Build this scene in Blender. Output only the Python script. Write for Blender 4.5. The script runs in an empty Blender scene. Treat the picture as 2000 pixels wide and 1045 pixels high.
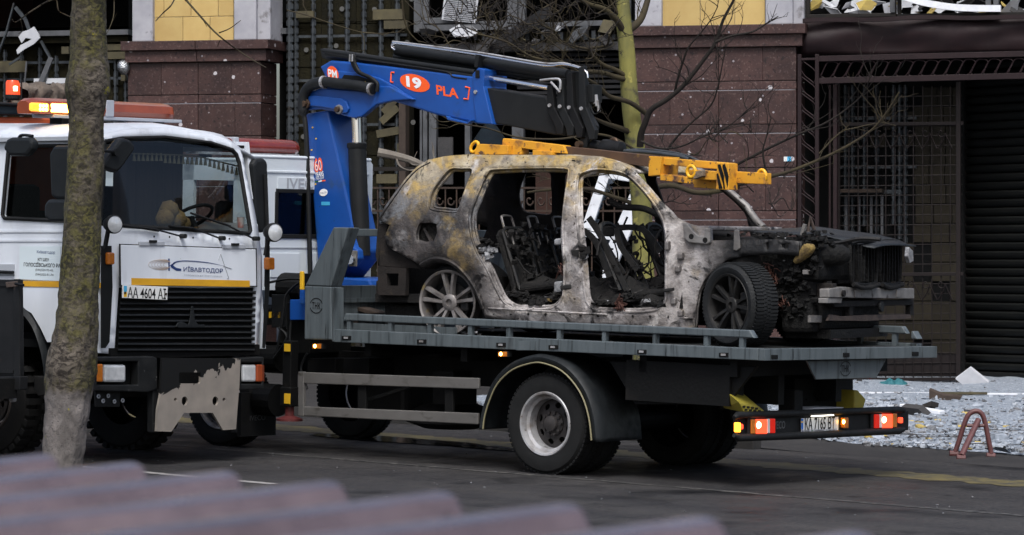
import bpy, bmesh, math, random
from mathutils import Vector, Matrix, noise
from mathutils.geometry import delaunay_2d_cdt

# ------------------------------------------------------------------ camera, sky, sun, exposure
SC = bpy.context.scene
COL = SC.collection
F_PX, CEN_X, HOR_Y, EYE = 7000.0, 1000.0, 510.0, 1.945     # focal length in px of a 2000 px wide frame, horizon row, eye height (m)
cam_data = bpy.data.cameras.new('camera')
cam = bpy.data.objects.new('camera', cam_data)
COL.objects.link(cam)
cam.location = (0, 0, EYE)
cam.rotation_euler = (math.radians(90), 0, 0)
cam_data.sensor_width = 36.0
cam_data.lens = F_PX / 2000 * 36
cam_data.shift_y = -12.5 / 2000
cam_data.clip_start, cam_data.clip_end = 0.5, 2000
cam_data.dof.use_dof = True
cam_data.dof.focus_distance = 33.0
cam_data.dof.aperture_fstop = 9.0
SC.camera = cam

SUN_EL, SUN_AZ = 56.0, 180.0        # degrees; azimuth clockwise from +Y
world = bpy.data.worlds.new('World')
SC.world = world
world.use_nodes = True
wn = world.node_tree
sky = wn.nodes.new('ShaderNodeTexSky')
sky.sky_type = 'NISHITA'
sky.sun_disc = False
sky.sun_elevation = math.radians(SUN_EL)
sky.sun_rotation = math.radians(SUN_AZ)
sky.air_density, sky.dust_density, sky.ozone_density = 1.0, 5.0, 1.0
bg = wn.nodes['Background']
bg.inputs['Strength'].default_value = 0.10
wn.links.new(sky.outputs[0], bg.inputs['Color'])

sun_data = bpy.data.lights.new('sun', 'SUN')
sun = bpy.data.objects.new('sun', sun_data)
COL.objects.link(sun)
sun_data.energy = 1.5
sun_data.angle = math.radians(22)
sun_data.color = (0.93, 0.98, 1.0)
a, e = math.radians(SUN_AZ), math.radians(SUN_EL)
sun_dir = Vector((math.sin(a) * math.cos(e), math.cos(a) * math.cos(e), math.sin(e)))
sun.rotation_euler = sun_dir.to_track_quat('Z', 'Y').to_euler()

SC.view_settings.view_transform = 'Standard'
SC.view_settings.look = 'None'
SC.view_settings.exposure = 0.95
SC.view_settings.gamma = 1.0
SC.render.engine = 'CYCLES'
SC.cycles.max_bounces = 8
SC.cycles.transparent_max_bounces = 16

# ------------------------------------------------------------------ frames: a pixel of the photograph is read as a point on a real plane
class Frame:
    def __init__(s, o, deg, g=0.0):
        t = math.radians(deg)
        s.o = Vector(o)
        s.U = Vector((math.cos(t), -math.sin(t), -g)).normalized()
        s.V = Vector((math.sin(t), math.cos(t), 0))
        s.W = s.U.cross(s.V)
    def to(s, p):
        p = Vector(p) - s.o
        return Vector((p.dot(s.U), p.dot(s.V), p.dot(s.W)))
    def world(s, l):
        return s.o + s.U * l[0] + s.V * l[1] + s.W * l[2]
    def on(s, px, py, ax, val):
        c = s.to((0, 0, EYE))
        d = Vector(((px - CEN_X) / F_PX, 1, -(py - HOR_Y) / F_PX))
        d = Vector((d.dot(s.U), d.dot(s.V), d.dot(s.W)))
        return c + d * ((val - c[ax]) / d[ax])
    def side(s, px, py, v): return s.on(px, py, 1, v)
    def front(s, px, py, u): return s.on(px, py, 0, u)
    def flat(s, px, py, w=0.0): return s.on(px, py, 2, w)
    def matrix(s):
        m = Matrix((s.U, s.V, s.W)).transposed().to_4x4()
        m.translation = s.o
        return m
def at(px, py, d):
    return Vector(((px - CEN_X) / F_PX * d, d, EYE - (py - HOR_Y) / F_PX * d))

T = Frame((0.349, 32.56, 0), 39.6, 0.026)            # road and tow truck: u to the rear, v away from us, w up
S = Frame(at(871, 590, 33.75), 30.0, 0.0036)         # burnt car: origin at its rear hub
B = Frame((3.687, 46.5, 0), 14.5, 0.0)               # building front

# ------------------------------------------------------------------ materials
MATS = {}
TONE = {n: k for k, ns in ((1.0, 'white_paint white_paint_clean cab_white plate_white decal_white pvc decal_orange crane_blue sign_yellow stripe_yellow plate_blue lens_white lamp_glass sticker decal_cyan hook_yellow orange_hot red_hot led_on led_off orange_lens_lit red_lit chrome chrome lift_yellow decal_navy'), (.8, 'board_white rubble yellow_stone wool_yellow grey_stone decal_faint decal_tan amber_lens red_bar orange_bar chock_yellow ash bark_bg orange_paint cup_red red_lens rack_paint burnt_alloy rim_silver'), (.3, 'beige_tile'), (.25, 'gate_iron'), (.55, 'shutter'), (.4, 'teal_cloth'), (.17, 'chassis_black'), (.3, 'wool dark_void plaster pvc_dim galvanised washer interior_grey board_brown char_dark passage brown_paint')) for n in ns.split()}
def mat(name, c, c2=None, sc=5.0, rough=0.6, r2=None, metal=0.0, bump=0.0, bsc=60.0, spots=(), stretch=None, jitter=0.0, coat=0.0, alpha=None, emit=None, detail=5.0):
    if name in MATS: return MATS[name]
    k_ = TONE.get(name, .45)
    c = tuple(x * k_ for x in c); c2 = None if c2 is None else tuple(x * k_ for x in c2)
    spots = tuple((tuple(x * k_ for x in s_[0]), *s_[1:]) for s_ in spots)
    m = bpy.data.materials.new(name); MATS[name] = m
    m.use_nodes = True
    nt = m.node_tree; N = nt.nodes; L = nt.links
    bs = N['Principled BSDF']
    tc = N.new('ShaderNodeTexCoord'); oi = N.new('ShaderNodeObjectInfo')
    mul = N.new('ShaderNodeMath'); mul.operation = 'MULTIPLY'; mul.inputs[1].default_value = 43.0
    L.new(oi.outputs['Random'], mul.inputs[0])
    add = N.new('ShaderNodeVectorMath'); add.operation = 'ADD'
    L.new(tc.outputs['Object'], add.inputs[0]); L.new(mul.outputs[0], add.inputs[1])
    vec = add.outputs[0]
    if stretch:
        mp = N.new('ShaderNodeMapping'); mp.inputs['Scale'].default_value = stretch
        L.new(vec, mp.inputs[0]); svec = mp.outputs[0]
    else: svec = vec
    def nz(scale, v=None, det=detail, rgh=0.6):
        n = N.new('ShaderNodeTexNoise'); n.inputs['Scale'].default_value = scale
        n.inputs['Detail'].default_value = det; n.inputs['Roughness'].default_value = rgh
        L.new(v if v is not None else vec, n.inputs['Vector'])
        return n.outputs['Fac']
    def ramp(fac, lo, hi):
        r = N.new('ShaderNodeMapRange'); r.inputs[1].default_value = lo; r.inputs[2].default_value = hi
        L.new(fac, r.inputs[0]); return r.outputs[0]
    def mix(fac, a_, b_):
        x = N.new('ShaderNodeMix'); x.data_type = 'RGBA'
        if hasattr(fac, 'links'): L.new(fac, x.inputs[0])
        else: x.inputs[0].default_value = fac
        for v_, i in ((a_, 6), (b_, 7)):
            if hasattr(v_, 'links'): L.new(v_, x.inputs[i])
            else: x.inputs[i].default_value = (*v_, 1)
        return x.outputs[2]
    col = None
    if c2 is not None:
        col = mix(ramp(nz(sc, svec), 0.32, 0.68), c, c2)
    rf = None
    for s_ in spots:                                    # (colour, scale, threshold, softness[, stretched])
        src = nz(s_[1], svec if len(s_) > 4 and s_[4] else None)
        f = ramp(src, s_[2], s_[2] + s_[3])
        col = mix(f, col if col is not None else c, s_[0]); rf = f
    if jitter:
        hs = N.new('ShaderNodeHueSaturation')
        mr = N.new('ShaderNodeMapRange'); mr.inputs[3].default_value = 1 - jitter; mr.inputs[4].default_value = 1 + jitter
        L.new(oi.outputs['Random'], mr.inputs[0]); L.new(mr.outputs[0], hs.inputs['Value'])
        if col is not None: L.new(col, hs.inputs['Color'])
        else: hs.inputs['Color'].default_value = (*c, 1)
        col = hs.outputs[0]
    if col is not None: L.new(col, bs.inputs['Base Color'])
    else: bs.inputs['Base Color'].default_value = (*c, 1)
    if r2 is not None:
        rr = N.new('ShaderNodeMapRange'); rr.inputs[1].default_value = 0.35; rr.inputs[2].default_value = 0.65
        rr.inputs[3].default_value = rough; rr.inputs[4].default_value = r2
        L.new(nz(sc * 1.7), rr.inputs[0]); L.new(rr.outputs[0], bs.inputs['Roughness'])
    else: bs.inputs['Roughness'].default_value = rough
    bs.inputs['Metallic'].default_value = metal
    if max(c) < .03: bs.inputs['Specular IOR Level'].default_value = .22
    elif max(c) < .06: bs.inputs['Specular IOR Level'].default_value = .32
    if coat: bs.inputs['Coat Weight'].default_value = coat; bs.inputs['Coat Roughness'].default_value = 0.15
    if bump:
        b = N.new('ShaderNodeBump'); b.inputs['Strength'].default_value = bump; b.inputs['Distance'].default_value = 0.02
        L.new(nz(bsc, svec), b.inputs['Height']); L.new(b.outputs[0], bs.inputs['Normal'])
    if emit:
        bs.inputs['Emission Color'].default_value = (*emit[0], 1); bs.inputs['Emission Strength'].default_value = emit[1] * .55
    if alpha is not None: bs.inputs['Alpha'].default_value = alpha
    return m
def glass(name, tint, mixf=0.12, rough=0.03):
    m = bpy.data.materials.new(name); m.use_nodes = True; MATS[name] = m
    nt = m.node_tree; N = nt.nodes; N.remove(N['Principled BSDF'])
    tr = N.new('ShaderNodeBsdfTransparent'); tr.inputs[0].default_value = (*tint, 1)
    gl = N.new('ShaderNodeBsdfGlossy'); gl.inputs['Roughness'].default_value = rough; gl.inputs[0].default_value = (.9, .95, 1, 1)
    fr = N.new('ShaderNodeLayerWeight'); fr.inputs[0].default_value = 0.35
    mr = N.new('ShaderNodeMapRange'); mr.inputs[3].default_value = mixf * 0.5; mr.inputs[4].default_value = min(1, mixf * 3)
    mx = N.new('ShaderNodeMixShader')
    nt.links.new(fr.outputs['Fresnel'], mr.inputs[0]); nt.links.new(mr.outputs[0], mx.inputs[0])
    nt.links.new(tr.outputs[0], mx.inputs[1]); nt.links.new(gl.outputs[0], mx.inputs[2])
    nt.links.new(mx.outputs[0], N['Material Output'].inputs[0])
    return m

# ------------------------------------------------------------------ mesh building
class MB:
    def __init__(s): s.v = []; s.f = []
    def add(s, vs, fs):
        o = len(s.v); s.v += [tuple(p) for p in vs]; s.f += [tuple(i + o for i in f) for f in fs]; return s
    def hexa(s, p):                                     # 8 corners: bottom loop then top loop
        return s.add(p, [(3, 2, 1, 0), (4, 5, 6, 7), (0, 1, 5, 4), (1, 2, 6, 5), (2, 3, 7, 6), (3, 0, 4, 7)])
    def box(s, x0, x1, y0, y1, z0, z1):
        return s.hexa([(x0, y0, z0), (x1, y0, z0), (x1, y1, z0), (x0, y1, z0), (x0, y0, z1), (x1, y0, z1), (x1, y1, z1), (x0, y1, z1)])
    def obox(s, c, ax, h):
        c = Vector(c); X, Y, Z = (Vector(a_).normalized() * k for a_, k in zip(ax, h))
        return s.hexa([c - X - Y - Z, c + X - Y - Z, c + X + Y - Z, c - X + Y - Z, c - X - Y + Z, c + X - Y + Z, c + X + Y + Z, c - X + Y + Z])
    def bar(s, p0, p1, w, h, up=(0, 0, 1)):
        p0, p1 = Vector(p0), Vector(p1); d = p1 - p0; up = Vector(up)
        y = up.cross(d)
        if y.length < 1e-6: y = Vector((0, 1, 0)).cross(d)
        z = d.cross(y)
        return s.obox((p0 + p1) / 2, (d, y, z), (d.length / 2, w / 2, h / 2))
    def prism(s, pts, vec):
        n = len(pts); vec = Vector(vec); pts = [Vector(p) for p in pts]
        nor = Vector((0, 0, 0))
        for i in range(n): nor += pts[i].cross(pts[(i + 1) % n])
        if nor.dot(vec) > 0: pts = pts[::-1]
        vs = pts + [p + vec for p in pts]
        fs = [tuple(range(n)), tuple(range(2 * n - 1, n - 1, -1))] + [(i, n + i, n + (i + 1) % n, (i + 1) % n) for i in range(n)]
        return s.add(vs, fs)
    def tube(s, path, r, n=8, cap=True):
        path = [Vector(p) for p in path]; k = len(path)
        rs = r if isinstance(r, (list, tuple)) else [r] * k
        vs = []; prev = None
        for i, p in enumerate(path):
            d = (path[min(i + 1, k - 1)] - path[max(i - 1, 0)]).normalized()
            if prev is None:
                x = d.cross(Vector((0, 0, 1)))
                if x.length < 1e-3: x = d.cross(Vector((0, 1, 0)))
            else: x = prev - d * prev.dot(d)
            x.normalize(); prev = x; y = d.cross(x)
            for j in range(n):
                t = 2 * math.pi * j / n
                vs.append(p + (x * math.cos(t) + y * math.sin(t)) * rs[i])
        fs = [(i * n + j, i * n + (j + 1) % n, (i + 1) * n + (j + 1) % n, (i + 1) * n + j) for i in range(k - 1) for j in range(n)]
        if cap: fs += [tuple(range(n - 1, -1, -1)), tuple((k - 1) * n + j for j in range(n))]
        return s.add(vs, fs)
    def cyl(s, p0, p1, r, r1=None, n=16):
        return s.tube([p0, p1], [r, r if r1 is None else r1], n)
    def lathe(s, prof, o, axis, n=32, cap0=False, cap1=False):   # prof: (radius, distance along axis)
        o = Vector(o); d = Vector(axis).normalized()
        x = d.cross(Vector((0, 0, 1)))
        if x.length < 1e-3: x = Vector((1, 0, 0))
        x.normalize(); y = d.cross(x); vs = []
        for r, a_ in prof:
            for j in range(n):
                t = 2 * math.pi * j / n
                vs.append(o + d * a_ + (x * math.cos(t) + y * math.sin(t)) * r)
        k = len(prof)
        fs = [(i * n + j, i * n + (j + 1) % n, (i + 1) * n + (j + 1) % n, (i + 1) * n + j) for i in range(k - 1) for j in range(n)]
        if cap0: fs.append(tuple(range(n - 1, -1, -1)))
        if cap1: fs.append(tuple((k - 1) * n + j for j in range(n)))
        return s.add(vs, fs)
    def sheet(s, rows):                                  # grid of points
        n = len(rows[0]); vs = [p for r in rows for p in r]
        return s.add(vs, [(i * n + j, i * n + j + 1, (i + 1) * n + j + 1, (i + 1) * n + j) for i in range(len(rows) - 1) for j in range(n - 1)])
    def mesh(s, name):
        me = bpy.data.meshes.new(name); me.from_pydata(s.v, [], s.f); me.update(); return me
    def build(s, name, m, parent=None, smooth=None, bevel=0.0, solid=0.0, sub=0, offset=-1.0):
        me = s.mesh(name)
        return link(name, me, m, parent, smooth, bevel, solid, sub, offset)
def link(name, me, m, parent=None, smooth=None, bevel=0.0, solid=0.0, sub=0, offset=-1.0):
    bm = bmesh.new(); bm.from_mesh(me); bmesh.ops.recalc_face_normals(bm, faces=bm.faces); bm.to_mesh(me); bm.free()
    o = bpy.data.objects.new(name, me); COL.objects.link(o)
    if m is not None: me.materials.append(MATS[m] if isinstance(m, str) else m)
    if parent is not None: o.parent = parent
    if smooth is not None:
        me.shade_smooth(); me.set_sharp_from_angle(angle=math.radians(smooth))
    if solid:
        md = o.modifiers.new('solid', 'SOLIDIFY'); md.thickness = solid; md.offset = offset
    if bevel:
        md = o.modifiers.new('bevel', 'BEVEL'); md.width = bevel; md.segments = 2; md.limit_method = 'ANGLE'; md.angle_limit = math.radians(40)
    if sub:
        md = o.modifiers.new('sub', 'SUBSURF'); md.levels = sub; md.render_levels = sub
    return o
def tag(o, label, cat, group=None, kind=None):
    o['label'] = label; o['category'] = cat
    if group: o['group'] = group
    if kind: o['kind'] = kind
    return o
def structure(o): o['kind'] = 'structure'; return o
def thing(name, frame_or_matrix, label, cat, group=None):
    o = bpy.data.objects.new(name, None); COL.objects.link(o)
    o.empty_display_size = 0.3
    o.matrix_world = frame_or_matrix.matrix() if isinstance(frame_or_matrix, Frame) else frame_or_matrix
    return tag(o, label, cat, group)
def holed(outer, holes, step=0.0, jitter=0.0):
    """constrained triangulation of a 2-D outline with holes; returns verts2d, faces"""
    vs, es, fs = [], [], []
    def loop(l):
        o = len(vs)
        for p in l: vs.append(Vector((p[0], p[1])))
        fs.append([o + i for i in range(len(l))])
    loop(outer)
    def inside(x, y, l):
        c = False; j = len(l) - 1
        for i in range(len(l)):
            if (l[i][1] > y) != (l[j][1] > y) and x < (l[j][0] - l[i][0]) * (y - l[i][1]) / (l[j][1] - l[i][1]) + l[i][0]: c = not c
            j = i
        return c
    for h in holes: loop(h)
    if step:
        x0 = min(p[0] for p in outer); x1 = max(p[0] for p in outer); y0 = min(p[1] for p in outer); y1 = max(p[1] for p in outer)
        x = x0 + step / 2
        while x < x1:
            y = y0 + step / 2
            while y < y1:
                if inside(x, y, outer) and not any(inside(x, y, h) for h in holes): vs.append(Vector((x, y)))
                y += step
            x += step
    r = delaunay_2d_cdt(vs, [], fs, 0, 1e-5)
    rv, rf = r[0], r[2]
    out = []
    for f in rf:
        cx = sum(rv[i][0] for i in f) / len(f); cy = sum(rv[i][1] for i in f) / len(f)
        if inside(cx, cy, outer) and not any(inside(cx, cy, h) for h in holes): out.append(tuple(f))
    return rv, out
def dense(l, step, closed=True):
    r = []; n = len(l)
    for i in range(n if closed else n - 1):
        a_, b_ = Vector(l[i]), Vector(l[(i + 1) % n]); k = max(1, int((b_ - a_).length / step))
        r += [a_ + (b_ - a_) * (j / k) for j in range(k)]
    if not closed: r.append(Vector(l[-1]))
    return r
def smooth_path(l, k=4, closed=False):
    """Catmull-Rom through the points"""
    l = [Vector(p) for p in l]; n = len(l); r = []
    for i in range(n if closed else n - 1):
        p0 = l[(i - 1) % n] if closed or i > 0 else l[0]; p1 = l[i]; p2 = l[(i + 1) % n]; p3 = l[(i + 2) % n] if closed or i + 2 < n else l[-1]
        for j in range(k):
            t = j / k
            r.append(0.5 * ((2 * p1) + (p2 - p0) * t + (2 * p0 - 5 * p1 + 4 * p2 - p3) * t * t + (3 * p1 - p0 - 3 * p2 + p3) * t ** 3))
    if not closed: r.append(l[-1])
    return r
def text(name, s, height, m, parent, o, xd, yd, width=None, bold=0.0, depth=0.002, align='CENTER', shear=0.0):
    """flat raised lettering; o is the centre, xd/yd the reading and up directions in the parent's space"""
    cu = bpy.data.curves.new('lettering', 'FONT'); cu.body = s; cu.size = 1.0; cu.offset = bold; cu.extrude = 0.0; cu.shear = shear
    cu.resolution_u = 3
    ob = bpy.data.objects.new('lettering', cu); COL.objects.link(ob)
    dg = bpy.context.evaluated_depsgraph_get()
    me = bpy.data.meshes.new_from_object(ob.evaluated_get(dg))
    bpy.data.objects.remove(ob)
    xs = [v.co.x for v in me.vertices]; ys = [v.co.y for v in me.vertices]
    if not xs: return None
    cx, cy = (max(xs) + min(xs)) / 2, (max(ys) + min(ys)) / 2
    k = height / (max(ys) - min(ys)); kx = k if width is None else width / (max(xs) - min(xs))
    xd, yd, o = Vector(xd).normalized(), Vector(yd).normalized(), Vector(o); nd = xd.cross(yd)
    for v in me.vertices:
        v.co = o + xd * ((v.co.x - cx) * kx) + yd * ((v.co.y - cy) * k) + nd * depth
    me.materials.clear()
    me.update()
    ob = bpy.data.objects.new(name, me); COL.objects.link(ob); me.materials.append(MATS[m] if isinstance(m, str) else m)
    ob.parent = parent
    return ob
def copy_tree(o, parent=None):
    c = o.copy(); COL.objects.link(c)
    if parent is not None: c.parent = parent
    for ch in [x for x in COL.objects if x.parent == o]: copy_tree(ch, c)
    return c
RND = random.Random(7)
def rock(mb, c, s, rnd, flat=1.0):
    """an irregular small lump"""
    ax = Matrix.Rotation(rnd.uniform(0, 6.3), 3, 'Z') @ Matrix.Rotation(rnd.uniform(-.5, .5), 3, 'X')
    c = Vector(c); vs = []
    for sx, sy, sz in ((-1, -1, -1), (1, -1, -1), (1, 1, -1), (-1, 1, -1), (-1, -1, 1), (1, -1, 1), (1, 1, 1), (-1, 1, 1)):
        q = Vector((sx * s * rnd.uniform(.4, 1), sy * s * rnd.uniform(.3, .8), sz * s * flat * rnd.uniform(.3, .7)))
        vs.append(c + ax @ q)
    mb.hexa(vs)

# ------------------------------------------------------------------ shared materials
mat('asphalt', (.046, .045, .049), (.092, .087, .086), 1.1, .42, r2=.8, bump=.45, bsc=110, stretch=(.22, 1, 1),  spots=(((.14, .135, .135), 34, .57, .07), ((.014, .014, .016), 27, .60, .06), ((.26, .26, .26), 60, .73, .02), ((.018, .018, .020), .7, .54, .14), ((.085, .08, .075), 2.2, .64, .08, True), ((.012, .012, .013), 4.0, .67, .03)))
mat('pavement', (.05, .048, .05), (.075, .072, .072), 2.2, .8, bump=.3, bsc=120)
mat('soil', (.04, .036, .03), (.06, .05, .04), .5, .9)
mat('line_white', (.22, .21, .20), (.10, .098, .095), 9, .7, spots=(((.045, .045, .045), 14, .44, .1),))
mat('line_yellow', (.27, .22, .075), (.14, .12, .06), 4, .6, spots=(((.07, .068, .064), 7, .50, .15), ((.30, .27, .16), 18, .62, .05)))
mat('water', (.02, .02, .022), rough=.06, bump=.05, bsc=14)
mat('kerb_stone', (.06, .058, .058), (.10, .095, .09), 5, .85, bump=.3, bsc=60)
mat('rubble', (.34, .39, .46), (.18, .205, .245), 22, .85, bump=.8, bsc=60, spots=(((.58, .63, .70), 30, .60, .04), ((.07, .068, .066), 18, .64, .04), ((.5, .40, .17), 9, .72, .02)))
mat('glass_crumbs', (.78, .86, .98), (.36, .41, .48), 14, .5)
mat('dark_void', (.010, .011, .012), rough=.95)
mat('dark_brick', (.07, .026, .016), (.045, .02, .014), 6, .85, bump=.3)
mat('grey_stone', (.46, .46, .50), (.33, .33, .37), 3, .8, bump=.15, bsc=60, spots=(((.12, .11, .11), 3.5, .62, .1),))
mat('yellow_stone', (.58, .42, .16), (.50, .34, .12), 2.5, .75, bump=.1, bsc=80, jitter=.08, spots=(((.75, .65, .42), 60, .70, .03),))
mat('galvanised', (.25, .28, .31), (.13, .15, .17), 9, .4, metal=.55, spots=(((.13, .12, .11), 6, .6, .1),))
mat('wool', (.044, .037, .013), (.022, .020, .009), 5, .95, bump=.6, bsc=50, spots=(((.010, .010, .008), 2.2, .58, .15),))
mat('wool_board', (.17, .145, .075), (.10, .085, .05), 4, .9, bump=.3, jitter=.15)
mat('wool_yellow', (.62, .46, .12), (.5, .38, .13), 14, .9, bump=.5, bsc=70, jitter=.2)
mat('washer', (.26, .26, .25), rough=.6)
mat('pvc', (.74, .76, .80), (.6, .62, .66), 6, .4, spots=(((.25, .24, .23), 5, .66, .1),))
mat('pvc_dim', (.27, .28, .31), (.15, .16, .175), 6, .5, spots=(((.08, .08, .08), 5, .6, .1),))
mat('plaster', (.16, .155, .16), (.10, .10, .105), 4, .9, bump=.3)
mat('brown_paint', (.066, .036, .040), (.045, .026, .030), 3, .45, r2=.65, bump=.05)
mat('gate_iron', (.040, .026, .026), (.028, .02, .02), 5, .55)
mat('dark_iron', (.02, .019, .019), (.032, .026, .022), 7, .6)
mat('shutter', (.017, .018, .017), (.012, .013, .013), 2, .5)
mat('beige_tile', (.080, .066, .042), (.055, .046, .03), 6, .75, jitter=.18, bump=.1)
mat('board_white', (.6, .62, .66), (.45, .46, .5), 4, .7)
mat('board_brown', (.17, .12, .095), (.10, .075, .06), 6, .8)
mat('teal_cloth', (.03, .30, .36), (.02, .2, .25), 12, .7, bump=.5)
mat('bark_bg', (.26, .24, .055), (.13, .125, .04), 5, .8, bump=.5, bsc=24, stretch=(1, 1, .4), spots=(((.055, .05, .03), 5, .56, .1), ((.36, .32, .08), 9, .62, .06), ((.03, .028, .02), 12, .66, .04)))
mat('twig', (.055, .042, .032), (.11, .09, .045), 3, .8)
mat('twig_dark', (.022, .019, .018), (.045, .036, .03), 3, .8)
mat('rack_paint', (.13, .045, .045), (.09, .03, .03), 12, .5, spots=(((.05, .02, .015), 20, .62, .1),))
mat('foil', (.7, .72, .75), rough=.25, metal=.9, bump=.8, bsc=30)
mat('interior_grey', (.06, .06, .066), (.03, .03, .034), 3, .8)
glass('window_glass', (.55, .62, .66), .2)

def stone_mat():
    m = mat('granite', (.132, .068, .060), (.070, .037, .036), 3.4, .5, bump=.08, bsc=160, jitter=.22, spots=(((.21, .14, .13), 30, .58, .05), ((.040, .024, .025), 22, .58, .06), ((.30, .22, .21), 60, .70, .03)))
    nt = m.node_tree; N = nt.nodes; L = nt.links; bs = N['Principled BSDF']
    old = bs.inputs['Base Color'].links[0].from_socket
    vec = [n for n in N if n.type == 'VECT_MATH'][0].outputs[0]
    cur = old
    for sc, th, lim, colr in ((3.7, .115, .32, (.42, .40, .42)), (8.5, .12, .5, (.26, .24, .26)), (1.3, .045, .86, (.004, .003, .003))):
        v = N.new('ShaderNodeTexVoronoi'); v.inputs['Scale'].default_value = sc; L.new(vec, v.inputs['Vector'])
        nn = N.new('ShaderNodeTexNoise'); nn.inputs['Scale'].default_value = 40; L.new(vec, nn.inputs['Vector'])
        ad = N.new('ShaderNodeMath'); ad.operation = 'MULTIPLY_ADD'; ad.inputs[1].default_value = .07; L.new(nn.outputs['Fac'], ad.inputs[0]); L.new(v.outputs['Distance'], ad.inputs[2])
        lt = N.new('ShaderNodeMath'); lt.operation = 'LESS_THAN'; lt.inputs[1].default_value = th + .03; L.new(ad.outputs[0], lt.inputs[0])
        sp = N.new('ShaderNodeSeparateColor'); L.new(v.outputs['Color'], sp.inputs[0])
        gt = N.new('ShaderNodeMath'); gt.operation = 'GREATER_THAN'; gt.inputs[1].default_value = lim; L.new(sp.outputs[0], gt.inputs[0])
        mu = N.new('ShaderNodeMath'); mu.operation = 'MULTIPLY'; L.new(lt.outputs[0], mu.inputs[0]); L.new(gt.outputs[0], mu.inputs[1])
        x = N.new('ShaderNodeMix'); x.data_type = 'RGBA'; L.new(mu.outputs[0], x.inputs[0]); L.new(cur, x.inputs[6]); x.inputs[7].default_value = (*colr, 1)
        cur = x.outputs[2]
    L.new(cur, bs.inputs['Base Color'])
stone_mat()

# ------------------------------------------------------------------ ground
def ground_sheet(name, m, u0, u1, v0, v1, w, nu=1, nv=1):
    mb = MB()
    mb.sheet([[(u0 + (u1 - u0) * i / nu, v0 + (v1 - v0) * j / nv, w) for j in range(nv + 1)] for i in range(nu + 1)])
    o = mb.build(name, m); o.matrix_world = T.matrix(); return structure(o)
ground_sheet('ground', 'soil', -500, 500, -500, 500, -.012)
ground_sheet('road', 'asphalt', -200, 120, -24, 5.0, 0.0)
# raised pavement, dropped where the passage opens onto the road
mb = MB(); rows = []
def pave_h(u): return .012 + .088 * max(0.0, min(1.0, (-.9 - u) / .8))
for i in range(81):
    u = -40 + 60 * i / 80
    rows.append([(u, v, pave_h(u) if v > 4.6 else max(.0015, pave_h(u) - .011)) for v in (4.55, 5.6, 8, 12, 20, 40)])
mb.sheet(rows); o = mb.build('pavement', 'pavement'); o.matrix_world = T.matrix(); structure(o)
pave = o
kerb = MB().box(-40, -30, 4.40, 4.55, -.05, .098).build('kerb', 'kerb_stone'); kerb.matrix_world = T.matrix(); structure(kerb)
k0 = MB().box(-.495, .495, -.075, .075, -.05, .112)
ksrc = None
for i in range(30):
    u = -1.4 - i
    if ksrc is None: o = k0.build('kerb_block', 'kerb_stone', kerb, bevel=.012); ksrc = o
    else: o = ksrc.copy(); COL.objects.link(o)
    o.location = (u, 4.475 + RND.uniform(-.008, .008), RND.uniform(-.008, .006))
# painted lines
def line(u0, u1, v0, v1, m, n=40, wob=.01, w=.004):
    mb = MB(); r = []
    for i in range(n + 1):
        u = u0 + (u1 - u0) * i / n
        r.append([(u, v0 + RND.uniform(-wob, wob), w), (u, v1 + RND.uniform(-wob, wob), w)])
    mb.sheet(r); o = mb.build('road_marking', m); o.matrix_world = T.matrix(); return structure(o)
mat('lane_white', (.62, .60, .58), (.36, .35, .34), 9, .7, spots=(((.08, .08, .08), 14, .62, .08),)); line(-3.4, -.8, -2.87, -2.74, 'lane_white')
line(-14, 14, -.20, -.11, 'line_white', 160, .03)
line(-20, 14, 2.45, 3.10, 'line_yellow', 240, .09)
mb = MB()
def puddle(cu, cv, ru, rv):
    n = 40; p = []
    for i in range(n):
        t = 6.2832 * i / n; k = 1 + .35 * noise.noise(Vector((math.cos(t) * 1.5 + cu, math.sin(t) * 1.5, cv)))
        p.append((cu + ru * k * math.cos(t), cv + rv * k * math.sin(t), .009))
    mb = MB().add(p, [tuple(range(n))]); o = mb.build('puddle', 'water'); o.matrix_world = T.matrix(); structure(o)
puddle(-3.9, 2.3, 1.1, .32); puddle(-2.6, 2.2, .7, .14)

# ------------------------------------------------------------------ the damaged building
bld = thing('damaged_building', B, 'blast-damaged building front with dark granite pillars, torn cladding and broken windows', 'building')
def bext(px0, px1, py0, py1, v):
    a_, b_ = B.side(px0, py1, v), B.side(px1, py0, v)
    a2, b2 = B.side(px0, py0, v), B.side(px1, py1, v)
    return a_.x, b_.x, (a_.z + b2.z) / 2, (b_.z + a2.z) / 2
def bbox(name, m, px0, px1, py0, py1, v0, v1, parent=None, bevel=0.0):
    u0, u1, w0, w1 = bext(px0, px1, py0, py1, v0)
    o = MB().box(-(u1 - u0) / 2, (u1 - u0) / 2, 0, v1 - v0, -(w1 - w0) / 2, (w1 - w0) / 2).build(name, m, parent or bld, bevel=bevel)
    o.location = ((u0 + u1) / 2, v0, (w0 + w1) / 2)
    return o
def ebox(name, m, u0, u1, v0, v1, w0, w1, parent=None, bevel=0.0):
    o = MB().box(-(u1 - u0) / 2, (u1 - u0) / 2, 0, v1 - v0, -(w1 - w0) / 2, (w1 - w0) / 2).build(name, m, parent or bld, bevel=bevel)
    o.location = ((u0 + u1) / 2, v0, (w0 + w1) / 2)
    return o

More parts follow.
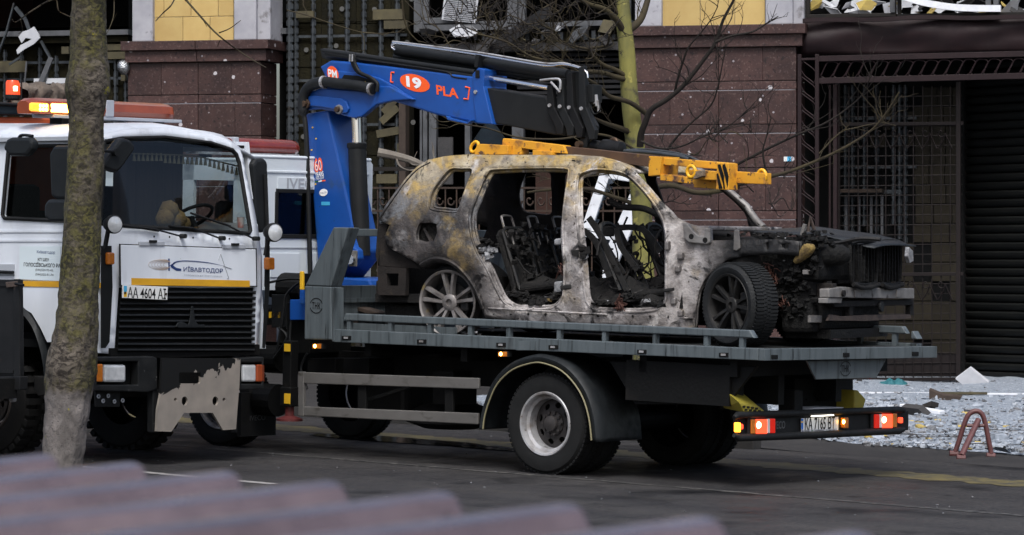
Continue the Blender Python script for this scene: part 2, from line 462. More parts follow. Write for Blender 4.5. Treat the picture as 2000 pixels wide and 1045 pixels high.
BASE = -.4
def pillar(px0, px1, ycorn, seed):
    r = random.Random(seed)
    u0, u1 = B.side(px0, ycorn, 0).x, B.side(px1, ycorn, 0).x
    wtop = B.side((px0 + px1) / 2, ycorn, 0).z
    core = ebox('pillar', 'granite', u0 + .03, u1 - .03, .06, .66, BASE, wtop - .02)
    base = core.location.copy()
    def panel(a_, b_, v0, v1, w0, w1, name='stone_panel'):
        o = ebox(name, 'granite', a_, b_, v0, v1, w0, w1, core, bevel=.006); o.location -= base; return o
    # cornice in two steps, in blocks
    mid = u0 + (u1 - u0) * .53
    for a_, b_ in ((u0 - .06, mid - .004), (mid + .004, u1 + .14)):
        panel(a_, b_, -.13, .70, wtop - .125, wtop, 'cornice_block')
    for a_, b_ in ((u0 - .02, mid - .003), (mid + .003, u1 + .09)):
        panel(a_, b_, -.07, .68, wtop - .285, wtop - .128, 'cornice_block')
    w = wtop - .29; k = 0
    while w > BASE:
        cuts = [u0, u0 + (u1 - u0) * (.27 + r.uniform(-.04, .06)), mid, mid + (u1 - mid) * r.uniform(.42, .62), u1]
        for i in range(4):
            last = i == 3
            panel(cuts[i] + (.0 if i == 0 else .003 if i == 2 else .0008), cuts[i + 1] - (0 if last else .003 if i == 1 else .0008), -.012 + r.uniform(0, .003), .67 if last else .055, w - .437, w)
        w -= .44
        for a_, b_ in ((u0, mid - .004), (mid + .004, u1)):
            panel(a_, b_, -.002, .66 if b_ == u1 else .055, w - .112, w - .003)
        j = ebox('joint_line', 'grey_stone', u0, u1 - .01, .004, .05, w - .121, w - .114, core); j.location -= base
        w -= .123; k += 1
    return u0, u1, wtop
pl = pillar(250, 510, 80, 3)
pr = pillar(1235, 1555, 50, 5)
# upper storey on the pillars: grey pilasters round yellow limestone blocks
def upper(pil, ycorn, seq, jw):
    wt = pil[2]
    for px0, px1, kind, v in seq:
        a_, b_ = B.side(px0, ycorn, v).x, B.side(px1, ycorn, v).x
        if kind == 'g': ebox('pilaster', 'grey_stone', a_, b_, v, .6, wt + .004, wt + 3.2, bevel=.012)
        else:
            back = ebox('yellow_wall', 'grey_stone', a_, b_, v + .02, .6, wt + .004, wt + 3.2)
            base = back.location.copy(); w = wt + .006; row = 0
            while w < wt + 3:
                h = jw; n = 3; off = (.5 if row % 2 else 0.0)
                cuts = [a_ + .004] + [a_ + (b_ - a_) * (i + .12 + off * .6) / n for i in range(n) if .1 < (i + .12 + off * .6) / n < .95] + [b_ - .004]
                for i in range(len(cuts) - 1):
                    o = ebox('limestone_block', 'yellow_stone', cuts[i] + .003, cuts[i + 1] - .003, v, v + .03, w, w + h - .006, back, bevel=.004); o.location -= base
                w += h; row += 1
upper(pl, 80, ((258, 298, 'g', -.02), (298, 457, 'y', .06), (457, 500, 'g', -.02), (500, 528, 'g', .06)), .33)
upper(pr, 50, ((1240, 1292, 'g', -.02), (1292, 1495, 'y', .06), (1495, 1548, 'g', -.02), (1548, 1570, 'g', .06)), .42)

# rooms behind the openings: dark shells
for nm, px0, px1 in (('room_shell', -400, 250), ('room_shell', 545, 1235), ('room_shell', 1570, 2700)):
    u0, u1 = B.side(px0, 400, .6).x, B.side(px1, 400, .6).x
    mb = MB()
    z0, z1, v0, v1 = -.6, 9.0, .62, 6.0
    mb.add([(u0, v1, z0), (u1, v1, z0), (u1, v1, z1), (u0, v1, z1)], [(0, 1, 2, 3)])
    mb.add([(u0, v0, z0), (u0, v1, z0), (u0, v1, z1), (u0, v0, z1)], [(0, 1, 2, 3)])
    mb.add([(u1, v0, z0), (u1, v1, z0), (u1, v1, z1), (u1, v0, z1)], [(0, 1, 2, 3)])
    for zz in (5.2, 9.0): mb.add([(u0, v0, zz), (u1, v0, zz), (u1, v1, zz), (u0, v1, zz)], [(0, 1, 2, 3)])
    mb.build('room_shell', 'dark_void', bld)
# storeys above the picture, so that the street has its real walls
ebox('storey_wall', 'grey_stone', B.side(-900, 0, .1).x, B.side(2700, 0, .1).x, -.05, 6, 8.3, 16)
ebox('side_wall', 'granite', B.side(-900, 0, .1).x, B.side(-250, 0, .1).x, -.0, 6, -.4, 8.29)

# perforated wall studs and the wool boards behind them
STUDS = {}
def stud(px, y0, y1, v, width=.075, parent=None, tilt=0.0):
    a_, b_ = B.side(px, y0, v), B.side(px, y1, v)
    h = a_.z - b_.z; key = (round(h, 2), width)
    if key not in STUDS:
        mb = MB(); n = max(4, int(h / .11)); pr_ = []
        for i in range(n):
            z0 = h * i / n; z1 = h * (i + .62) / n; z2 = h * (i + 1) / n
            pr_ += [(width / 2, z0), (width / 2, z1), (width * .33, z1 + .006), (width * .33, z2 - .006)]
        left = [(-x, z) for x, z in pr_]
        vs = []; fs = []
        for (x, z), (lx, _) in zip(pr_, left): vs += [(lx, 0, z), (lx * .35, -.03, z), (x * .35, -.03, z), (x, 0, z)]
        for i in range(len(pr_) - 1):
            for j in range(3): fs.append((i * 4 + j, i * 4 + j + 1, (i + 1) * 4 + j + 1, (i + 1) * 4 + j))
        STUDS[key] = MB().add(vs, fs).mesh('stud')
        STUDS[key].materials.append(MATS['galvanised'])
    o = bpy.data.objects.new('stud', STUDS[key]); COL.objects.link(o); o.parent = parent or bld
    o.location = (a_.x, v, b_.z); o.rotation_euler = (0, tilt, 0)
    return o
def rail(px0, px1, y, v, h=.035, parent=None):
    a_, b_ = B.side(px0, y, v), B.side(px1, y, v)
    mb = MB().bar((0, 0, 0), (b_.x - a_.x, 0, 0), .02, h); o = mb.build('rail', 'galvanised', parent or bld); o.location = a_; return o
def wool_wall(px0, px1, y0, y1, v, seed, holes=()):
    r = random.Random(seed)
    back = bbox('wool_wall', 'wool', px0, px1, y0, y1, v + .03, v + .25)
    base = back.location.copy()
    x = px0
    while x < px1 - 5:
        y = y0
        x2 = min(px1, x + 68)
        while y < y1:
            y2 = min(y1, y + 86)
            if r.random() < .86:
                o = bbox('wool_slab', 'wool', x + 1, x2 - 1, y + 1, y2 - 1, v + r.uniform(.0, .02), v + .028, back); o.location -= base
            for q in range(1 if r.random() < .75 else 0):
                p = B.side(x + 34 + r.uniform(-14, 14), y + 20 + r.uniform(0, 40), v - .012)
                o = MB().cyl((0, -.004, 0), (0, .008, 0), .034, n=12).build('washer', 'washer', back); o.location = p - base
            y = y2
        x = x2
    return back
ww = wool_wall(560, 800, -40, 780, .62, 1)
for px in (578, 612, 645, 678, 711, 744, 776): stud(px, -30, 770 + RND.uniform(-20, 0), .55)
stud(566, -30, 770, .45, .1)
for y in (72, 158, 245, 330, 416, 505): rail(560, 795, y, .58)
for px, y, w_, h_, rz in ((595, 28, 34, 13, 0), (757, 28, 58, 20, 0), (772, 48, 45, 16, 0), (762, 205, 40, 13, -.75), (760, 224, 42, 14, -.7), (758, 258, 46, 15, -.16), (755, 349, 40, 18, 0), (784, 300, 18, 40, 0)):
    o = bbox('cladding_strip', 'wool_board', px - w_ / 2, px + w_ / 2, y - h_ / 2, y + h_ / 2, .47, .53); o.rotation_euler = (0, rz, 0)
bbox('column', 'board_brown', 779, 792, 150, 780, .40, .58)
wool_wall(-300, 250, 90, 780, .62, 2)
for px in (-120, -60, 10, 42, 78, 110, 146, 192, 226, 246): stud(px, 88 + RND.uniform(-5, 30), 700, .55, .07)
for y in (88, 128, 160, 240): rail(-300, 248, y, .57)
bbox('window_sill', 'pvc_dim', -300, 250, 62, 72, .35, .75); bbox('window_sill', 'wool', -300, 250, 73, 86, .42, .75)
for px, y, w_, h_ in ((228, 92, 40, 12), (226, 108, 44, 14), (20, 130, 60, 22), (127, 98, 14, 14), (240, 152, 8, 12)):
    bbox('cladding_strip', 'wool_board', px - w_ / 2, px + w_ / 2, y - h_ / 2, y + h_ / 2, .44, .50)
bbox('window_ledge', 'pvc_dim', 528, 562, 55, 66, .5, .7)
# torn metal and sheet hanging in the left bay
def strip(name, m, pts, v, wid, thick=.01, jit=.0):
    pp = [B.side(px, py, v + RND.uniform(-jit, jit)) for px, py in pts]
    mb = MB()
    for i in range(len(pp) - 1): mb.bar(pp[i], pp[i + 1], thick, wid, up=(0, 1, 0) if False else (0, 0, 1))
    return mb.build(name, m, bld)
strip('bent_profile', 'galvanised', ((28, 6), (12, 65), (-5, 110)), .25, .02, .05)
strip('bent_profile', 'galvanised', ((30, 14), (50, 38), (58, 60)), .22, .05, .03)
strip('bent_profile', 'galvanised', ((80, 80), (100, 116), (85, 170)), .3, .03, .05)
strip('bent_profile', 'pvc_dim', ((100, 112), (78, 166), (66, 182)), .28, .07, .03)
strip('bent_profile', 'galvanised', ((18, 126), (40, 112)), .25, .03, .03)
strip('bent_profile', 'pvc_dim', ((52, 120), (48, 166)), .25, .02, .02)
pts = [(36, 72), (44, 62), (56, 58), (66, 52), (75, 66), (78, 74), (66, 86), (48, 96), (34, 106), (32, 98), (40, 88), (56, 80), (62, 76), (50, 74), (42, 84)]
MB().prism([B.side(x, y, .2) for x, y in pts], (0, .02, 0)).build('torn_panel', 'board_white', bld)
bbox('torn_panel', 'board_white', 66, 130, 153, 163, .3, .4)
# foil-wrapped lamp on the pillar's side
p = B.side(240, 128, -.05)
MB().lathe([(.0, -.08), (.06, -.06), (.09, 0), (.085, .06), (.05, .12), (.0, .15)], p, (.4, -.3, -1), 12).build('wall_lamp', 'foil', bld, smooth=60)

# centre bay, right half: smashed window over a louvred dark opening
def frame_rect(name, m, px0, px1, y0, y1, v, t=.06, d=.08, parent=None):
    u0, u1, w0, w1 = bext(px0, px1, y0, y1, v)
    mb = MB(); mb.box(u0, u1, v, v + d, w0, w0 + t); mb.box(u0, u1, v, v + d, w1 - t, w1); mb.box(u0, u0 + t, v, v + d, w0 + t, w1 - t); mb.box(u1 - t, u1, v, v + d, w0 + t, w1 - t)
    return mb.build(name, m, parent or bld, bevel=.006)
wf = frame_rect('window_frame', 'pvc_dim', 808, 1010, -160, 62, .5, .14); frame_rect('window_frame', 'pvc_dim', 826, 900, -160, 46, .46, .08, .05); frame_rect('window_frame', 'pvc_dim', 1012, 1232, -160, 58, .55, .1)
bbox('window_sill', 'pvc_dim', 812, 1100, 47, 58, .30, .6); bbox('window_sill', 'pvc_dim', 1100, 1234, 40, 50, .33, .6)
o = bbox('blind', 'board_white', 868, 935, -60, 42, .34, .36); o.rotation_euler = (0, .12, 0)
for i in range(26):
    u0, u1, w0, w1 = -.20 + .0, .20, 0, 0
    q = MB().box(-.21, .21, -.006, .003, -.005, .005).build('blind_slat', 'pvc_dim', o); q.location = (0, 0, -.33 + i * .026)
bbox('slab_edge', 'plaster', 796, 1234, 84, 100, .35, .62); bbox('slab_edge', 'wool', 900, 1234, 62, 83, .45, .62)
for i in range(16):
    px = 905 + i * 21 + RND.uniform(-6, 6)
    o = bbox('bracket', 'galvanised', px, px + RND.uniform(4, 9), 58 + RND.uniform(0, 10), 78, .38, .44)
for i in range(9):
    y = 104 + i * 10.5
    o = bbox('louvre', 'interior_grey', 1010, 1236, y, y + 6, .50, .56)
for px0, px1, y0, y1 in ((826, 834, 215, 330), (838, 852, 210, 330), (908, 918, 240, 320), (1000, 1022, 246, 300), (820, 824, 215, 330)):
    bbox('window_post', 'pvc_dim', px0, px1, y0, y1 + 280, .45, .55)
bbox('hanging_board', 'plaster', 855, 884, 268, 360, .40, .44)
o = bbox('hanging_board', 'dark_brick', 1046, 1108, 335, 425, .30, .36)
# broken sheets lying on the slab edge
r = random.Random(4)
for i in range(13):
    px = r.uniform(830, 1215); y = r.uniform(52, 84); s_ = r.uniform(8, 30)
    u0 = B.side(px, y, .25)
    n = r.randint(4, 6); pts = []
    for k in range(n):
        t = 6.28 * k / n; pts.append((math.cos(t) * s_ / 150 * r.uniform(.6, 1.4), r.uniform(-.02, .02), math.sin(t) * s_ / 260 * r.uniform(.5, 1.3)))
    o = MB().prism(pts, (0, .012, 0)).build('broken_sheet', r.choice(['pvc_dim', 'board_white', 'plaster', 'wool_board']), bld)
    o.location = u0; o.rotation_euler = (r.uniform(-.7, .7), r.uniform(-.5, .5), r.uniform(-.6, .6))
o = strip('bent_profile', 'interior_grey', ((955, 100), (1010, 62), (1075, 20)), .2, .16, .03)
o = strip('bent_profile', 'plaster', ((930, 105), (965, 72)), .1, .12, .03)
# dark cloth bag snagged in the opening
mb = MB().lathe([(.02, .32), (.10, .26), (.17, .16), (.24, .06), (.25, .0)], B.side(957, 285, .3), (0, 0, 1), 14); mat('navy_cloth', (.010, .022, .034), (.006, .012, .02), 8, .9, bump=.5)
mb.build('cloth_bag', 'navy_cloth', bld, smooth=60)

# ------------------------------------------------------------------ right-hand passage: canopy fascia, broken shop window above, tiled wall, shutter
u_a, u_b = B.side(1566, 70, .1).x, B.side(2400, 70, .1).x
rows = []
n = 60
for k in range(9):
    z = B.side(1580, 110, .1).z + (B.side(1580, 36, .1).z - B.side(1580, 110, .1).z) * k / 8
    row = []
    for i in range(n + 1):
        u = u_a + (u_b - u_a) * i / n
        dent = .09 * math.sin(math.pi * k / 8) * (noise.noise(Vector((u * .9, k * .25, 1.7))) + .5 * noise.noise(Vector((u * 2.2, k * .4, 5))))
        row.append((u, .10 - .06 * math.sin(math.pi * k / 8) + dent, z + .02 * noise.noise(Vector((u * 1.1, 0, 3))) * (k / 8)))
    rows.append(row)
MB().sheet(rows).build('canopy_fascia', 'brown_paint', bld, smooth=60, solid=.02)
ebox('canopy_roof', 'dark_void', u_a, u_b, .16, 3.2, B.side(1580, 60, .1).z, B.side(1580, 50, .1).z)
rows = []
for k, dz in enumerate((0, .055)):
    rows.append([(u_a + .03 + (u_b - u_a) * i / 40, .02 - .05 * noise.noise(Vector((i * .17, 0, 9))), B.side(1580, 45, 0).z + dz + .10 * max(0, noise.noise(Vector((i * .12, 2, 2)))) ) for i in range(41)])
MB().sheet(rows).build('shop_window_sill', 'brown_paint', bld, solid=.08)
frame_rect('shop_window_frame', 'dark_iron', 1574, 1750, -200, 34, .12, .05); frame_rect('shop_window_frame', 'dark_iron', 1752, 2300, -200, 30, .12, .05)
ebox('shop_window_floor', 'plaster', u_a, u_b, .25, 2.2, B.side(1580, 46, .2).z, B.side(1580, 38, .2).z)
r = random.Random(12)
for i in range(46):
    px = r.uniform(1590, 2010); y = r.uniform(4, 30)
    pts = []; n_ = r.randint(3, 5); s_ = r.uniform(.06, .26)
    for k in range(n_):
        t = 6.28 * k / n_; pts.append((math.cos(t) * s_ * r.uniform(.6, 1.4), r.uniform(-.03, .03), math.sin(t) * s_ * .55 * r.uniform(.5, 1.3)))
    o = MB().prism(pts, (0, .012, 0)).build('broken_sheet', r.choice(['pvc', 'board_white', 'wool_yellow', 'plaster', 'board_white', 'interior_grey']), bld)
    o.location = B.side(px, y, r.uniform(.3, .8)); o.rotation_euler = (r.uniform(-1, 1), r.uniform(-.8, .8), r.uniform(-1, 1))
pp = smooth_path([B.side(x, y, .02) for x, y in ((1750, -12), (1800, 4), (1870, 15), (1955, 17))], 6)
mb = MB()
for i in range(len(pp) - 1): mb.bar(pp[i], pp[i + 1], .09, .085)
mb.build('bent_window_profile', 'pvc', bld)
for px in (1738, 1925, 1940): bbox('shop_window_post', 'pvc_dim', px, px + 10, -60, 24, .10, .2)
# back wall of the passage
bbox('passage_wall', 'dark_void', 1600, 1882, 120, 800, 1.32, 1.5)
for px in (1651, 1665, 1688, 1712, 1745, 1757, 1768): stud(px, 165, 440 + RND.uniform(-10, 60), 1.22, .07)
rail(1640, 1790, 327, 1.25); rail(1640, 1790, 232, 1.25); rail(1640, 1760, 375, 1.2, .05)
bbox('shelf', 'board_brown', 1638, 1722, 369, 376, .95, 1.2)
for px in (1650, 1675, 1699, 1720): bbox('window_post', 'pvc_dim', px, px + 5, 383, 470, 1.15, 1.2)
r = random.Random(9); y = 170
while y < 770:
    off = r.uniform(0, 20); x = 1782 + off * .3 if y > 190 else 1800
    if y > 440: x = 1676
    while x < 1872:
        w_ = 36 if y > 390 else 30
        if r.random() < .93:
            o = bbox('wall_tile', 'beige_tile', x + .8, min(x + w_, 1874) - .8, y + .8, y + 37, 1.28 + r.uniform(-.01, .01), 1.318)
        x += w_
    y += 38
for px, y in ((1712, 214), (1725, 232), (1760, 218), (1740, 262), (1700, 262), (1688, 420), (1740, 400)):
    bbox('wall_tile', 'beige_tile', px, px + RND.uniform(20, 44), y, y + RND.uniform(10, 30), 1.26, 1.30)
# roller shutter running out towards the street
p0 = at(1884, 600, 47.6); dirv = Vector((math.cos(math.radians(55)), -math.sin(math.radians(55)), 0))
sh_m = Matrix((dirv, Vector((dirv.y * -1, dirv.x, 0)), Vector((0, 0, 1)))).transposed().to_4x4(); sh_m.translation = Vector((p0.x, p0.y, 0))
shut = thing('roller_shutter', sh_m, 'dark closed roller shutter with horizontal slats behind the rubble', 'shutter')
MB().box(0, 3.2, .045, .09, -.3, 5.2).build('backing', 'shutter', shut)
mb = MB()
prof = [(.0, .02), (-.018, .05), (-.022, .085), (-.006, .105), (.02, .108), (.03, .0)]
mb.prism([(0, y_, z_) for y_, z_ in prof], (3.2, 0, 0)); ssrc = None
for i in range(48):
    if ssrc is None: o = mb.build('slat', 'shutter', shut); ssrc = o
    else: o = ssrc.copy(); COL.objects.link(o)
    o.location = (0, 0, -.3 + i * .1135)
MB().box(-.05, .03, -.05, .1, -.3, 5.2).build('guide_rail', 'gate_iron', shut)

# ------------------------------------------------------------------ wrought-iron gate and lattice portal
gate = thing('lattice_portal', B, 'brown steel portal of lattice beams around the dark passage gate', 'portal')
GV = .02
def gbar(name, pts, w_, h_, m='brown_paint', par=None, v=GV):
    a_, b_ = B.side(*pts[0], v), B.side(*pts[1], v)
    return MB().bar(a_, b_, w_, h_).build(name, m, par or gate, bevel=.004)
u1x = 2500
gbar('beam', ((1600, 115), (u1x, 93)), .06, .072); gbar('beam', ((1600, 158), (u1x, 136)), .06, .075)
for px in (1562, 1596): gbar('post', ((px, 106), (px, 780)), .05, .05)
gbar('post', ((1632, 166), (1632, 780)), .05, .12, v=.25); gbar('post', ((1621, 166), (1621, 780)), .03, .03, v=.3)
gbar('beam', ((1564, 116), (1594, 115)), .04, .03)
# lattice between the beams: paired S-curved rods, each its own rod
def rod(pts, v, r_=.009, par=None, m='brown_paint', name='lattice_rod'):
    pp = smooth_path([B.side(x, y, v) for x, y in pts], 5)
    return MB().tube(pp, r_, 6).build(name, m, par or gate, smooth=60)
src = None
step = 24.4
for i in range(17):
    x = 1603 + i * step; dy = -(x - 1603) * .0167
    rod(((x, 148 + dy), (x + 4, 140 + dy), (x + 12, 124 + dy), (x + 20, 120.5 + dy), (x + 30, 122 + dy), (x + 34, 126 + dy)), GV)
    rod(((x + 34, 126 + dy), (x + 26, 141 + dy), (x + 18, 152 + dy), (x + 8, 153 + dy), (x, 148 + dy)), GV + .012)
for i in range(20):
    y = 118 + i * 32.5
    rod(((1566, y), (1580, y + 10), (1591, y + 20), (1594, y + 34), (1588, y + 46)), GV)
    rod(((1568, y + 2), (1564, y + 14), (1570, y + 28), (1582, y + 38), (1592, y + 46)), GV + .012)
g2 = thing('iron_gate', B, 'tall dark iron gate of square grid bars with scrolls, right of the pillar', 'gate')
for i in range(14):
    px = 1640 + i * 18.0
    gbar('grid_bar', ((px, 168), (px, 745)), .014, .014, 'gate_iron', g2, .45)
for i in range(29):
    y = 190 + i * 19.3
    gbar('grid_bar', ((1632, y), (1880, y - 3)), .012, .012, 'gate_iron', g2, .47)
for y in (243, 537, 742, 795 - 28): gbar('cross_rail', ((1632, y), (1882, y - 2)), .04, .045, 'gate_iron', g2, .44)
for px in (1636, 1872): gbar('stile', ((px, 160), (px, 775)), .06, .06, 'gate_iron', g2, .44)
bbox('kick_plate', 'gate_iron', 1640, 1868, 690, 735, .48, .5, g2)
for px in list(range(1660, 1860, 30)):
    for y0, s_ in ((250, 1), (545, 1)):
        q = [(px - 2 + 8 * math.cos(t) * (1 - t / 9), y0 + 10 + 9 * math.sin(t) * (1 - t / 9)) for t in [k * .6 for k in range(10)]]
        rod(q, .42, .009, g2, 'gate_iron', 'scroll'); rod([(px + 6, y0 + 10), (px + 2, y0 + 24), (px - 8, y0 + 40)], .42, .009, g2, 'gate_iron', 'scroll')
        rod([(px + 6, y0 + 10), (px + 12, y0 + 24), (px + 20, y0 + 40)], .42, .009, g2, 'gate_iron', 'scroll')

# ornamental railing in front of the centre bay
rl = thing('scroll_railing', B, 'rusty ornamental railing with scrolls behind the burnt car', 'railing')
RV = -1.2
def rbar(name, a_, b_, t): return MB().bar(B.side(*a_, RV), B.side(*b_, RV), t, t).build(name, 'dark_iron', rl)
mat('rust_iron', (.10, .06, .04), (.05, .035, .03), 8, .7)
MB().bar(B.side(640, 330, RV), B.side(1250, 330, RV), .06, .05).build('top_rail', 'dark_iron', rl)
MB().bar(B.side(640, 367, RV), B.side(1250, 367, RV), .03, .025).build('rail', 'rust_iron', rl); MB().bar(B.side(640, 412, RV), B.side(1250, 412, RV), .03, .025).build('rail', 'rust_iron', rl)
for px in range(650, 1250, 22): MB().bar(B.side(px, 367, RV), B.side(px, 640, RV), .016, .016).build('bar', 'rust_iron', rl)
for px in range(661, 1250, 22):
    q = [B.side(px - 1 + 8 * math.cos(t) * (1 - t / 8), 392 + 11 * math.sin(t) * (1 - t / 8), RV - .02) for t in [k * .55 for k in range(11)]]
    MB().tube(smooth_path(q, 2), .013, 6).build('scroll', 'rust_iron', rl, smooth=60)
for px in (700, 960, 1240): MB().bar(B.side(px, 322, RV), B.side(px, 700, RV), .06, .06).build('post', 'dark_iron', rl)

# ------------------------------------------------------------------ vehicle materials
mat('deck_paint', (.19, .228, .250), (.125, .155, .172), 3, .42, r2=.6, bump=.06, spots=(((.055, .068, .075), 3.5, .54, .12, True), ((.018, .02, .022), 6, .66, .05, True), ((.10, .07, .055), 14, .70, .05), ((.30, .34, .36), 30, .74, .02)), stretch=(5, 5, .35))
mat('deck_floor', (.05, .055, .06), (.03, .032, .034), 4, .7, bump=.2)
mat('chassis_black', (.012, .013, .014), (.02, .021, .022), 5, .65, bump=.2, bsc=30, spots=(((.07, .06, .052), 3, .60, .2), ((.10, .085, .07), 11, .68, .08)))
mat('rubber', (.016, .017, .018), (.026, .027, .028), 9, .75, bump=.12, bsc=60)
mat('rubber_dusty', (.035, .034, .034), (.022, .022, .023), 5, .85, bump=.15, bsc=50)
mat('plastic_black', (.016, .018, .020), (.026, .028, .030), 8, .5, r2=.7)
mat('fender_black', (.032, .038, .043), (.016, .019, .022), 6, .4, r2=.6, stretch=(4, 1, .4))
mat('rim_silver', (.52, .52, .54), (.36, .36, .37), 5, .4, metal=.35, spots=(((.20, .17, .15), 6, .50, .18), ((.08, .065, .055), 16, .62, .06)))
mat('rim_inner', (.11, .10, .10), (.06, .055, .055), 6, .6, metal=.3)
mat('aluminium', (.30, .29, .28), (.22, .21, .20), 4, .5, metal=.25, stretch=(.6, 1, 1), spots=(((.10, .09, .075), 7, .58, .15, True),))
mat('crane_blue', (.005, .066, .31), (.004, .050, .235), 2.2, .42, coat=.12, spots=(((.012, .05, .17), 4, .60, .10), ((.02, .03, .05), 20, .70, .03), ((.10, .20, .42), 34, .74, .02)))
mat('crane_black', (.020, .022, .024), (.028, .030, .032), 5, .5, bump=.05)
mat('steel_dark', (.035, .036, .038), (.022, .022, .024), 7, .5, metal=.4, spots=(((.07, .035, .02), 8, .68, .06),))
mat('chrome', (.75, .75, .77), rough=.12, metal=1.0)
mat('bolt_rust', (.20, .12, .07), (.12, .08, .06), 20, .5, metal=.6)
mat('decal_orange', (.85, .10, .012), rough=.45)
mat('decal_white', (.78, .79, .8), rough=.5)
mat('decal_black', (.012, .012, .013), rough=.6)
mat('decal_navy', (.012, .035, .14), rough=.5)
mat('decal_cyan', (.05, .35, .6), rough=.5)
mat('decal_green', (.02, .22, .06), rough=.5)
mat('decal_faint', (.42, .45, .50), rough=.5)
mat('decal_tan', (.48, .38, .32), rough=.5)
mat('sign_yellow', (.72, .42, .02), rough=.5)
mat('plate_white', (.72, .73, .72), (.62, .63, .62), 12, .4)
mat('plate_blue', (.02, .12, .45), rough=.4)
mat('white_paint', (.66, .70, .75), (.60, .64, .69), 2, .32, coat=.15, spots=(((.40, .42, .45), 2.6, .6, .2, True),), stretch=(1, 1, .35))
mat('white_paint_clean', (.62, .68, .73), (.58, .63, .68), 2, .35, coat=.15)
mat('orange_lens_lit', (.9, .25, .02), rough=.3, emit=((1, .28, .02), 5.0))
mat('orange_hot', (1, .6, .15), rough=.3, emit=((1, .55, .10), 26.0))
mat('red_lens', (.45, .012, .008), rough=.2, emit=((1, .03, .01), .35))
mat('red_lit', (.8, .03, .02), rough=.25, emit=((1, .06, .02), 2.6))
mat('red_hot', (1, .4, .2), rough=.3, emit=((1, .36, .18), 12.0))
mat('lens_white', (.62, .62, .6), rough=.2, coat=.5)
mat('amber_lens', (.62, .20, .02), (.5, .14, .015), 30, .25, coat=.5)
mat('red_bar', (.22, .022, .014), (.15, .012, .010), 10, .25, coat=.5)
mat('orange_bar', (.34, .065, .018), (.25, .045, .015), 6, .3, coat=.5)
mat('chock_yellow', (.36, .30, .03), (.28, .23, .03), 9, .6)
mat('stab_red', (.20, .03, .03), rough=.6)
glass('cab_glass', (.16, .18, .19), .05)

tow = thing('tow_truck', T, 'grey flatbed tow truck with blue loader crane carrying the burnt car', 'truck')
def tq(px, py, v): return T.side(px, py, v)
def tpoly(name, m, pts, v0, v1, parent=None, bevel=.006, smooth=None):
    return MB().prism([tq(x, y, v0) for x, y in pts], (0, v1 - v0, 0)).build(name, m, parent or tow, bevel=bevel, smooth=smooth)
def fpoly(name, m, pts, u0, u1, parent=None, bevel=.004, fr=T):
    return MB().prism([fr.front(x, y, u0) for x, y in pts], (u1 - u0, 0, 0)).build(name, m, parent or tow, bevel=bevel)
def rect(x0, y0, x1, y1): return [(x0, y0), (x1, y0), (x1, y1), (x0, y1)]
DW = 2.60                                            # deck width

# deck: side beams, floor, rear beam
UR = tq(1480, 692, 0).x
tpoly('side_beam', 'deck_paint', [(651, 643), (1480, 681), (1480, 704), (651, 668)], 0, .10)
b0, b1 = tq(651, 643, 0), tq(1480, 681, 0); c0, c1 = tq(651, 668, 0), tq(1480, 704, 0)
MB().prism([b0 + Vector((0, DW - .1, 0)), b1 + Vector((0, DW - .1, 0)), c1 + Vector((0, DW - .1, 0)), c0 + Vector((0, DW - .1, 0))], (0, .1, 0)).build('side_beam', 'deck_paint', tow, bevel=.006)
DZ0, DZ1 = b0.z - .03, b1.z - .03
def deck_z(u): return DZ0 + (DZ1 - DZ0) * (u - b0.x) / (b1.x - b0.x)
nb = 13
for i in range(nb):                                   # floor sheets between the beams
    u0 = b0.x + (b1.x - b0.x) * i / nb; u1 = b0.x + (b1.x - b0.x) * (i + 1) / nb - .006
    MB().hexa([(u0, .1, deck_z(u0) - .04), (u1, .1, deck_z(u1) - .04), (u1, DW - .1, deck_z(u1) - .04), (u0, DW - .1, deck_z(u0) - .04), (u0, .1, deck_z(u0)), (u1, .1, deck_z(u1)), (u1, DW - .1, deck_z(u1)), (u0, DW - .1, deck_z(u0))]).build('floor_sheet', 'deck_floor', tow)
fpoly('rear_beam', 'deck_paint', [(1480.5, 681), (1818, 676), (1818, 698), (1480.5, 704)], UR, UR + .07)
fpoly('rear_plate', 'deck_paint', [(1573, 705), (1728, 701), (1708, 738), (1590, 741)], UR - .02, UR + .0)
# rails on posts, near and far
ra, rb = tq(674, 612, .06), tq(1464, 645, .06); ha = tq(674, 626, .06); hb = tq(1464, 660, .06)
def railing(v0, x0=0):
    pts = [ra.copy(), rb.copy(), hb + Vector((.05, 0, 0)), ha - Vector((.03, 0, 0))]
    for p in pts: p.y = v0
    rl_ = MB().prism(pts, (0, .07, 0)).build('guard_rail', 'deck_paint', tow, bevel=.01)
    for px in (680, 767, 849, 932, 1009, 1108, 1195, 1290, 1384, 1448):
        t = (px - 674) / (1464 - 674); u = ra.x + (rb.x - ra.x) * t; zt = ha.z + (hb.z - ha.z) * t
        MB().box(u - .022, u + .022, v0 + .012, v0 + .058, deck_z(u) + .0, zt + .005).build('rail_post', 'deck_paint', rl_)
    return rl_
railing(.06)
fr_ = railing(DW - .14)
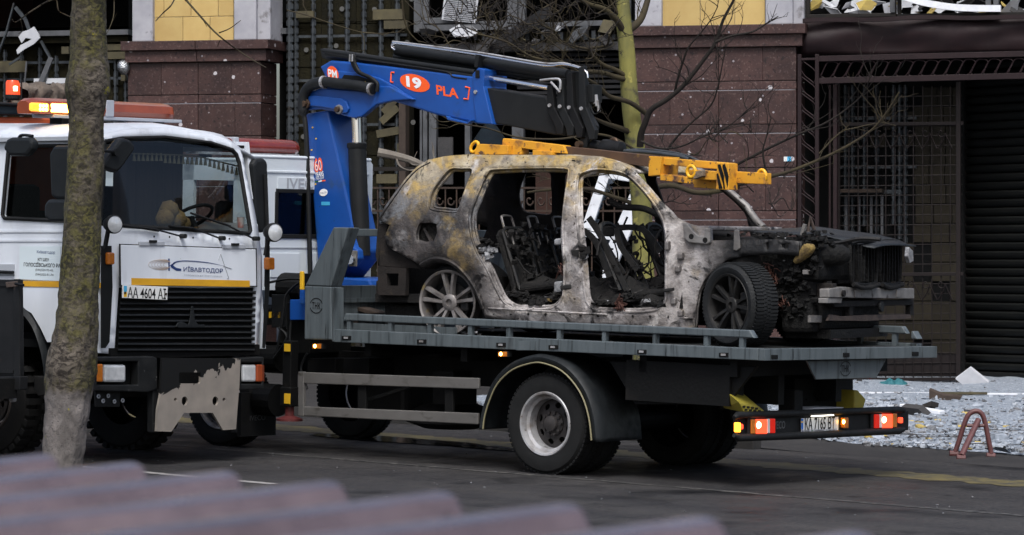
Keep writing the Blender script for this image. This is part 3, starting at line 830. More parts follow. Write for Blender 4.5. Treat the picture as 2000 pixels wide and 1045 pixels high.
# the far rail runs on to the deck's tail, and shows beyond the car's nose
q0 = Vector((rb.x + .1, DW - .14, rb.z - .04))
MB().prism([q0, Vector((UR - .02, DW - .14, q0.z + .0)), Vector((UR + .03, DW - .14, q0.z - .07)), q0 - Vector((0, 0, .07))], (0, .1, 0)).build('guard_rail', 'deck_paint', tow, bevel=.01)
q1 = tq(690, 624, .32); q2 = tq(892, 634, .32)
MB().hexa([(q1.x, .3, deck_z(q1.x)), (q2.x, .3, deck_z(q2.x)), (q2.x, .33, deck_z(q2.x)), (q1.x, .33, deck_z(q1.x)), (q1.x, .3, deck_z(q1.x) + .085), (q2.x, .3, deck_z(q2.x) + .085), (q2.x, .33, deck_z(q2.x) + .085), (q1.x, .33, deck_z(q1.x) + .085)]).build('wheel_guide', 'deck_paint', tow)
# latches and side marker lamps
for px, py in ((676, 660), (823, 667), (978, 673.5), (1080, 678), (1253, 687), (1413, 693)):
    o = tpoly('latch', 'chassis_black', rect(px - 9, py - 4, px + 9, py + 4), -.008, .01, bevel=.002); base = tq(px, py, -.012)
    MB().box(base.x - .025, base.x + .02, -.018, -.008, base.z - .008, base.z + .010).build('clip', 'rim_silver', o)
for px, py in ((1512, 697), (1652, 693), (1787, 691)): fpoly('latch', 'chassis_black', rect(px - 6, py - 4, px + 6, py + 4), UR + .07, UR + .08)
for px, py in ((617, 676), (980, 691.5)):
    o = tpoly('marker_lamp', 'plastic_black', rect(px - 8, py - 5, px + 12, py + 6), -.005, .06, bevel=.004)
    tpoly('lens', 'amber_lens', rect(px - 7, py - 4.4, px + 9, py + 5), -.018, -.006, o, .003); c = tq(px - 2.5, py, -.022)
    MB().lathe([(.017, 0), (.013, -.007), (0, -.010)], c + Vector((0, .004, 0)), (0, 1, 0), 14).build('bulb', 'orange_hot', o, smooth=60)
# bolted plate and drips on the beam
tpoly('repair_plate', 'deck_paint', rect(1008, 666, 1047, 684), -.004, .0, bevel=.001)

# headboard: near side plate, sloping post, cross-bars, inner panels
hb_ = tpoly('headboard', 'deck_paint', [(595, 558), (646, 560), (648, 664), (594, 663)], -.02, .14, bevel=.012)
tpoly('headboard_edge', 'deck_paint', [(646.5, 562), (652, 562), (652, 667), (648.5, 667)], -.012, .13, bevel=.004)
tpoly('headboard_post', 'deck_paint', [(596, 557.5), (651, 444), (681, 444.5), (646, 559.5)], -.02, .14, bevel=.010)
pt = tq(684, 446, .14); pb = tq(650, 558, .14)
MB().box(pt.x - .10, pt.x + .02, .14, DW - .1, pt.z - .075, pt.z - .005).build('headboard_crossbar', 'deck_paint', tow, bevel=.006)
MB().box(pb.x - .06, pb.x + .0, .14, DW - .02, deck_z(pb.x), pb.z + .0).build('headboard_panel', 'deck_paint', tow, bevel=.006)
for zz in (.10, .28): MB().box(pb.x + .0, pb.x + .03, .14, DW - .1, deck_z(pb.x) + zz, deck_z(pb.x) + zz + .04).build('panel_rib', 'deck_paint', tow)
# far sloping post
fp = [tq(x, y, -.02) + Vector((0, DW - .08, 0)) for x, y in ((596, 557.5), (651, 444), (681, 444.5), (646, 559.5))]
MB().prism(fp, (0, .12, 0)).build('headboard_post', 'deck_paint', tow, bevel=.01)
# maker's badge on the headboard and on the rear plate
def badge(parent, c, xd, yd, rx, ry, txt):
    c, xd, yd = Vector(c), Vector(xd), Vector(yd); nd = xd.cross(yd); mb = MB(); n = 40
    for k0_, k1_ in ((2, 18), (22, 38)):
        rows = [[c + xd * rx * s_ * math.cos(6.2832 * k / n) + yd * ry * s_ * math.sin(6.2832 * k / n) + nd * .003 for s_ in (.9, 1.0)] for k in range(k0_, k1_ + 1)]
        mb.sheet(rows)
    o = mb.build('badge_ring', 'decal_black', parent)
    text('badge_lettering', txt, ry * .9, 'decal_black', o, c, xd, yd, width=rx * 1.3, bold=.01, depth=.003)
badge(hb_, tq(618, 597, -.021), (1, 0, 0), (0, 0, 1), .085, .075, 'ТНК')
badge(bpy.data.objects['rear_plate'], T.front(1651, 720, UR + .001), (0, 1, 0), (0, 0, 1), .088, .068, 'ТНК')

# chassis, tanks and boxes under the deck
for v in (.72, 1.62): MB().box(-6.0, 2.0, v, v + .09, .72, .98).build('chassis_rail', 'chassis_black', tow)
for u in (-2.4, -1.2, .9, 1.9): MB().box(u, u + .08, .12, DW - .12, .98, deck_z(u) - .05).build('cross_member', 'chassis_black', tow)
for u, v in ((-.0, .1),): MB().cyl((u, .45, .46), (u, 2.1, .46), .1).build('axle', 'chassis_black', tow)
tpoly('tool_box', 'chassis_black', rect(600, 700, 655, 735), .35, .75); tpoly('tool_box', 'chassis_black', rect(670, 700, 720, 735), .35, .75)
tpoly('fuel_tank', 'chassis_black', rect(700, 745, 790, 812), .5, 1.0, bevel=.05); tpoly('battery_box', 'chassis_black', rect(845, 725, 885, 790), .45, .8)
o = MB().lathe([(.0, -.12), (.26, -.12), (.43, -.06), (.43, .06), (.26, .12), (0, .12)], tq(880, 812, 1.0), (0, 0, 1), 28).build('spare_wheel', 'rubber', tow, smooth=50)
# side under-run guard
g = tpoly('underrun_rail', 'aluminium', [(592, 727), (935, 738.5), (935, 760), (592, 749)], .02, .05, bevel=.008)
tpoly('underrun_rail', 'aluminium', [(592, 794), (933, 807), (933, 829), (592, 812)], .02, .05, bevel=.008)
tpoly('underrun_post', 'aluminium', [(582, 726), (592.5, 726), (592.5, 813), (582, 812)], .015, .055, bevel=.006)
for y0, y1, dy in ((735, 735, 11.5), (802, 802, 13)):
    for k in (.16, .82): pass
for px in (706, 876): tpoly('underrun_bracket', 'chassis_black', rect(px - 8, 738, px + 8, 815), .052, .085)
tpoly('brace', 'chassis_black', [(716, 778), (800, 752), (800, 758), (718, 786)], .2, .23)

# wheels
def truck_wheel(c, r_t, w, face, out, dual=True, lug=0, rim_r=.285, tyre_m='rubber', rim_m='rim_silver', conc=True, frame=None, par=None, steer=0.0):
    """c: centre of the outer face; out: unit axis pointing outwards"""
    root = bpy.data.objects.new('wheel', None); COL.objects.link(root); root.parent = par
    root.location = c
    ax = Vector(out)
    tyres = [0] if not dual else [0, -(w + .04)]
    for d in tyres:
        k = r_t
        prof = [(rim_r, -.02), (rim_r + .015, 0.0), (k * .80, .012), (k * .93, .0), (k * .985, -.03), (k, -.05), (k, -w * .32), (k - .014, -w * .33), (k - .014, -w * .37), (k, -w * .38), (k, -w * .62), (k - .014, -w * .63), (k - .014, -w * .67), (k, -w * .68), (k, -w + .05), (k * .985, -w + .03), (k * .93, -w), (k * .8, -w - .012), (rim_r, -w + .02)]
        prof = [(r_, a_ + d) for r_, a_ in prof]
        mb = MB().lathe(prof, (0, 0, 0), ax, 56)
        if lug:
            x = ax.cross(Vector((0, 0, 1))).normalized(); z = Vector((0, 0, 1))
            for i in range(lug):
                for sgn, off in ((1, 0), (-1, .5)):
                    t = 6.28318 * (i + off) / lug
                    rad = x * math.cos(t) + z * math.sin(t); tan = -x * math.sin(t) + z * math.cos(t)
                    cc = rad * (k + .004) + ax * (d - w / 2 + sgn * w * .30)
                    mb.obox(cc, (rad, tan, ax), (.026, k * 3.1416 / lug * .58, w * .215))
        else:
            x = ax.cross(Vector((0, 0, 1))).normalized(); z = Vector((0, 0, 1)); nl = 64
            for i in range(nl):
                t = 6.28318 * i / nl; rad = x * math.cos(t) + z * math.sin(t); tan = -x * math.sin(t) + z * math.cos(t)
                for aoff in (-.06, -w + .06):
                    mb.obox(rad * (k - .006) + ax * (d + aoff), (rad, tan, ax), (.012, k * 3.1416 / nl * .7, .035))
        mb.build('tyre', tyre_m, root, smooth=35)
    # rim: flange, deep barrel, disc with hand holes, hub and nuts
    dd = -.17 if conc else -.03
    mb = MB().lathe([(rim_r + .012, -.004), (rim_r + .004, .008), (rim_r - .012, .004), (rim_r - .025, -.03), (rim_r - .03, -.05), (rim_r - .055, -.065), (rim_r - .06, dd - .04)], (0, 0, 0), ax, 56)
    rim = mb.build('rim', rim_m, root, smooth=40)
    R_ = rim_r - .058; n = 36
    x = ax.cross(Vector((0, 0, 1))).normalized(); z = Vector((0, 0, 1))
    outer = [(R_ * math.cos(6.2832 * i / n), R_ * math.sin(6.2832 * i / n)) for i in range(n)]
    holes = []
    for i in range(8):
        t = 6.2832 * (i + .3) / 8; hx, hy = math.cos(t) * R_ * .74, math.sin(t) * R_ * .74
        holes.append([(hx + .026 * math.cos(q) * math.cos(t) - .034 * math.sin(q) * math.sin(t), hy + .026 * math.cos(q) * math.sin(t) + .034 * math.sin(q) * math.cos(t)) for q in [6.2832 * k / 10 for k in range(10)]])
    rv, rf = holed(outer, holes)
    def dish(p): return dd + (.05 if conc else 0) * max(0.0, 1 - p.length / R_) ** .8
    MB().add([x * p[0] + z * p[1] + ax * dish(p) for p in rv], rf).build('disc', 'rim_inner', rim, solid=.012)
    mb = MB().lathe([(R_ * .52, dd + .02), (R_ * .5, dd + .05), (R_ * .34, dd + .065), (R_ * .30, dd + .10), (R_ * .12, dd + .115), (0, dd + .115)], (0, 0, 0), ax, 24)
    for i in range(10):
        t = 6.2832 * i / 10; p = (x * math.cos(t) + z * math.sin(t)) * R_ * .44 + ax * (dd + .045); mb.cyl(p, p + ax * .035, .014, n=6)
    mb.build('hub', 'rim_inner', rim, smooth=40)
    MB().lathe([(rim_r - .07, dd - .03), (0, dd - .03)], (0, 0, 0), ax, 24).build('drum', 'chassis_black', rim)
    return root
NV = Vector((0, -1, 0)); PV = Vector((0, 1, 0))
wc = tq(1064, 828, .03)
truck_wheel((wc.x, .03, .46), .46, .28, 0, NV, par=tow)
truck_wheel((wc.x, DW - .10, .46), .46, .28, 0, PV, par=tow)
truck_wheel((-4.40, 2.38, .46), .46, .28, 0, PV, dual=False, conc=False, par=tow)
truck_wheel((-4.40, .20, .46), .46, .28, 0, NV, dual=False, conc=False, par=tow)

# rear mudguard: arched sheet with a lip, yellow beading along the edge
arc = [(944, 838), (947, 815), (955, 787), (972, 750), (1002, 722), (1040, 709), (1064, 710), (1094, 722), (1119, 745), (1139, 777), (1151, 817), (1156, 860)]
pin = smooth_path([tq(x, y, -.03) for x, y in arc], 4)
cen = Vector((wc.x - .02, -.03, .46))
def grow(p, k): d = (p - cen); d.y = 0; return p + d.normalized() * k
def sh(p, v): return Vector((p.x, v, p.z))
for side, (va, vb) in (('near', (-.03, .62)), ('far', (DW + .05, DW - .58))):
    rows = [[sh(p, va) for p in pin], [sh(grow(p, .05), va + (.0 if side == 'near' else 0)) for p in pin], [sh(grow(p, .075), va + (.03 if side == 'near' else -.03)) for p in pin], [sh(grow(p, .085), va + (.12 if side == 'near' else -.12)) for p in pin], [sh(grow(p, .07), va + (.15 if side == 'near' else -.15)) for p in pin], [sh(grow(p, .07), vb) for p in pin]]
    mg = MB().sheet(rows).build('mudguard', 'fender_black', tow, smooth=40, solid=.012)
    if side == 'near': MB().tube([sh(p, -.036) for p in pin], .008, 6).build('beading', 'sign_beading' if 'sign_beading' in MATS else mat('sign_beading', (.42, .38, .22), rough=.5), mg)
e0 = grow(pin[-1], .07)

# rear cross panel with lightening holes, wheel chocks, bumper
UB = tq(1438, 809, .05).x
rv, rf = holed([(T.front(x, y, UB - .25).y, T.front(x, y, UB - .25).z) for x, y in rect(1552, 740, 1666, 800)], [[(T.front(cx + rx * math.cos(t), cy + ry * math.sin(t), UB - .25).y, T.front(cx + rx * math.cos(t), cy + ry * math.sin(t), UB - .25).z) for t in [k * .5236 for k in range(12)]] for cx, cy, rx, ry in ((1560, 768, 3.5, 6), (1593, 769.5, 5, 6.5), (1627, 765, 4, 6), (1575, 780, 1.5, 2), (1608, 771, 1.2, 1.6), (1610, 758, 1.2, 1.6))])
MB().add([(UB - .25, p[0], p[1]) for p in rv], rf).build('cross_panel', 'chassis_black', tow, solid=.02)
tpoly('tail_frame', 'chassis_black', rect(1405, 712, 1440, 800), .3, .4); 
MB().box(.75, 1.9, .12, .2, .72, 1.08).build('side_valance', 'chassis_black', tow)
tpoly('side_panel', 'chassis_black', [(1190, 705), (1478, 716), (1420, 790), (1240, 790)], .16, .2)
MB().cyl(tq(1381, 763, .15), tq(1381, 763, .15) - Vector((0, .01, 0)), .032).build('reflector', mat('reflector_red', (.12, .012, .006), rough=.4), tow)
def chock(c, s_):
    pts = [(0, 0), (.34, 0), (.34, .05), (.12, .20), (.0, .14)]
    o = MB().prism([c + Vector((0, x * s_, z)) for x, z in pts], (-.22, 0, 0)).build('wheel_chock', 'chock_yellow', tow, bevel=.012)
    for i in range(4):
        for j in range(2):
            q = c + Vector((.001, (.05 + i * .055) * s_, .03 + j * .05 if i < 3 else .03)); MB().box(q.x, q.x + .004, q.y - .012, q.y + .012, q.z - .008, q.z + .008).build('slot', 'decal_black', o)
    return o
P = [T.front(x, y, UB + .02) for x, y in ((1442, 785), (1479, 793), (1500, 808), (1453, 806))]
o = MB().hexa([P[3], P[2], P[2] + Vector((-.30, .20, .04)), P[3] + Vector((-.30, .10, .02)), P[0], P[1], P[1] + Vector((-.30, .16, .11)), P[0] + Vector((-.30, .14, .12))]).build('wheel_chock', 'chock_yellow', tow, bevel=.015)
for i in range(4):
    for j in range(2):
        q = P[3].lerp(P[2], .15 + .2 * i).lerp(P[0].lerp(P[1], .15 + .2 * i), .3 + .3 * j); MB().box(q.x + .0, q.x + .006, q.y - .018, q.y + .018, q.z - .008, q.z + .008).build('slot', 'decal_black', o)
P = [T.front(x, y, UB - .05) for x, y in ((1669, 800), (1686, 800), (1692, 780), (1676, 762), (1669, 762))]
MB().prism(P, (-.28, .0, 0)).build('wheel_chock', 'chock_yellow', tow, bevel=.012)
for px in (1520,): fpoly('bumper_bracket', 'chassis_black', rect(px, 760, px + 16, 812), UB - .2, UB - .02)
# bumper: rolled upper and lower lips, recessed panel
def fq(px, py, u): return T.front(px, py, u)
bp = fpoly('bumper', 'plastic_black', [(1432, 813), (1766, 802), (1766, 840), (1433, 856)], UB - .06, UB - .01, bevel=.006)
up = [fq(x, y, UB + .01) for x, y in ((1434, 816), (1440, 811), (1600, 805.5), (1755, 800), (1765, 802))]
MB().tube(up, [.02, .032, .032, .032, .022], 10).build('lip', 'plastic_black', bp, smooth=60)
up = [fq(x, y, UB + .01) for x, y in ((1434, 850), (1441, 855), (1600, 849), (1755, 841), (1765, 838))]
MB().tube(up, [.02, .035, .035, .035, .022], 10).build('lip', 'plastic_black', bp, smooth=60)
def lamp(x0, y0, x1, y1, m, name='tail_lamp', d=.03, par=None, bev=.008, sl=0):
    return fpoly(name, m, [(x0, y0), (x1, y0 + sl), (x1, y1 + sl), (x0, y1)], UB - .005, UB + d, par or bp, bev)
for x0, y0, x1, y1, flip in ((1461, 819, 1508, 847, 1), (1702, 809, 1746, 836, -1)):
    hs = lamp(x0 - 4, y0 - 3, x1 + 3, y1 + 3, 'plastic_black', 'lamp_housing', .02, sl=-2)
    w_ = x1 - x0
    segs = [(0, .2, 'amber_lens'), (.2, .66, 'red_lit'), (.66, .78, 'lens_white'), (.78, 1, 'red_lens')]
    for a_, b_, m_ in segs:
        if flip < 0: a_, b_ = 1 - b_, 1 - a_
        lamp(x0 + w_ * a_ + .3, y0 - 2 * a_, x0 + w_ * b_ - .3, y1 - 2 * a_, m_, 'lens', .034, hs, .006)
    cx = x0 + w_ * (.44 if flip > 0 else .56); cy = y0 + (y1 - y0) * .40
    MB().lathe([(.032, 0), (.025, .012), (0, .016)], fq(cx, cy, UB + .035), (1, 0, 0), 16).build('bulb_glow', 'red_hot', hs, smooth=60)
lamp(1433, 825, 1441, 844, 'orange_lens_lit', 'side_lamp', .03); lamp(1441.5, 828, 1446, 838, 'red_lit', 'side_lamp', .03)
lamp(1753, 815, 1758, 826, 'red_lit', 'side_lamp', .03)
o = lamp(1641, 815, 1650, 836, 'amber_lens', 'side_lamp', .04); MB().lathe([(.02, 0), (.012, .01), (0, .012)], fq(1647.5, 824, UB + .041), (1, 0, 0), 12).build('bulb_glow', 'orange_hot', o)
plt = fpoly('number_plate', 'plate_white', [(1564, 817), (1635, 814), (1635, 841), (1564, 844)], UB + .0, UB + .014, bp, .002)
fpoly('plate_band', 'plate_blue', [(1564.8, 818), (1568.5, 817.8), (1568.5, 838.5), (1564.8, 838.7)], UB + .0145, UB + .0165, plt, 0); fpoly('plate_band', 'sign_yellow', [(1564.9, 823), (1568.4, 822.9), (1568.4, 825.5), (1564.9, 825.6)], UB + .0168, UB + .0175, plt, 0)
mat('decal_grey', (.16, .17, .18), rough=.5)
pd = fq(1635, 826, UB) - fq(1564, 829, UB)
text('plate_lettering', 'КА 7165 ВТ', .115, 'decal_black', plt, fq(1601.5, 826.5, UB + .016), pd, (0, 0, 1), width=.475, bold=.012, depth=.002)
fpoly('plate_strip', 'board_white', [(1564.8, 839.5), (1634.5, 836.8), (1634.5, 840.5), (1564.8, 843.2)], UB + .0145, UB + .016, plt, 0)
for x0, x1, m_ in ((1566, 1569.5, 'decal_navy'), (1571, 1581, 'decal_grey'), (1585, 1588.5, 'decal_green'), (1591, 1609, 'decal_grey'), (1614, 1616, 'decal_green'), (1618, 1624, 'decal_grey'), (1626, 1630, 'decal_grey')): fpoly('strip_print', m_, [(x0, 841.3 - (x0 - 1565) * .039), (x1, 841.3 - (x1 - 1565) * .039), (x1, 842.6 - (x1 - 1565) * .039), (x0, 842.6 - (x0 - 1565) * .039)], UB + .0163, UB + .017, plt, 0)
text('bumper_lettering', 'IVECO', .07, mat('decal_grey', (.16, .17, .18), rough=.5), bp, fq(1521, 830, UB - .008), pd, (0, 0, 1), width=.19, bold=.02, depth=.003)
fpoly('paper', 'board_white', [(1533, 799), (1558, 794), (1612, 793), (1612, 799), (1540, 802)], UB - .24, UB - .04, bp, 0)

# ------------------------------------------------------------------ cab (seen from behind), roof light bar
UC = tq(487, 400, .1).x
cab = bpy.data.objects.new('cab', None); COL.objects.link(cab); cab.parent = tow
zt, zb_, zw0, zw1 = T.front(600, 312, UC).z, T.front(600, 566, UC).z, T.front(580, 460, UC).z, T.front(580, 375, UC).z
V0, V1 = .08, 1.90
wv0, wv1 = T.front(541, 400, UC).y, 1.5
rv, rf = holed([(V0, zb_), (V1, zb_), (V1, zt - .03), (V1 - .03, zt), (V0 + .03, zt), (V0, zt - .03)], [[(wv0, zw0), (wv1, zw0), (wv1, zw1), (wv0, zw1)]])
MB().add([(UC - .02, p[0], p[1]) for p in rv], rf).build('rear_wall', 'white_paint_clean', cab, solid=.04, offset=0)
MB().box(UC - .02, UC + .004, wv0 - .02, wv1 + .02, zw0 - .02, zw1 + .02).build('window_seal', 'rubber', cab) if False else None
mb = MB()
for a_, b_, c_, d_ in ((wv0 - .02, wv1 + .02, zw0 - .03, zw0 + .012), (wv0 - .02, wv1 + .02, zw1 - .012, zw1 + .03), (wv0 - .03, wv0 + .012, zw0, zw1), (wv1 - .012, wv1 + .03, zw0, zw1)): mb.box(UC - .03, UC + .012, a_, b_, c_, d_)
mb.build('window_seal', 'rubber', cab, bevel=.006)
MB().box(UC - .02, UC - .012, wv0, wv1, zw0, zw1).build('rear_window', 'cab_glass', cab)
ul = UC - 2.0
MB().box(ul, UC - .041, V0, V1, zt - .04, zt + .0).build('roof', 'white_paint_clean', cab, bevel=.05)
MB().box(UC - .06, UC + .008, V0 + .02, V1 - .02, zt - .0, zt + .035).build('roof_lip', 'white_paint_clean', cab, bevel=.015)
MB().box(UC + .001, UC + .012, V0 + .06, V1 - .06, zt - .14, zt - .115).build('swage', 'white_paint_clean', cab, bevel=.005)
for vv in (V0, V1 - .04):
    mb = MB(); mb.box(ul, UC - .041, vv, vv + .04, zb_ - .3, zw0 - .05); mb.box(ul, ul + .25, vv, vv + .04, zw0 - .05, zt - .05); mb.box(UC - .9, UC - .75, vv, vv + .04, zw0 - .05, zt - .05); mb.box(UC - .2, UC - .041, vv, vv + .04, zw0 - .05, zt - .05); mb.box(ul, UC - .041, vv, vv + .04, zw1 + .1, zt - .04)
    mb.build('side_wall', 'white_paint_clean', cab)
MB().box(ul - .02, ul + .02, V0, V1, zb_ - .5, zw0 - .1).build('front_panel', 'white_paint_clean', cab)
MB().box(ul + .1, UC - .1, V0 + .1, V1 - .1, zb_ - .35, zb_ - .2).build('floor', 'chassis_black', cab)
for v in (.35, 1.1): MB().box(UC - .75, UC - .62, v, v + .5, zb_ - .1, zw1 - .1).build('seat_back', 'interior_grey', cab, bevel=.06); MB().box(UC - .72, UC - .64, v + .12, v + .38, zw1 - .1, zw1 + .06).build('headrest', 'interior_grey', cab, bevel=.03)
# pressed panels and embossed lettering on the rear wall
for x0, x1, y0, y1 in ((541, 640, 348, 370), (527, 584, 494, 542), (600, 690, 494, 542)):
    a_, b_ = T.front(x0, y1, UC + .001), T.front(x1, y0, UC + .001); MB().box(UC + .001, UC + .010, a_.y, b_.y, a_.z, b_.z).build('pressed_panel', 'white_paint_clean', cab, bevel=.008)
a_ = T.front(545, 484, UC + .002); MB().box(UC + .001, UC + .006, V0 + .05, V1 - .05, a_.z - .006, a_.z + .004).build('seam', 'decal_faint', cab)
a_ = T.front(575, 484, UC + .002); text('embossed_lettering', 'IVECO', .105, 'decal_faint', cab, T.front(597, 359, UC + .0105), (0, 1, 0), (0, 0, 1), width=.55, bold=.02, depth=.003)
# red light bar across the roof
lbz0, lbz1 = T.front(500, 292, UC - .5).z, T.front(500, 274, UC - .5).z
lv0, lv1 = -.05, 1.55
lb = MB().lathe([(.035, lv0 + .0), (.075, lv0 + .06), (.085, lv0 + .25), (.085, lv1 - .1), (.07, lv1 - .02), (.03, lv1 + .03)], (UC - .75, 0, zt + .125), (0, 1, 0), 14, True, True).build('light_bar', 'red_bar', tow, smooth=40)
MB().box(UC - .84, UC - .66, lv0 + .1, lv1 - .04, zt + .035, zt + .06).build('bar_base', 'rim_silver', lb); MB().box(UC - .84, UC - .655, .55, .62, zt + .04, zt + .215).build('bar_clamp', 'decal_faint', lb, bevel=.01)
for v in (.2, 1.3): MB().box(UC - .8, UC - .7, v, v + .08, zt - .01, zt + .05).build('bar_foot', 'chassis_black', lb)
# gear between cab and bed: pump, hoses, stabiliser leg
MB().cyl(tq(556, 560, .45), tq(600, 562, .45), .14).build('air_tank', 'chassis_black', tow); MB().cyl(tq(520, 700, .35), tq(552, 700, .35), .13).build('air_tank', 'chassis_black', tow)
o = MB().box(-.07, .07, -.07, .07, 0, .62); p = tq(561, 790, .12)
sl_ = MB().box(p.x - .055, p.x + .055, .1, .21, p.z + .0, p.z + .62).build('stabiliser_leg', 'chassis_black', tow, bevel=.01)
MB().box(p.x - .07, p.x + .07, .085, .225, p.z - .02, p.z + .17).build('leg_box', 'chassis_black', sl_, bevel=.01)
MB().cyl((p.x, .155, p.z - .13), (p.x, .155, p.z), .045).build('leg_ram', 'stab_red', sl_); MB().lathe([(.13, 0), (.13, .02), (.05, .05)], (p.x, .155, p.z - .16), (0, 0, 1), 20, True, True).build('leg_foot', 'stab_red', sl_)
for y0, y1 in ((672, 686), (769, 788)): a_ = tq(555, y1, .08); b_ = tq(567, y0, .08); MB().box(a_.x, b_.x, .078, .084, a_.z, b_.z).build('warning_sticker', 'sign_yellow', sl_)
tpoly('crane_base', 'chassis_black', rect(560, 590, 605, 690), .3, .9); tpoly('valve_block', 'crane_blue', rect(566, 585, 594, 625), .2, .35); tpoly('valve_block', 'crane_black', rect(530, 575, 560, 640), .3, .5)
o = tpoly('safety_post', 'sign_yellow', rect(585, 530, 591, 566), .1, .13); tpoly('safety_post', 'crane_blue', rect(585, 566, 592, 594), .1, .13)
for i in range(4): tpoly('warning_sticker', 'sign_yellow', rect(525 + i * 6.2, 609, 529.5 + i * 6.2, 621), .3, .305, bevel=0)
for pts in (((590, 548), (560, 575), (552, 620), (540, 690)), ((525, 552), (560, 545), (590, 545)), ((600, 690), (588, 720), (600, 760)), ((573, 600), (566, 660), (575, 730), (572, 790)), ((545, 640), (560, 660), (535, 700))):
    MB().tube(smooth_path([tq(x, y, .22) for x, y in pts], 5), .013, 6).build('hose', 'plastic_black', tow, smooth=60)
MB().cyl(tq(512, 780, .3), tq(545, 782, .3), .16).build('air_tank', 'chassis_black', tow)
MB().box(-4.0, -3.95, .05, .55, .12, .55).build('mud_flap', 'rubber', tow)
text('flap_lettering', 'IVECO', .05, 'decal_grey', tow, (-3.945, .28, .3), (0, 1, 0), (0, 0, 1), width=.22, depth=.002)
mat('white_mirror', (.5, .5, .5))

# ------------------------------------------------------------------ loader crane
CV = 1.02
colm = tpoly('crane_column', 'crane_blue', [(597, 222), (640, 215), (700, 490), (694, 508), (664, 545), (622, 545), (612, 400)], CV, CV + .34, bevel=.02)
tpoly('crane_foot', 'crane_blue', [(640, 470), (676, 470), (698, 488), (700, 505), (690, 520), (664, 520), (640, 560)], CV - .10, CV - .01, bevel=.015)
p = tq(690, 507, CV - .1); MB().cyl(p, p - Vector((0, .05, 0)), .045, n=20).build('pivot_pin', 'chrome', colm); MB().box(p.x - .05, p.x + .06, CV - .115, CV - .10, p.z - .07, p.z + .09).build('pin_plate', 'aluminium', colm, bevel=.02)
tpoly('crane_turret', 'crane_blue', [(640, 540), (720, 545), (740, 600), (640, 600)], CV - .1, CV + .5, bevel=.02)
# lift cylinder: black barrel, chrome rod
p0, p1, p2 = tq(694, 232, CV + .1), tq(697, 284, CV + .1), tq(706, 500, CV + .1)
MB().cyl(p1, p2, .09, n=24).build('lift_cylinder', 'crane_black', tow, smooth=40); MB().cyl(p0 + Vector((0, 0, .12)), p1, .052, n=20).build('cylinder_rod', 'chrome', tow, smooth=40)
MB().lathe([(.095, 0), (.1, .01), (.1, .05), (.06, .06)], p1 - Vector((0, 0, .03)), (0, 0, 1), 20).build('cylinder_cap', 'crane_black', tow, smooth=40)
# boom: knuckle plate (proud) and long box
boom = tpoly('crane_boom', 'crane_blue', [(624, 130), (645, 118), (700, 122), (934, 150), (940, 172), (962, 240), (935, 242), (850, 224), (800, 208), (700, 178), (640, 160)], CV, CV + .30, bevel=.02)
kn = tpoly('boom_knuckle', 'crane_blue', [(592, 190), (598, 184), (608, 178), (625, 172), (690, 176), (720, 168), (760, 168), (807, 194), (766, 197), (735, 204), (706, 228), (690, 231), (670, 226), (655, 218), (625, 213), (600, 215), (590, 206)], CV - .05, CV + .02, bevel=.012)
tpoly('boom_knuckle', 'crane_blue', [(592, 190), (598, 184), (608, 178), (625, 172), (690, 176), (720, 168), (760, 168), (807, 194), (766, 197), (735, 204), (706, 228), (690, 231), (670, 226), (655, 218), (625, 213), (600, 215), (590, 206)], CV + .29, CV + .36, bevel=.012)
tpoly('knuckle_face', 'crane_blue', [(597, 193), (604, 187), (614, 186), (665, 192), (676, 198), (681, 212), (678, 220), (666, 222), (650, 213), (620, 208), (598, 207)], CV - .075, CV - .051, bevel=.01)
tpoly('boom_gusset', 'crane_blue', [(628, 150), (660, 138), (700, 142), (740, 152), (770, 168), (806, 193.5), (720, 186), (640, 176)], CV - .03, CV + .0, bevel=.012)
for px, py, r_, m_ in ((599.5, 203, .05, 'bolt_rust'), (664, 214, .046, 'rim_silver')):
    p = tq(px, py, CV - .075); o = MB().cyl(p, p - Vector((0, .03, 0)), r_ * 1.05, n=8).build('pivot_bolt', m_, kn, bevel=.006); MB().cyl(p - Vector((0, .03, 0)), p - Vector((0, .06, 0)), r_ * .62, n=16).build('bolt_end', 'bolt_rust', o, bevel=.004)
o = tpoly('boom_collar', 'crane_blue', [(922, 145), (934, 132), (946, 136), (944, 168), (962, 243), (930, 240), (924, 190)], CV - .02, CV + .33, bevel=.008)
p = tq(929.5, 179.5, CV - .02); MB().cyl(p, p - Vector((0, .015, 0)), .02, n=6).build('collar_bolt', 'rim_silver', o)
tpoly('collar_bracket', 'steel_dark', rect(928, 137, 936, 152), CV - .03, CV - .021)
tpoly('boom_step', 'crane_blue', [(870, 226), (876, 230), (912, 239), (920, 233), (920, 236), (912, 242), (874, 234)], CV - .06, CV + .0, bevel=.003)
tpoly('boom_vent', 'decal_black', [(665, 157), (672, 146), (700, 148), (736, 160), (738, 172), (720, 170)], CV - .033, CV - .029, bevel=0)
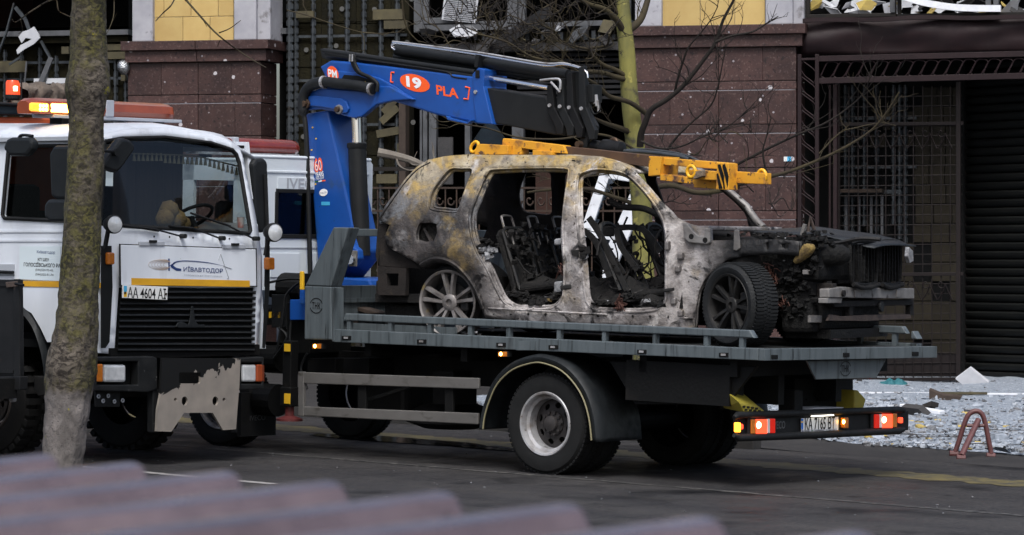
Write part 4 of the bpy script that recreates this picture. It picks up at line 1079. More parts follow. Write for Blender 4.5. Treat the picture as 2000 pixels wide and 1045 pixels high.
# telescopic arm, cylinders and rails above
tpoly('telescopic_arm', 'crane_black', [(942, 170), (1066, 190), (1092, 252), (1086, 264), (962, 240)], CV + .03, CV + .27, bevel=.012)
MB().cyl(tq(942, 150, CV + .08), tq(1072, 172, CV + .08), .028, n=18).build('extension_rod', 'chrome', tow, smooth=40)
MB().cyl(tq(640, 104, CV + .05), tq(930, 150, CV + .05), .042, n=18).build('extension_cylinder', 'crane_black', tow, smooth=40)
MB().cyl(tq(632, 99, CV + .03), tq(928, 141, CV + .03), .026, n=12).build('hose_guide', 'crane_black', tow, smooth=40)
tpoly('boom_top_plate', 'crane_black', [(625, 95), (640, 96), (930, 140), (930, 150), (640, 118), (628, 112)], CV + .10, CV + .28, bevel=.006)
MB().cyl(tq(775, 98, CV + .12), tq(1110, 146, CV + .12), .052, n=18).build('extension_cylinder', 'crane_black', tow, smooth=40)
MB().cyl(tq(772, 110, CV + .2), tq(1108, 158, CV + .2), .04, n=18).build('extension_cylinder', 'crane_black', tow, smooth=40)
for k, m_ in enumerate(('chrome', 'rim_silver')):
    pts = [(772, 98 - k * 2), (765, 92), (770, 86), (782, 85.5), (940, 108 - k * 2), (1060, 128 - k * 2), (1100, 126), (1135, 134 + k), (1146, 142), (1148, 152)]
    MB().tube(smooth_path([tq(x, y - k * 2.5, CV + .03 + k * .1) for x, y in pts], 5), .010, 8).build('hydraulic_pipe', m_, tow, smooth=60)
MB().tube(smooth_path([tq(x, y, CV) for x, y in ((700, 116), (790, 128), (870, 140), (885, 150), (912, 154))], 5), .008, 6).build('hydraulic_pipe', 'steel_dark', tow, smooth=60)
tpoly('pipe_clamp', 'crane_black', [(928, 106), (936, 107), (932, 132), (926, 131)], CV - .0, CV + .2, bevel=.003)
# hoses over the knuckle
h1 = smooth_path([tq(x, y, CV - .09) for x, y in ((606, 540), (603, 420), (598, 260), (592, 214), (594, 186), (606, 168), (630, 160), (660, 163), (700, 168), (730, 174))], 5)
MB().tube(h1, [.025 if i < 14 else .055 for i in range(len(h1))], 10).build('hose_sleeve', 'plastic_black', tow, smooth=60)
for px, py in ((632, 160), (725, 174)): p = tq(px, py, CV - .1); MB().cyl(p - Vector((.012, 0, 0)), p + Vector((.012, 0, 0)), .062, n=14).build('hose_clip', 'rim_silver', tow)
for k in (0, 1):
    MB().tube(smooth_path([tq(x + k * 5, y + k, CV - .06 - .03 * k) for x, y in ((684, 116), (683, 108), (687, 107), (688, 122), (698, 140), (718, 150), (732, 162), (731, 178))], 5), .018, 8).build('hose', 'plastic_black', tow, smooth=60)
    a_ = tq(685 + k * 5, 120, CV - .06 - .03 * k); MB().cyl(a_, a_ + Vector((0, 0, .07)), .02, n=10).build('hose_fitting', 'rim_silver', tow)
# arm head: stacked end plates
for k, (dx, dy, m_) in enumerate(((0, 0, 'steel_dark'), (20, 3, 'crane_black'), (38, 6, 'steel_dark'), (62, 10, 'crane_black'))):
    pts = [(1068 + dx, 168 - k * 12), (1078 + dx, 164 - k * 12), (1082 + dx, 210), (1100 + dx * 1.0, 244 + dy), (1098 + dx, 262 + dy), (1088 + dx, 263 + dy), (1084 + dx, 246 + dy), (1068 + dx, 214)]
    tpoly('end_plate', m_, pts, CV - .02 + k * .012, CV + .035 + k * .012, bevel=.006); tpoly('end_plate', m_, pts, CV + .24, CV + .28, bevel=.006)
    p = tq(1074 + dx, 206 + k * 2, CV - .02); MB().cyl(p, p - Vector((0, .015, 0)), .018, n=8).build('plate_bolt', 'rim_silver', tow)
tpoly('end_plate', 'crane_black', [(1108, 138), (1140, 140), (1150, 180), (1152, 220), (1166, 246), (1164, 262), (1148, 268), (1146, 288), (1134, 290), (1132, 250), (1116, 210)], CV + .06, CV + .10, bevel=.006); tpoly('end_plate', 'crane_black', [(1112, 142), (1136, 143), (1146, 180), (1148, 220), (1160, 246), (1144, 262), (1134, 262), (1116, 210)], CV + .20, CV + .24, bevel=.006)
MB().tube(smooth_path([tq(x, y, CV - .03) for x, y in ((1055, 157), (1085, 154), (1094, 158), (1094, 175))], 4), .012, 8).build('handle', 'rim_silver', tow); MB().tube([tq(1076, 160, CV - .03), tq(1094, 180, CV - .03)], .012, 8).build('handle', 'rim_silver', tow)
p = tq(1135, 282, CV); MB().cyl(p, p - Vector((0, .06, 0)), .03, n=12).build('hook_pin', 'bolt_rust', tow)
mb = MB(); mb.lathe([(.03, 0), (.06, .05), (.055, .14), (.03, .16)], tq(1152, 284, CV + .12), (1, 0, -.1), 14, True, True); mb.lathe([(.05, 0), (.09, .05), (.09, .12), (.07, .26), (.03, .28)], tq(1172, 290, CV + .12), (1, 0, -.02), 14, True, True)
hk = mb.build('hook_block', 'steel_dark', tow, smooth=40)
MB().tube(smooth_path([tq(x, y, CV + .12) for x, y in ((1196, 290), (1193, 276), (1198, 272), (1205, 276), (1206, 296), (1196, 304), (1180, 304))], 4), .02, 8).build('hook', 'bolt_rust', hk, smooth=60)
for x, y in ((1160, 180), (1164, 185), (1168, 196)): MB().cyl(tq(x, y, CV + .1), tq(x + 2, y + 22, CV + .1), .016, n=8).build('hose_fitting', 'rim_silver', tow)
tpoly('valve_block', 'crane_black', rect(1143, 165, 1158, 200), CV + .06, CV + .2)
MB().tube(smooth_path([tq(x, y, CV + .08) for x, y in ((1150, 196), (1160, 222), (1172, 214), (1170, 196))], 4), .007, 6).build('hose', 'plastic_black', tow)

# decals
def ell(name, m, c, xd, yd, rx, ry, d, par, n=36):
    c, xd, yd = Vector(c), Vector(xd).normalized(), Vector(yd).normalized(); nd = xd.cross(yd)
    return MB().prism([c + xd * rx * math.cos(6.2832 * k / n) + yd * ry * math.sin(6.2832 * k / n) + nd * d for k in range(n)], nd * -.002).build(name, m, par)
bx_ = (tq(934, 176, CV) - tq(700, 140, CV)).normalized(); by_ = Vector((-bx_.z, 0, bx_.x))
def tdir(a_, b_, v=CV): return (tq(*b_, v) - tq(*a_, v)).normalized()
bx_ = tdir((765, 153), (916, 182)); by_ = (-tdir((765, 142), (767, 165)))
o = ell('decal_disc', 'decal_orange', tq(650.5, 144.5, CV - .032), bx_, by_, .078, .078, .004, boom); text('decal_lettering', 'PM', .085, 'decal_white', o, tq(650.5, 144.5, CV - .032), bx_, by_, width=.12, bold=.02, depth=.007)
o = ell('decal_oval', 'decal_orange', tq(810.5, 162, CV), bx_, by_, .195, .085, .003, boom); text('decal_lettering', '19', .112, 'decal_white', o, tq(809, 161.5, CV), bx_, by_, width=.20, bold=.045, depth=.006)
text('decal_lettering', 'PLA', .095, 'decal_orange', boom, tq(874, 179, CV), bx_, by_, width=.285, bold=.03, depth=.003)
for xs, ys in (((770, 764, 763, 768), (142, 141, 160, 161)), ((909, 917, 914, 906), (170, 171.5, 194, 193))):
    MB().tube([tq(x, y, CV - .003) for x, y in zip(xs, ys)], .0095, 4).build('decal_bracket', 'decal_orange', boom)
MB().prism([tq(x, y, CV - .034) for x, y in ((709, 162.5), (713, 158), (718, 162), (714, 167))], (0, .002, 0)).build('warning_sticker', 'sign_yellow', boom)
cx_ = tdir((612, 330), (634, 326)); cy_ = Vector((-.16, 0, 1))
text('decal_lettering', '60', .15, 'decal_orange', colm, tq(622, 322, CV), cx_, cy_, width=.115, bold=.05, depth=.003); text('decal_lettering', '60', .10, 'decal_white', colm, tq(622, 323, CV), cx_, cy_, width=.085, bold=-.01, depth=.005)
text('decal_lettering', 'YEARS', .05, 'decal_white', colm, tq(624, 340, CV), cx_, cy_, width=.115, bold=.02, depth=.003)
text('decal_lettering', '1959-2019', .03, 'decal_white', colm, tq(625, 348, CV), cx_, cy_, width=.11, depth=.003)
for k, m_ in enumerate(('decal_green', 'decal_white', 'decal_orange')): MB().prism([tq(x, y, CV - .003) for x, y in ((615 + k * 6.8, 354 - k), (621.6 + k * 6.8, 353 - k), (621.6 + k * 6.8, 355.5 - k), (615 + k * 6.8, 356.5 - k))], (0, .002, 0)).build('decal_stripe', m_, colm)
o = ell('decal_oval', 'decal_white', tq(632, 376, CV), cx_, cy_, .055, .036, .003, colm); text('decal_lettering', 'ITALCO', .016, 'decal_navy', o, tq(632, 376.5, CV), cx_, cy_, width=.085, depth=.005)
o = MB().prism([tq(x, y, CV - .003) for x, y in rect(627.5, 394, 644, 401)], (0, .002, 0)).build('decal_plate', 'decal_cyan', colm)
for px, py in ((611, 249), (618, 271), (609, 293), (617, 360)): p = tq(px, py, CV); MB().cyl(p, p - Vector((0, .008, 0)), .008, n=8).build('rivet', 'sign_yellow', colm)
# plate lamp under the bumper lip
o = MB().box(UB + .02, UB + .05, T.front(1580, 812, UB).y, T.front(1620, 812, UB).y, T.front(1600, 812.5, UB).z, T.front(1600, 810.5, UB).z).build('plate_lamp', mat('plate_lamp', (.8, .78, .7), rough=.4, emit=((1, .93, .8), 3.0)), bp)

# ------------------------------------------------------------------ burnt-out car on the deck
def burnt_mat():
    m = bpy.data.materials.new('burnt_steel'); m.use_nodes = True; MATS['burnt_steel'] = m
    nt = m.node_tree; N = nt.nodes; L = nt.links; bs = N['Principled BSDF']
    tc = N.new('ShaderNodeTexCoord'); vec = tc.outputs['Object']
    sx = N.new('ShaderNodeSeparateXYZ'); L.new(vec, sx.inputs[0]); U_, W_ = sx.outputs[0], sx.outputs[2]
    def nz(s_, d=6, r_=.62, dist=0.0, off=0):
        n = N.new('ShaderNodeTexNoise'); n.inputs['Scale'].default_value = s_; n.inputs['Detail'].default_value = d; n.inputs['Roughness'].default_value = r_; n.inputs['Distortion'].default_value = dist
        a_ = N.new('ShaderNodeVectorMath'); a_.operation = 'ADD'; a_.inputs[1].default_value = (off, off * 1.3, off * .7); L.new(vec, a_.inputs[0]); L.new(a_.outputs[0], n.inputs['Vector']); return n.outputs['Fac']
    def mr(x, a_, b_, c_=0.0, d=1.0):
        r_ = N.new('ShaderNodeMapRange'); r_.interpolation_type = 'SMOOTHSTEP'; r_.inputs[1].default_value = a_; r_.inputs[2].default_value = b_; r_.inputs[3].default_value = c_; r_.inputs[4].default_value = d; L.new(x, r_.inputs[0]); return r_.outputs[0]
    def mth(op, a_, b_):
        x = N.new('ShaderNodeMath'); x.operation = op
        for i, q in enumerate((a_, b_)):
            if hasattr(q, 'links'): L.new(q, x.inputs[i])
            else: x.inputs[i].default_value = q
        return x.outputs[0]
    def mix(f, a_, b_):
        x = N.new('ShaderNodeMix'); x.data_type = 'RGBA'; L.new(f, x.inputs[0])
        for q, i in ((a_, 6), (b_, 7)):
            if hasattr(q, 'links'): L.new(q, x.inputs[i])
            else: x.inputs[i].default_value = (*q, 1)
        return x.outputs[2]
    pale = mix(mr(W_, .70, 1.25), mix(mr(nz(5, off=3, dist=.5), .36, .62), (.40, .375, .37), (.16, .145, .14)), mix(mr(nz(4, off=71, dist=.5), .36, .62), (.38, .325, .225), (.15, .125, .10)))
    sooty = mix(mr(nz(5, off=9, dist=.6), .36, .66), (.011, .010, .0105), (.050, .043, .041))
    quarter = mth('MULTIPLY', mr(U_, .85, .20), mr(W_, 1.34, .80))                    # rear quarter panel burnt brown-grey
    front = mr(U_, 2.45, 2.95)
    col = mix(mth('MAXIMUM', mth('MULTIPLY', quarter, mr(nz(2.6, off=63), .22, .40)), mr(nz(2.0, off=1, dist=.9), .57, .68)), pale, sooty)
    # ash-yellow bloom on roof rail and pillars
    yel = mth('MULTIPLY', mr(nz(3.0, off=17, dist=.6), .45, .60), mth('MAXIMUM', mr(W_, .70, 1.15), mth('MULTIPLY', mr(nz(2.2, off=31), .5, .62), .4)))
    col = mix(yel, col, mix(mr(nz(16, off=5), .4, .6), (.34, .235, .075), (.22, .16, .075)))
    # pale scorched patches and streaks
    col = mix(mth('MULTIPLY', mr(nz(3.2, off=23, dist=.8), .56, .68), mr(quarter, 1.0, .2)), col, (.42, .40, .39)); col = mix(mth('MULTIPLY', mr(nz(2.6, off=53, dist=.6), .52, .66), mth('MULTIPLY', quarter, mr(W_, .45, .75))), col, (.13, .135, .145))
    # soot blots
    col = mix(mr(nz(2.6, off=41, dist=1.2), .57, .66), col, (.010, .009, .0095))
    col = mix(mth('MULTIPLY', front, mr(nz(4, off=11), .20, .42)), col, (.009, .009, .010))
    col = mix(mr(nz(26, off=7), .62, .67), col, (.03, .021, .016))
    L.new(col, bs.inputs['Base Color'])
    bs.inputs['Roughness'].default_value = .55; bs.inputs['Metallic'].default_value = .2
    b = N.new('ShaderNodeBump'); b.inputs['Strength'].default_value = .8; b.inputs['Distance'].default_value = .02
    ad = mth('ADD', nz(9, off=2), mth('MULTIPLY', nz(45, off=6), .35)); L.new(ad, b.inputs['Height']); L.new(b.outputs[0], bs.inputs['Normal'])
burnt_mat()
mat('char', (.012, .012, .013), (.03, .028, .027), 9, .8, bump=.6, bsc=40, spots=(((.06, .057, .055), 22, .70, .03),))
mat('char_dark', (.008, .008, .009), (.022, .022, .022), 9, .75, bump=.8, bsc=30, spots=(((.10, .095, .09), 16, .68, .04),))
mat('burnt_alloy', (.30, .285, .28), (.14, .125, .12), 6, .5, metal=.55, bump=.15, spots=(((.30, .24, .12), 8, .62, .06),))
mat('burnt_alloy_dark', (.035, .036, .038), (.075, .072, .07), 6, .5, metal=.4, bump=.15)
mat('pale_steel', (.52, .50, .485), (.24, .22, .21), 5, .55, metal=.35, bump=.2, spots=(((.07, .055, .045), 9, .60, .08),))
mat('rust_strip', (.15, .105, .085), (.07, .05, .045), 8, .75, bump=.4)
mat('rust_wire', (.16, .055, .035), (.10, .04, .03), 12, .8)
mat('ash', (.30, .31, .33), (.14, .14, .15), 18, .9, bump=.8, bsc=40)
mat('foam_burnt', (.55, .38, .10), (.10, .06, .03), 14, .9, bump=.6)

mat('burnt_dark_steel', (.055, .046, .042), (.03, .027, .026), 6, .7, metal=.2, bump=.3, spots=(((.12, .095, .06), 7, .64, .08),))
car = thing('burnt_car', S, 'burnt-out shell of a large car without doors, standing on the flatbed', 'car')
CW = 1.96
def ss(a_, b_, x): t = max(0.0, min(1.0, (x - a_) / (b_ - a_))); return t * t * (3 - 2 * t)
def vside(u, w):
    v = .055 * ((min(w, .72) - .33) / .5) ** 2
    if w > .72: v += .24 * (w - .72) + .22 * (w - .72) ** 2
    v += .17 * ss(2.15, 2.5, u) * (1 - ss(.75, .9, w))
    v -= .035 * math.exp(-((math.hypot(u, w) - .50) / .10) ** 2) * (1 if w > -.2 else 0)      # flare round the rear arch
    v += .05 * ss(-.55, -.95, u)
    return v
def trace(px, py, dv=0.0):
    v = 0.0
    for _ in range(7):
        p = S.side(px, py, v + dv); v = vside(p.x, p.z)
    return (p.x, p.z)
OUT = [(740, 430), (752, 405), (770, 380), (795, 347), (815, 327), (838, 313), (870, 306), (920, 303), (990, 304), (1060, 304), (1130, 305), (1180, 310), (1215, 322), (1240, 338), (1262, 362), (1290, 395), (1320, 425), (1345, 438), (1386, 446), (1387, 470), (1450, 468), (1530, 468), (1562, 472), (1560, 500), (1530, 497), (1500, 496), (1460, 499), (1420, 508), (1398, 524), (1378, 545), (1366, 568), (1360, 600), (1358, 645), (1250, 640), (1150, 634), (1050, 628), (950, 620), (942, 603), (936, 585), (924, 560), (908, 538), (888, 520), (867, 511), (846, 511), (825, 522), (813, 513), (785, 497), (757, 480), (752, 462), (762, 440)]
QW = [(845, 404), (846, 381), (855, 364), (867, 349), (881, 334), (900, 333), (921, 334), (911, 358), (900, 388), (892, 409), (868, 408)]
FUEL = [(814, 468), (819, 439), (828, 436), (854, 438), (849, 471)]
RD = [(957, 340), (972, 336), (1030, 334), (1101, 334), (1108, 343), (1105, 363), (1098, 406), (1094, 449), (1095, 481), (1098, 521), (1098, 564), (1094, 581), (1085, 592), (1072, 598), (1029, 598), (1006, 597), (986, 584), (972, 558), (957, 524), (938, 492), (926, 455), (924, 420), (934, 392), (946, 362)]
FD = [(1132, 352), (1136, 345), (1144, 341), (1166, 336), (1202, 339), (1225, 347), (1245, 365), (1267, 391), (1287, 424), (1295, 450), (1297, 480), (1297, 544), (1297, 580), (1292, 592), (1280, 601), (1262, 604), (1220, 605), (1183, 604), (1164, 601), (1152, 590), (1146, 575), (1142, 528), (1137, 472), (1132, 430), (1131, 381)]
H1 = [(1497, 474), (1502, 473), (1503, 487), (1498, 489)]; H2 = [(1527, 476), (1540, 475), (1541, 482), (1536, 487), (1528, 483)]
def loop_trace(l, k=3, dv=0.0): return [trace(p[0], p[1], dv) for p in smooth_path(l, k, True)]
outer = [trace(p[0], p[1]) for p in dense(OUT, 9)]
def scaled(l, k, d=0):
    cx = sum(p[0] for p in l) / len(l); cy = sum(p[1] for p in l) / len(l); r = []
    for p in l:
        q = Vector((p[0] - cx, p[1] - cy)); q += q.normalized() * d; r.append((cx + q.x * k, cy + q.y * k))
    return r
def shell(name, holes, dv, thick, m='burnt_steel', out=outer, step=.05, far=False, parent=None):
    rv, rf = holed(out, holes, step)
    def P(p):
        v = vside(p[0], p[1]) + dv + .012 * noise.noise(Vector((p[0] * 3.5, p[1] * 3.5, 2.0))) + .005 * noise.noise(Vector((p[0] * 11, p[1] * 11, 7.0)))
        return (p[0], CW - v if far else v, p[1])
    return MB().add([P(p) for p in rv], rf).build(name, m, parent or car, smooth=50, solid=thick, offset=0.0)
hole_in = [loop_trace(QW), loop_trace(FUEL, 2), loop_trace(RD), loop_trace(FD), [trace(*p) for p in H1], [trace(*p) for p in H2]]
hole_out = [loop_trace(scaled(QW, 1, 5)), loop_trace(FUEL, 2), loop_trace(scaled(RD, 1, 6)), loop_trace(scaled(FD, 1, 5.5)), [trace(*p) for p in H1], [trace(*p) for p in H2]]
body = shell('body_side', hole_out, 0, .022)
shell('door_frame', hole_in, .045, .03, out=[trace(p[0], p[1]) for p in dense(OUT, 12)], step=.09)
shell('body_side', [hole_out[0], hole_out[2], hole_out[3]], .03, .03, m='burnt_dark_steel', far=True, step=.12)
# rolled edges round the openings
for h in (hole_out[0], hole_out[2], hole_out[3]):
    pts = [(p[0], vside(*p) - .004, p[1]) for p in h]; pts.append(pts[0])
    MB().tube(pts, .013, 6, False).build('opening_edge', 'burnt_steel', body, smooth=60)
for h, dv in ((hole_in[0], .04), (hole_in[2], .045), (hole_in[3], .045)):
    pts = [(p[0], vside(*p) + dv, p[1]) for p in h]; pts.append(pts[0])
    MB().tube(pts, .016, 6, False).build('opening_flange', 'burnt_steel', body, smooth=60)
arch = smooth_path([(942, 603), (936, 585), (924, 560), (908, 538), (888, 520), (867, 511), (846, 511), (825, 522)], 4)
pts = [Vector(trace(p[0], p[1])) for p in arch]
rows = [[(p.x * k, vside(p.x, p.y) + dv, p.y * k) for p in pts] for k, dv in ((1.10, -.012), (1.06, -.03), (1.0, -.022), (.97, .02), (.96, .25))]
MB().sheet(rows).build('wheel_arch', 'burnt_steel', body, smooth=60, solid=.006)
rows = [[(p.x * .99, v, p.y * .99 + .01) for p in pts] for v in (.03, .35, .8)]
MB().sheet(rows).build('wheel_well', 'char_dark', car, smooth=60)
MB().tube([(p[0], CW - vside(*p) - .01, p[1]) for p in [trace(*q) for q in ((1215, 322), (1240, 340), (1262, 364), (1290, 398), (1322, 428), (1345, 442))]], .035, 8).build('windscreen_pillar', 'pale_steel', car, smooth=60)
# rear seam along the D-pillar, sill seam, door-lock clutter on pillars
MB().tube(smooth_path([Vector((p[0], vside(*p) - .006, p[1])) for p in [trace(*q) for q in ((742, 428), (772, 386), (797, 352), (818, 331), (842, 318))]], 4), .012, 6).build('roof_seam', 'char', car)
s0, s1 = trace(955, 602), trace(1355, 622)
MB().tube([(s0[0], vside(*s0) - .012, s0[1]), ((s0[0] + s1[0]) / 2, -.01, (s0[1] + s1[1]) / 2), (s1[0], vside(*s1) - .02, s1[1])], .012, 6).build('sill_seam', 'burnt_steel', car)
for px in range(965, 1350, 34):
    q = trace(px, 612 + (px - 960) * .02); MB().cyl((q[0], vside(*q) - .014, q[1]), (q[0], vside(*q) + .02, q[1]), .013, n=8).build('sill_plug', 'char', car)
r = random.Random(2)
def clutter(name, m, px, py, n, spread, size, v0, v1, par=None, lim=0):
    mb = MB()
    for i in range(n):
        p = S.side(px + max(-2.2, min(2.2, r.gauss(0, 1))) * spread, max(lim, py + max(-2, min(2, r.gauss(0, 1))) * spread * .8), r.uniform(v0, v1)); rock(mb, p, size * r.uniform(.5, 1.4), r, r.uniform(.4, 1.4))
    o = mb.build(name, m, par or car); o['kind'] = 'stuff'; return o
clutter('lock_remains', 'ash', 945, 492, 26, 9, .035, .0, .1); clutter('lock_remains', 'char', 948, 482, 20, 10, .04, .02, .1)
clutter('lock_remains', 'ash', 1136, 500, 16, 5, .03, .0, .06); clutter('lock_remains', 'char', 1134, 488, 20, 6, .035, -.01, .06)
def lump(name, m, px, py, v, sx, sy, sz, par=None, fr=None):
    p = S.side(px, py, v); return MB().obox(p, ((1, .1, .1), (0, 1, .1), (0, 0, 1)), (sx, sy, sz)).build(name, m, par or car, bevel=min(sx, sy, sz) * .5)
lump('hinge', 'ash', 1092, 472, .06, .04, .03, .03); lump('hinge', 'ash', 1092, 560, .06, .04, .03, .05); lump('hinge', 'burnt_alloy_dark', 1108, 560, .02, .06, .03, .025)
lump('hinge', 'burnt_alloy', 1304, 480, .06, .02, .03, .04); lump('hinge', 'burnt_alloy_dark', 1306, 566, .05, .045, .03, .015)
for px, py in ((1330, 500), (1325, 525), (1317, 588), (1330, 612)): lump('hinge_bracket', 'burnt_alloy', px, py, .12, .025, .03, .03)
# hinge-pillar bracket
q = [S.side(x, y, .12) for x, y in ((1333, 436), (1342, 436), (1352, 450), (1364, 460), (1374, 461), (1377, 446), (1386, 446), (1386, 474), (1380, 477), (1345, 474), (1336, 466))]
MB().prism(q, (0, .05, 0)).build('hinge_bracket', 'pale_steel', car, bevel=.01)
for px, py in ((1350, 462), (1377, 469)): p = S.side(px, py, .118); MB().cyl(p, p + Vector((0, .01, 0)), .025, n=14).build('bracket_hole', 'char', car)
q = [S.side(x, y, .14) for x, y in ((1433, 449), (1443, 449), (1444, 466), (1445, 485), (1438, 490), (1432, 488))]
MB().prism(q, (0, .02, 0)).build('fender_bracket', 'pale_steel', car, bevel=.006)
# roof, cross bows, cowl
top = [trace(p[0], p[1]) for p in smooth_path([(815, 327), (838, 313), (870, 306), (920, 303), (990, 304), (1060, 304), (1130, 305), (1180, 310), (1215, 322), (1240, 338)], 3)]
rows = []
for k in range(9):
    t = k / 8
    rows.append([(p[0] + .10 * math.sin(math.pi * t) * (1 if p[0] > 1.2 else -.3), (vside(*p)) * (1 - t) + (CW - vside(*p)) * t, p[1] + .035 * math.sin(math.pi * t) + .02 * noise.noise(Vector((p[0] * 3, t * 4, 1)))) for p in top])
MB().sheet(rows).build('roof', 'burnt_steel', car, smooth=60, solid=.02)
for q in (trace(950, 320), trace(1120, 318)):
    MB().tube([(q[0], vside(*q) * (1 - t) + (CW - vside(*q)) * t, q[1] + .02 * math.sin(math.pi * t)) for t in (0, .25, .5, .75, 1)], .03, 6).build('roof_bow', 'char', car)
a_ = trace(1345, 442)
MB().box(a_[0] - .02, a_[0] + .20, .2, CW - .2, a_[1] - .04, a_[1] + .005).build('cowl', 'burnt_steel', car, bevel=.015); MB().box(a_[0] - .12, a_[0] - .04, .15, CW - .15, a_[1] - .75, a_[1] - .10).build('bulkhead', 'char', car)
MB().box(a_[0] + .02, a_[0] + .5, .25, CW - .25, a_[1] - .45, a_[1] - .14).build('engine_bay_tray', 'char_dark', car)
# floor, tunnel, sills, far inner panel
fz = trace(1030, 604)[1]
MB().box(.35, 2.12, .08, CW - .08, fz - .12, fz - .02).build('floor_pan', 'char', car); MB().box(.5, 2.3, .83, 1.13, fz - .02, fz + .22).build('tunnel', 'char', car, bevel=.04)
MB().box(-.85, .40, .10, CW - .10, fz + .05, fz + .13).build('boot_floor', 'char', car); MB().box(.35, .42, .10, CW - .1, fz - .1, fz + .3).build('seat_step', 'char', car)
MB().box(-.80, -.74, .12, CW - .12, fz + .1, fz + .55).build('tail_panel', 'char', car)
# rear seat backs
def seat(u, v, wd, hgt, lean, z0, name='seat_back', m='char'):
    root = MB()
    d = Vector((-lean, 0, 1)).normalized(); fw = Vector((d.z, 0, -d.x))
    def Q(a_, b_, c_=0): return Vector((u, v, z0)) + Vector((0, a_, 0)) + d * b_ + fw * c_
    rv, rf = holed([(0, 0), (wd, 0), (wd, hgt * .9), (wd * .85, hgt), (wd * .15, hgt), (0, hgt * .9)], [[(wd * .22, hgt * .42), (wd * .42, hgt * .40), (wd * .42, hgt * .56), (wd * .24, hgt * .58)], [(wd * .58, hgt * .68), (wd * .8, hgt * .68), (wd * .8, hgt * .8), (wd * .58, hgt * .8)]], .07)
    root.add([Q(p[0], p[1], .03 * noise.noise(Vector((p[0] * 7, p[1] * 7, v)))) for p in rv], rf)
    o = root.build(name, m, car, solid=.03)
    MB().tube([Q(wd * .08, 0, .03), Q(wd * .08, hgt * .93, .03), Q(wd * .2, hgt, .03), Q(wd * .8, hgt, .03), Q(wd * .92, hgt * .93, .03), Q(wd * .92, 0, .03)], .018, 6).build('seat_frame', 'burnt_alloy_dark', o)
    MB().tube(smooth_path([Q(wd * .3, hgt * .86), Q(wd * .3, hgt * 1.16), Q(wd * .36, hgt * 1.22), Q(wd * .64, hgt * 1.22), Q(wd * .7, hgt * 1.16), Q(wd * .7, hgt * .86)], 3), .012, 6).build('headrest_loop', 'burnt_alloy', o, smooth=60)
    for k in (.3, .7): MB().tube([Q(wd * k, hgt * .72, .05), Q(wd * k, hgt * .92, .05)], .010, 6).build('headrest_tube', 'pale_steel', o)
    return o
zf = fz + .18
for v, wd in ((.22, .48), (.74, .42), (1.20, .50)): seat(.62, v, wd, .60, .34, zf)
MB().obox((.85, .98, zf + .03), ((1, 0, .12), (0, 1, 0), (-.12, 0, 1)), (.24, .72, .04)).build('rear_cushion_frame', 'char', car, bevel=.03)
for v in (.26, 1.18):
    MB().tube(smooth_path([Vector((1.70, v + .04, zf)), Vector((1.52, v + .05, zf + .40)), Vector((1.45, v + .12, zf + .60)), Vector((1.45, v + .36, zf + .60)), Vector((1.52, v + .43, zf + .40)), Vector((1.70, v + .44, zf))], 3), .024, 6).build('seat_frame', 'burnt_alloy_dark', car); MB().box(1.43, 1.47, v + .12, v + .36, zf + .50, zf + .60).build('seat_head_plate', 'char', car, bevel=.01)
    MB().obox((1.98, v + .24, zf - .03), ((1, 0, .1), (0, 1, 0), (-.1, 0, 1)), (.26, .24, .035)).build('seat_cushion_frame', 'char', car, bevel=.03)
    for vv in (v + .02, v + .44): MB().bar((1.78, vv, zf), (1.44, vv, zf + .62), .012, .05, (1, 0, .5)).build('seat_side', 'burnt_alloy_dark', car)
# dash beam, steering column, wheel remains, loose struts
MB().tube(smooth_path([S.side(x, y, .5) for x, y in ((1190, 392), (1215, 404), (1260, 408), (1300, 430))], 4), [.03] * 13, 8).build('dash_beam', 'char', car, smooth=60)
MB().tube([(2.2, .25, .62), (2.25, .98, .66), (2.2, 1.7, .62)], .045, 8).build('dash_beam', 'char', car, smooth=60)
t_ = [Vector((2.02, .55 + .17 * math.cos(k * .3307), .52 + .17 * math.sin(k * .3307))) for k in range(20)]
MB().tube(t_, .012, 6, False).build('steering_wheel', 'char', car, smooth=60)
for pts, v in ((((1150, 425), (1170, 455), (1195, 500), (1218, 535)), .35), (((1205, 445), (1212, 480), (1245, 527)), .5), (((1205, 445), (1255, 448), (1290, 490)), .7), (((1140, 450), (1165, 475), (1190, 540)), .2)):
    pp = smooth_path([S.side(x, y, v) for x, y in pts], 4); mb = MB()
    for i in range(len(pp) - 1): mb.bar(pp[i], pp[i + 1] + (pp[i + 1] - pp[i]) * .1, .02, .055, (1, 0, .4))
    mb.build('bent_strut', 'burnt_alloy_dark', car)
# ash and charred remains on the floor: joined, far too many to count
def debris(name, mats, n, ubox, vbox, z, zs, size, seed):
    rr = random.Random(seed)
    for m_, frac in mats:
        mb = MB()
        for i in range(int(n * frac)):
            u, v = rr.uniform(*ubox), rr.uniform(*vbox)
            h = max(0, noise.noise(Vector((u * 3, v * 3, seed)))) * zs
            rock(mb, (u, v, z + h * rr.uniform(.3, 1.1)), size * rr.uniform(.35, 1.5), rr, rr.uniform(.3, 1))
        o = mb.build(name, m_, car); o['kind'] = 'stuff'
debris('charred_debris', (('char', .72), ('char_dark', .2), ('ash', .06), ('foam_burnt', .008)), 900, (.40, 1.28), (.06, 1.6), fz + .06, .34, .04, 3)
debris('charred_debris', (('char', .72), ('char_dark', .2), ('ash', .05), ('foam_burnt', .008)), 900, (1.45, 2.30), (.06, 1.6), fz + .06, .34, .04, 8)
rr = random.Random(5)
mb = MB()
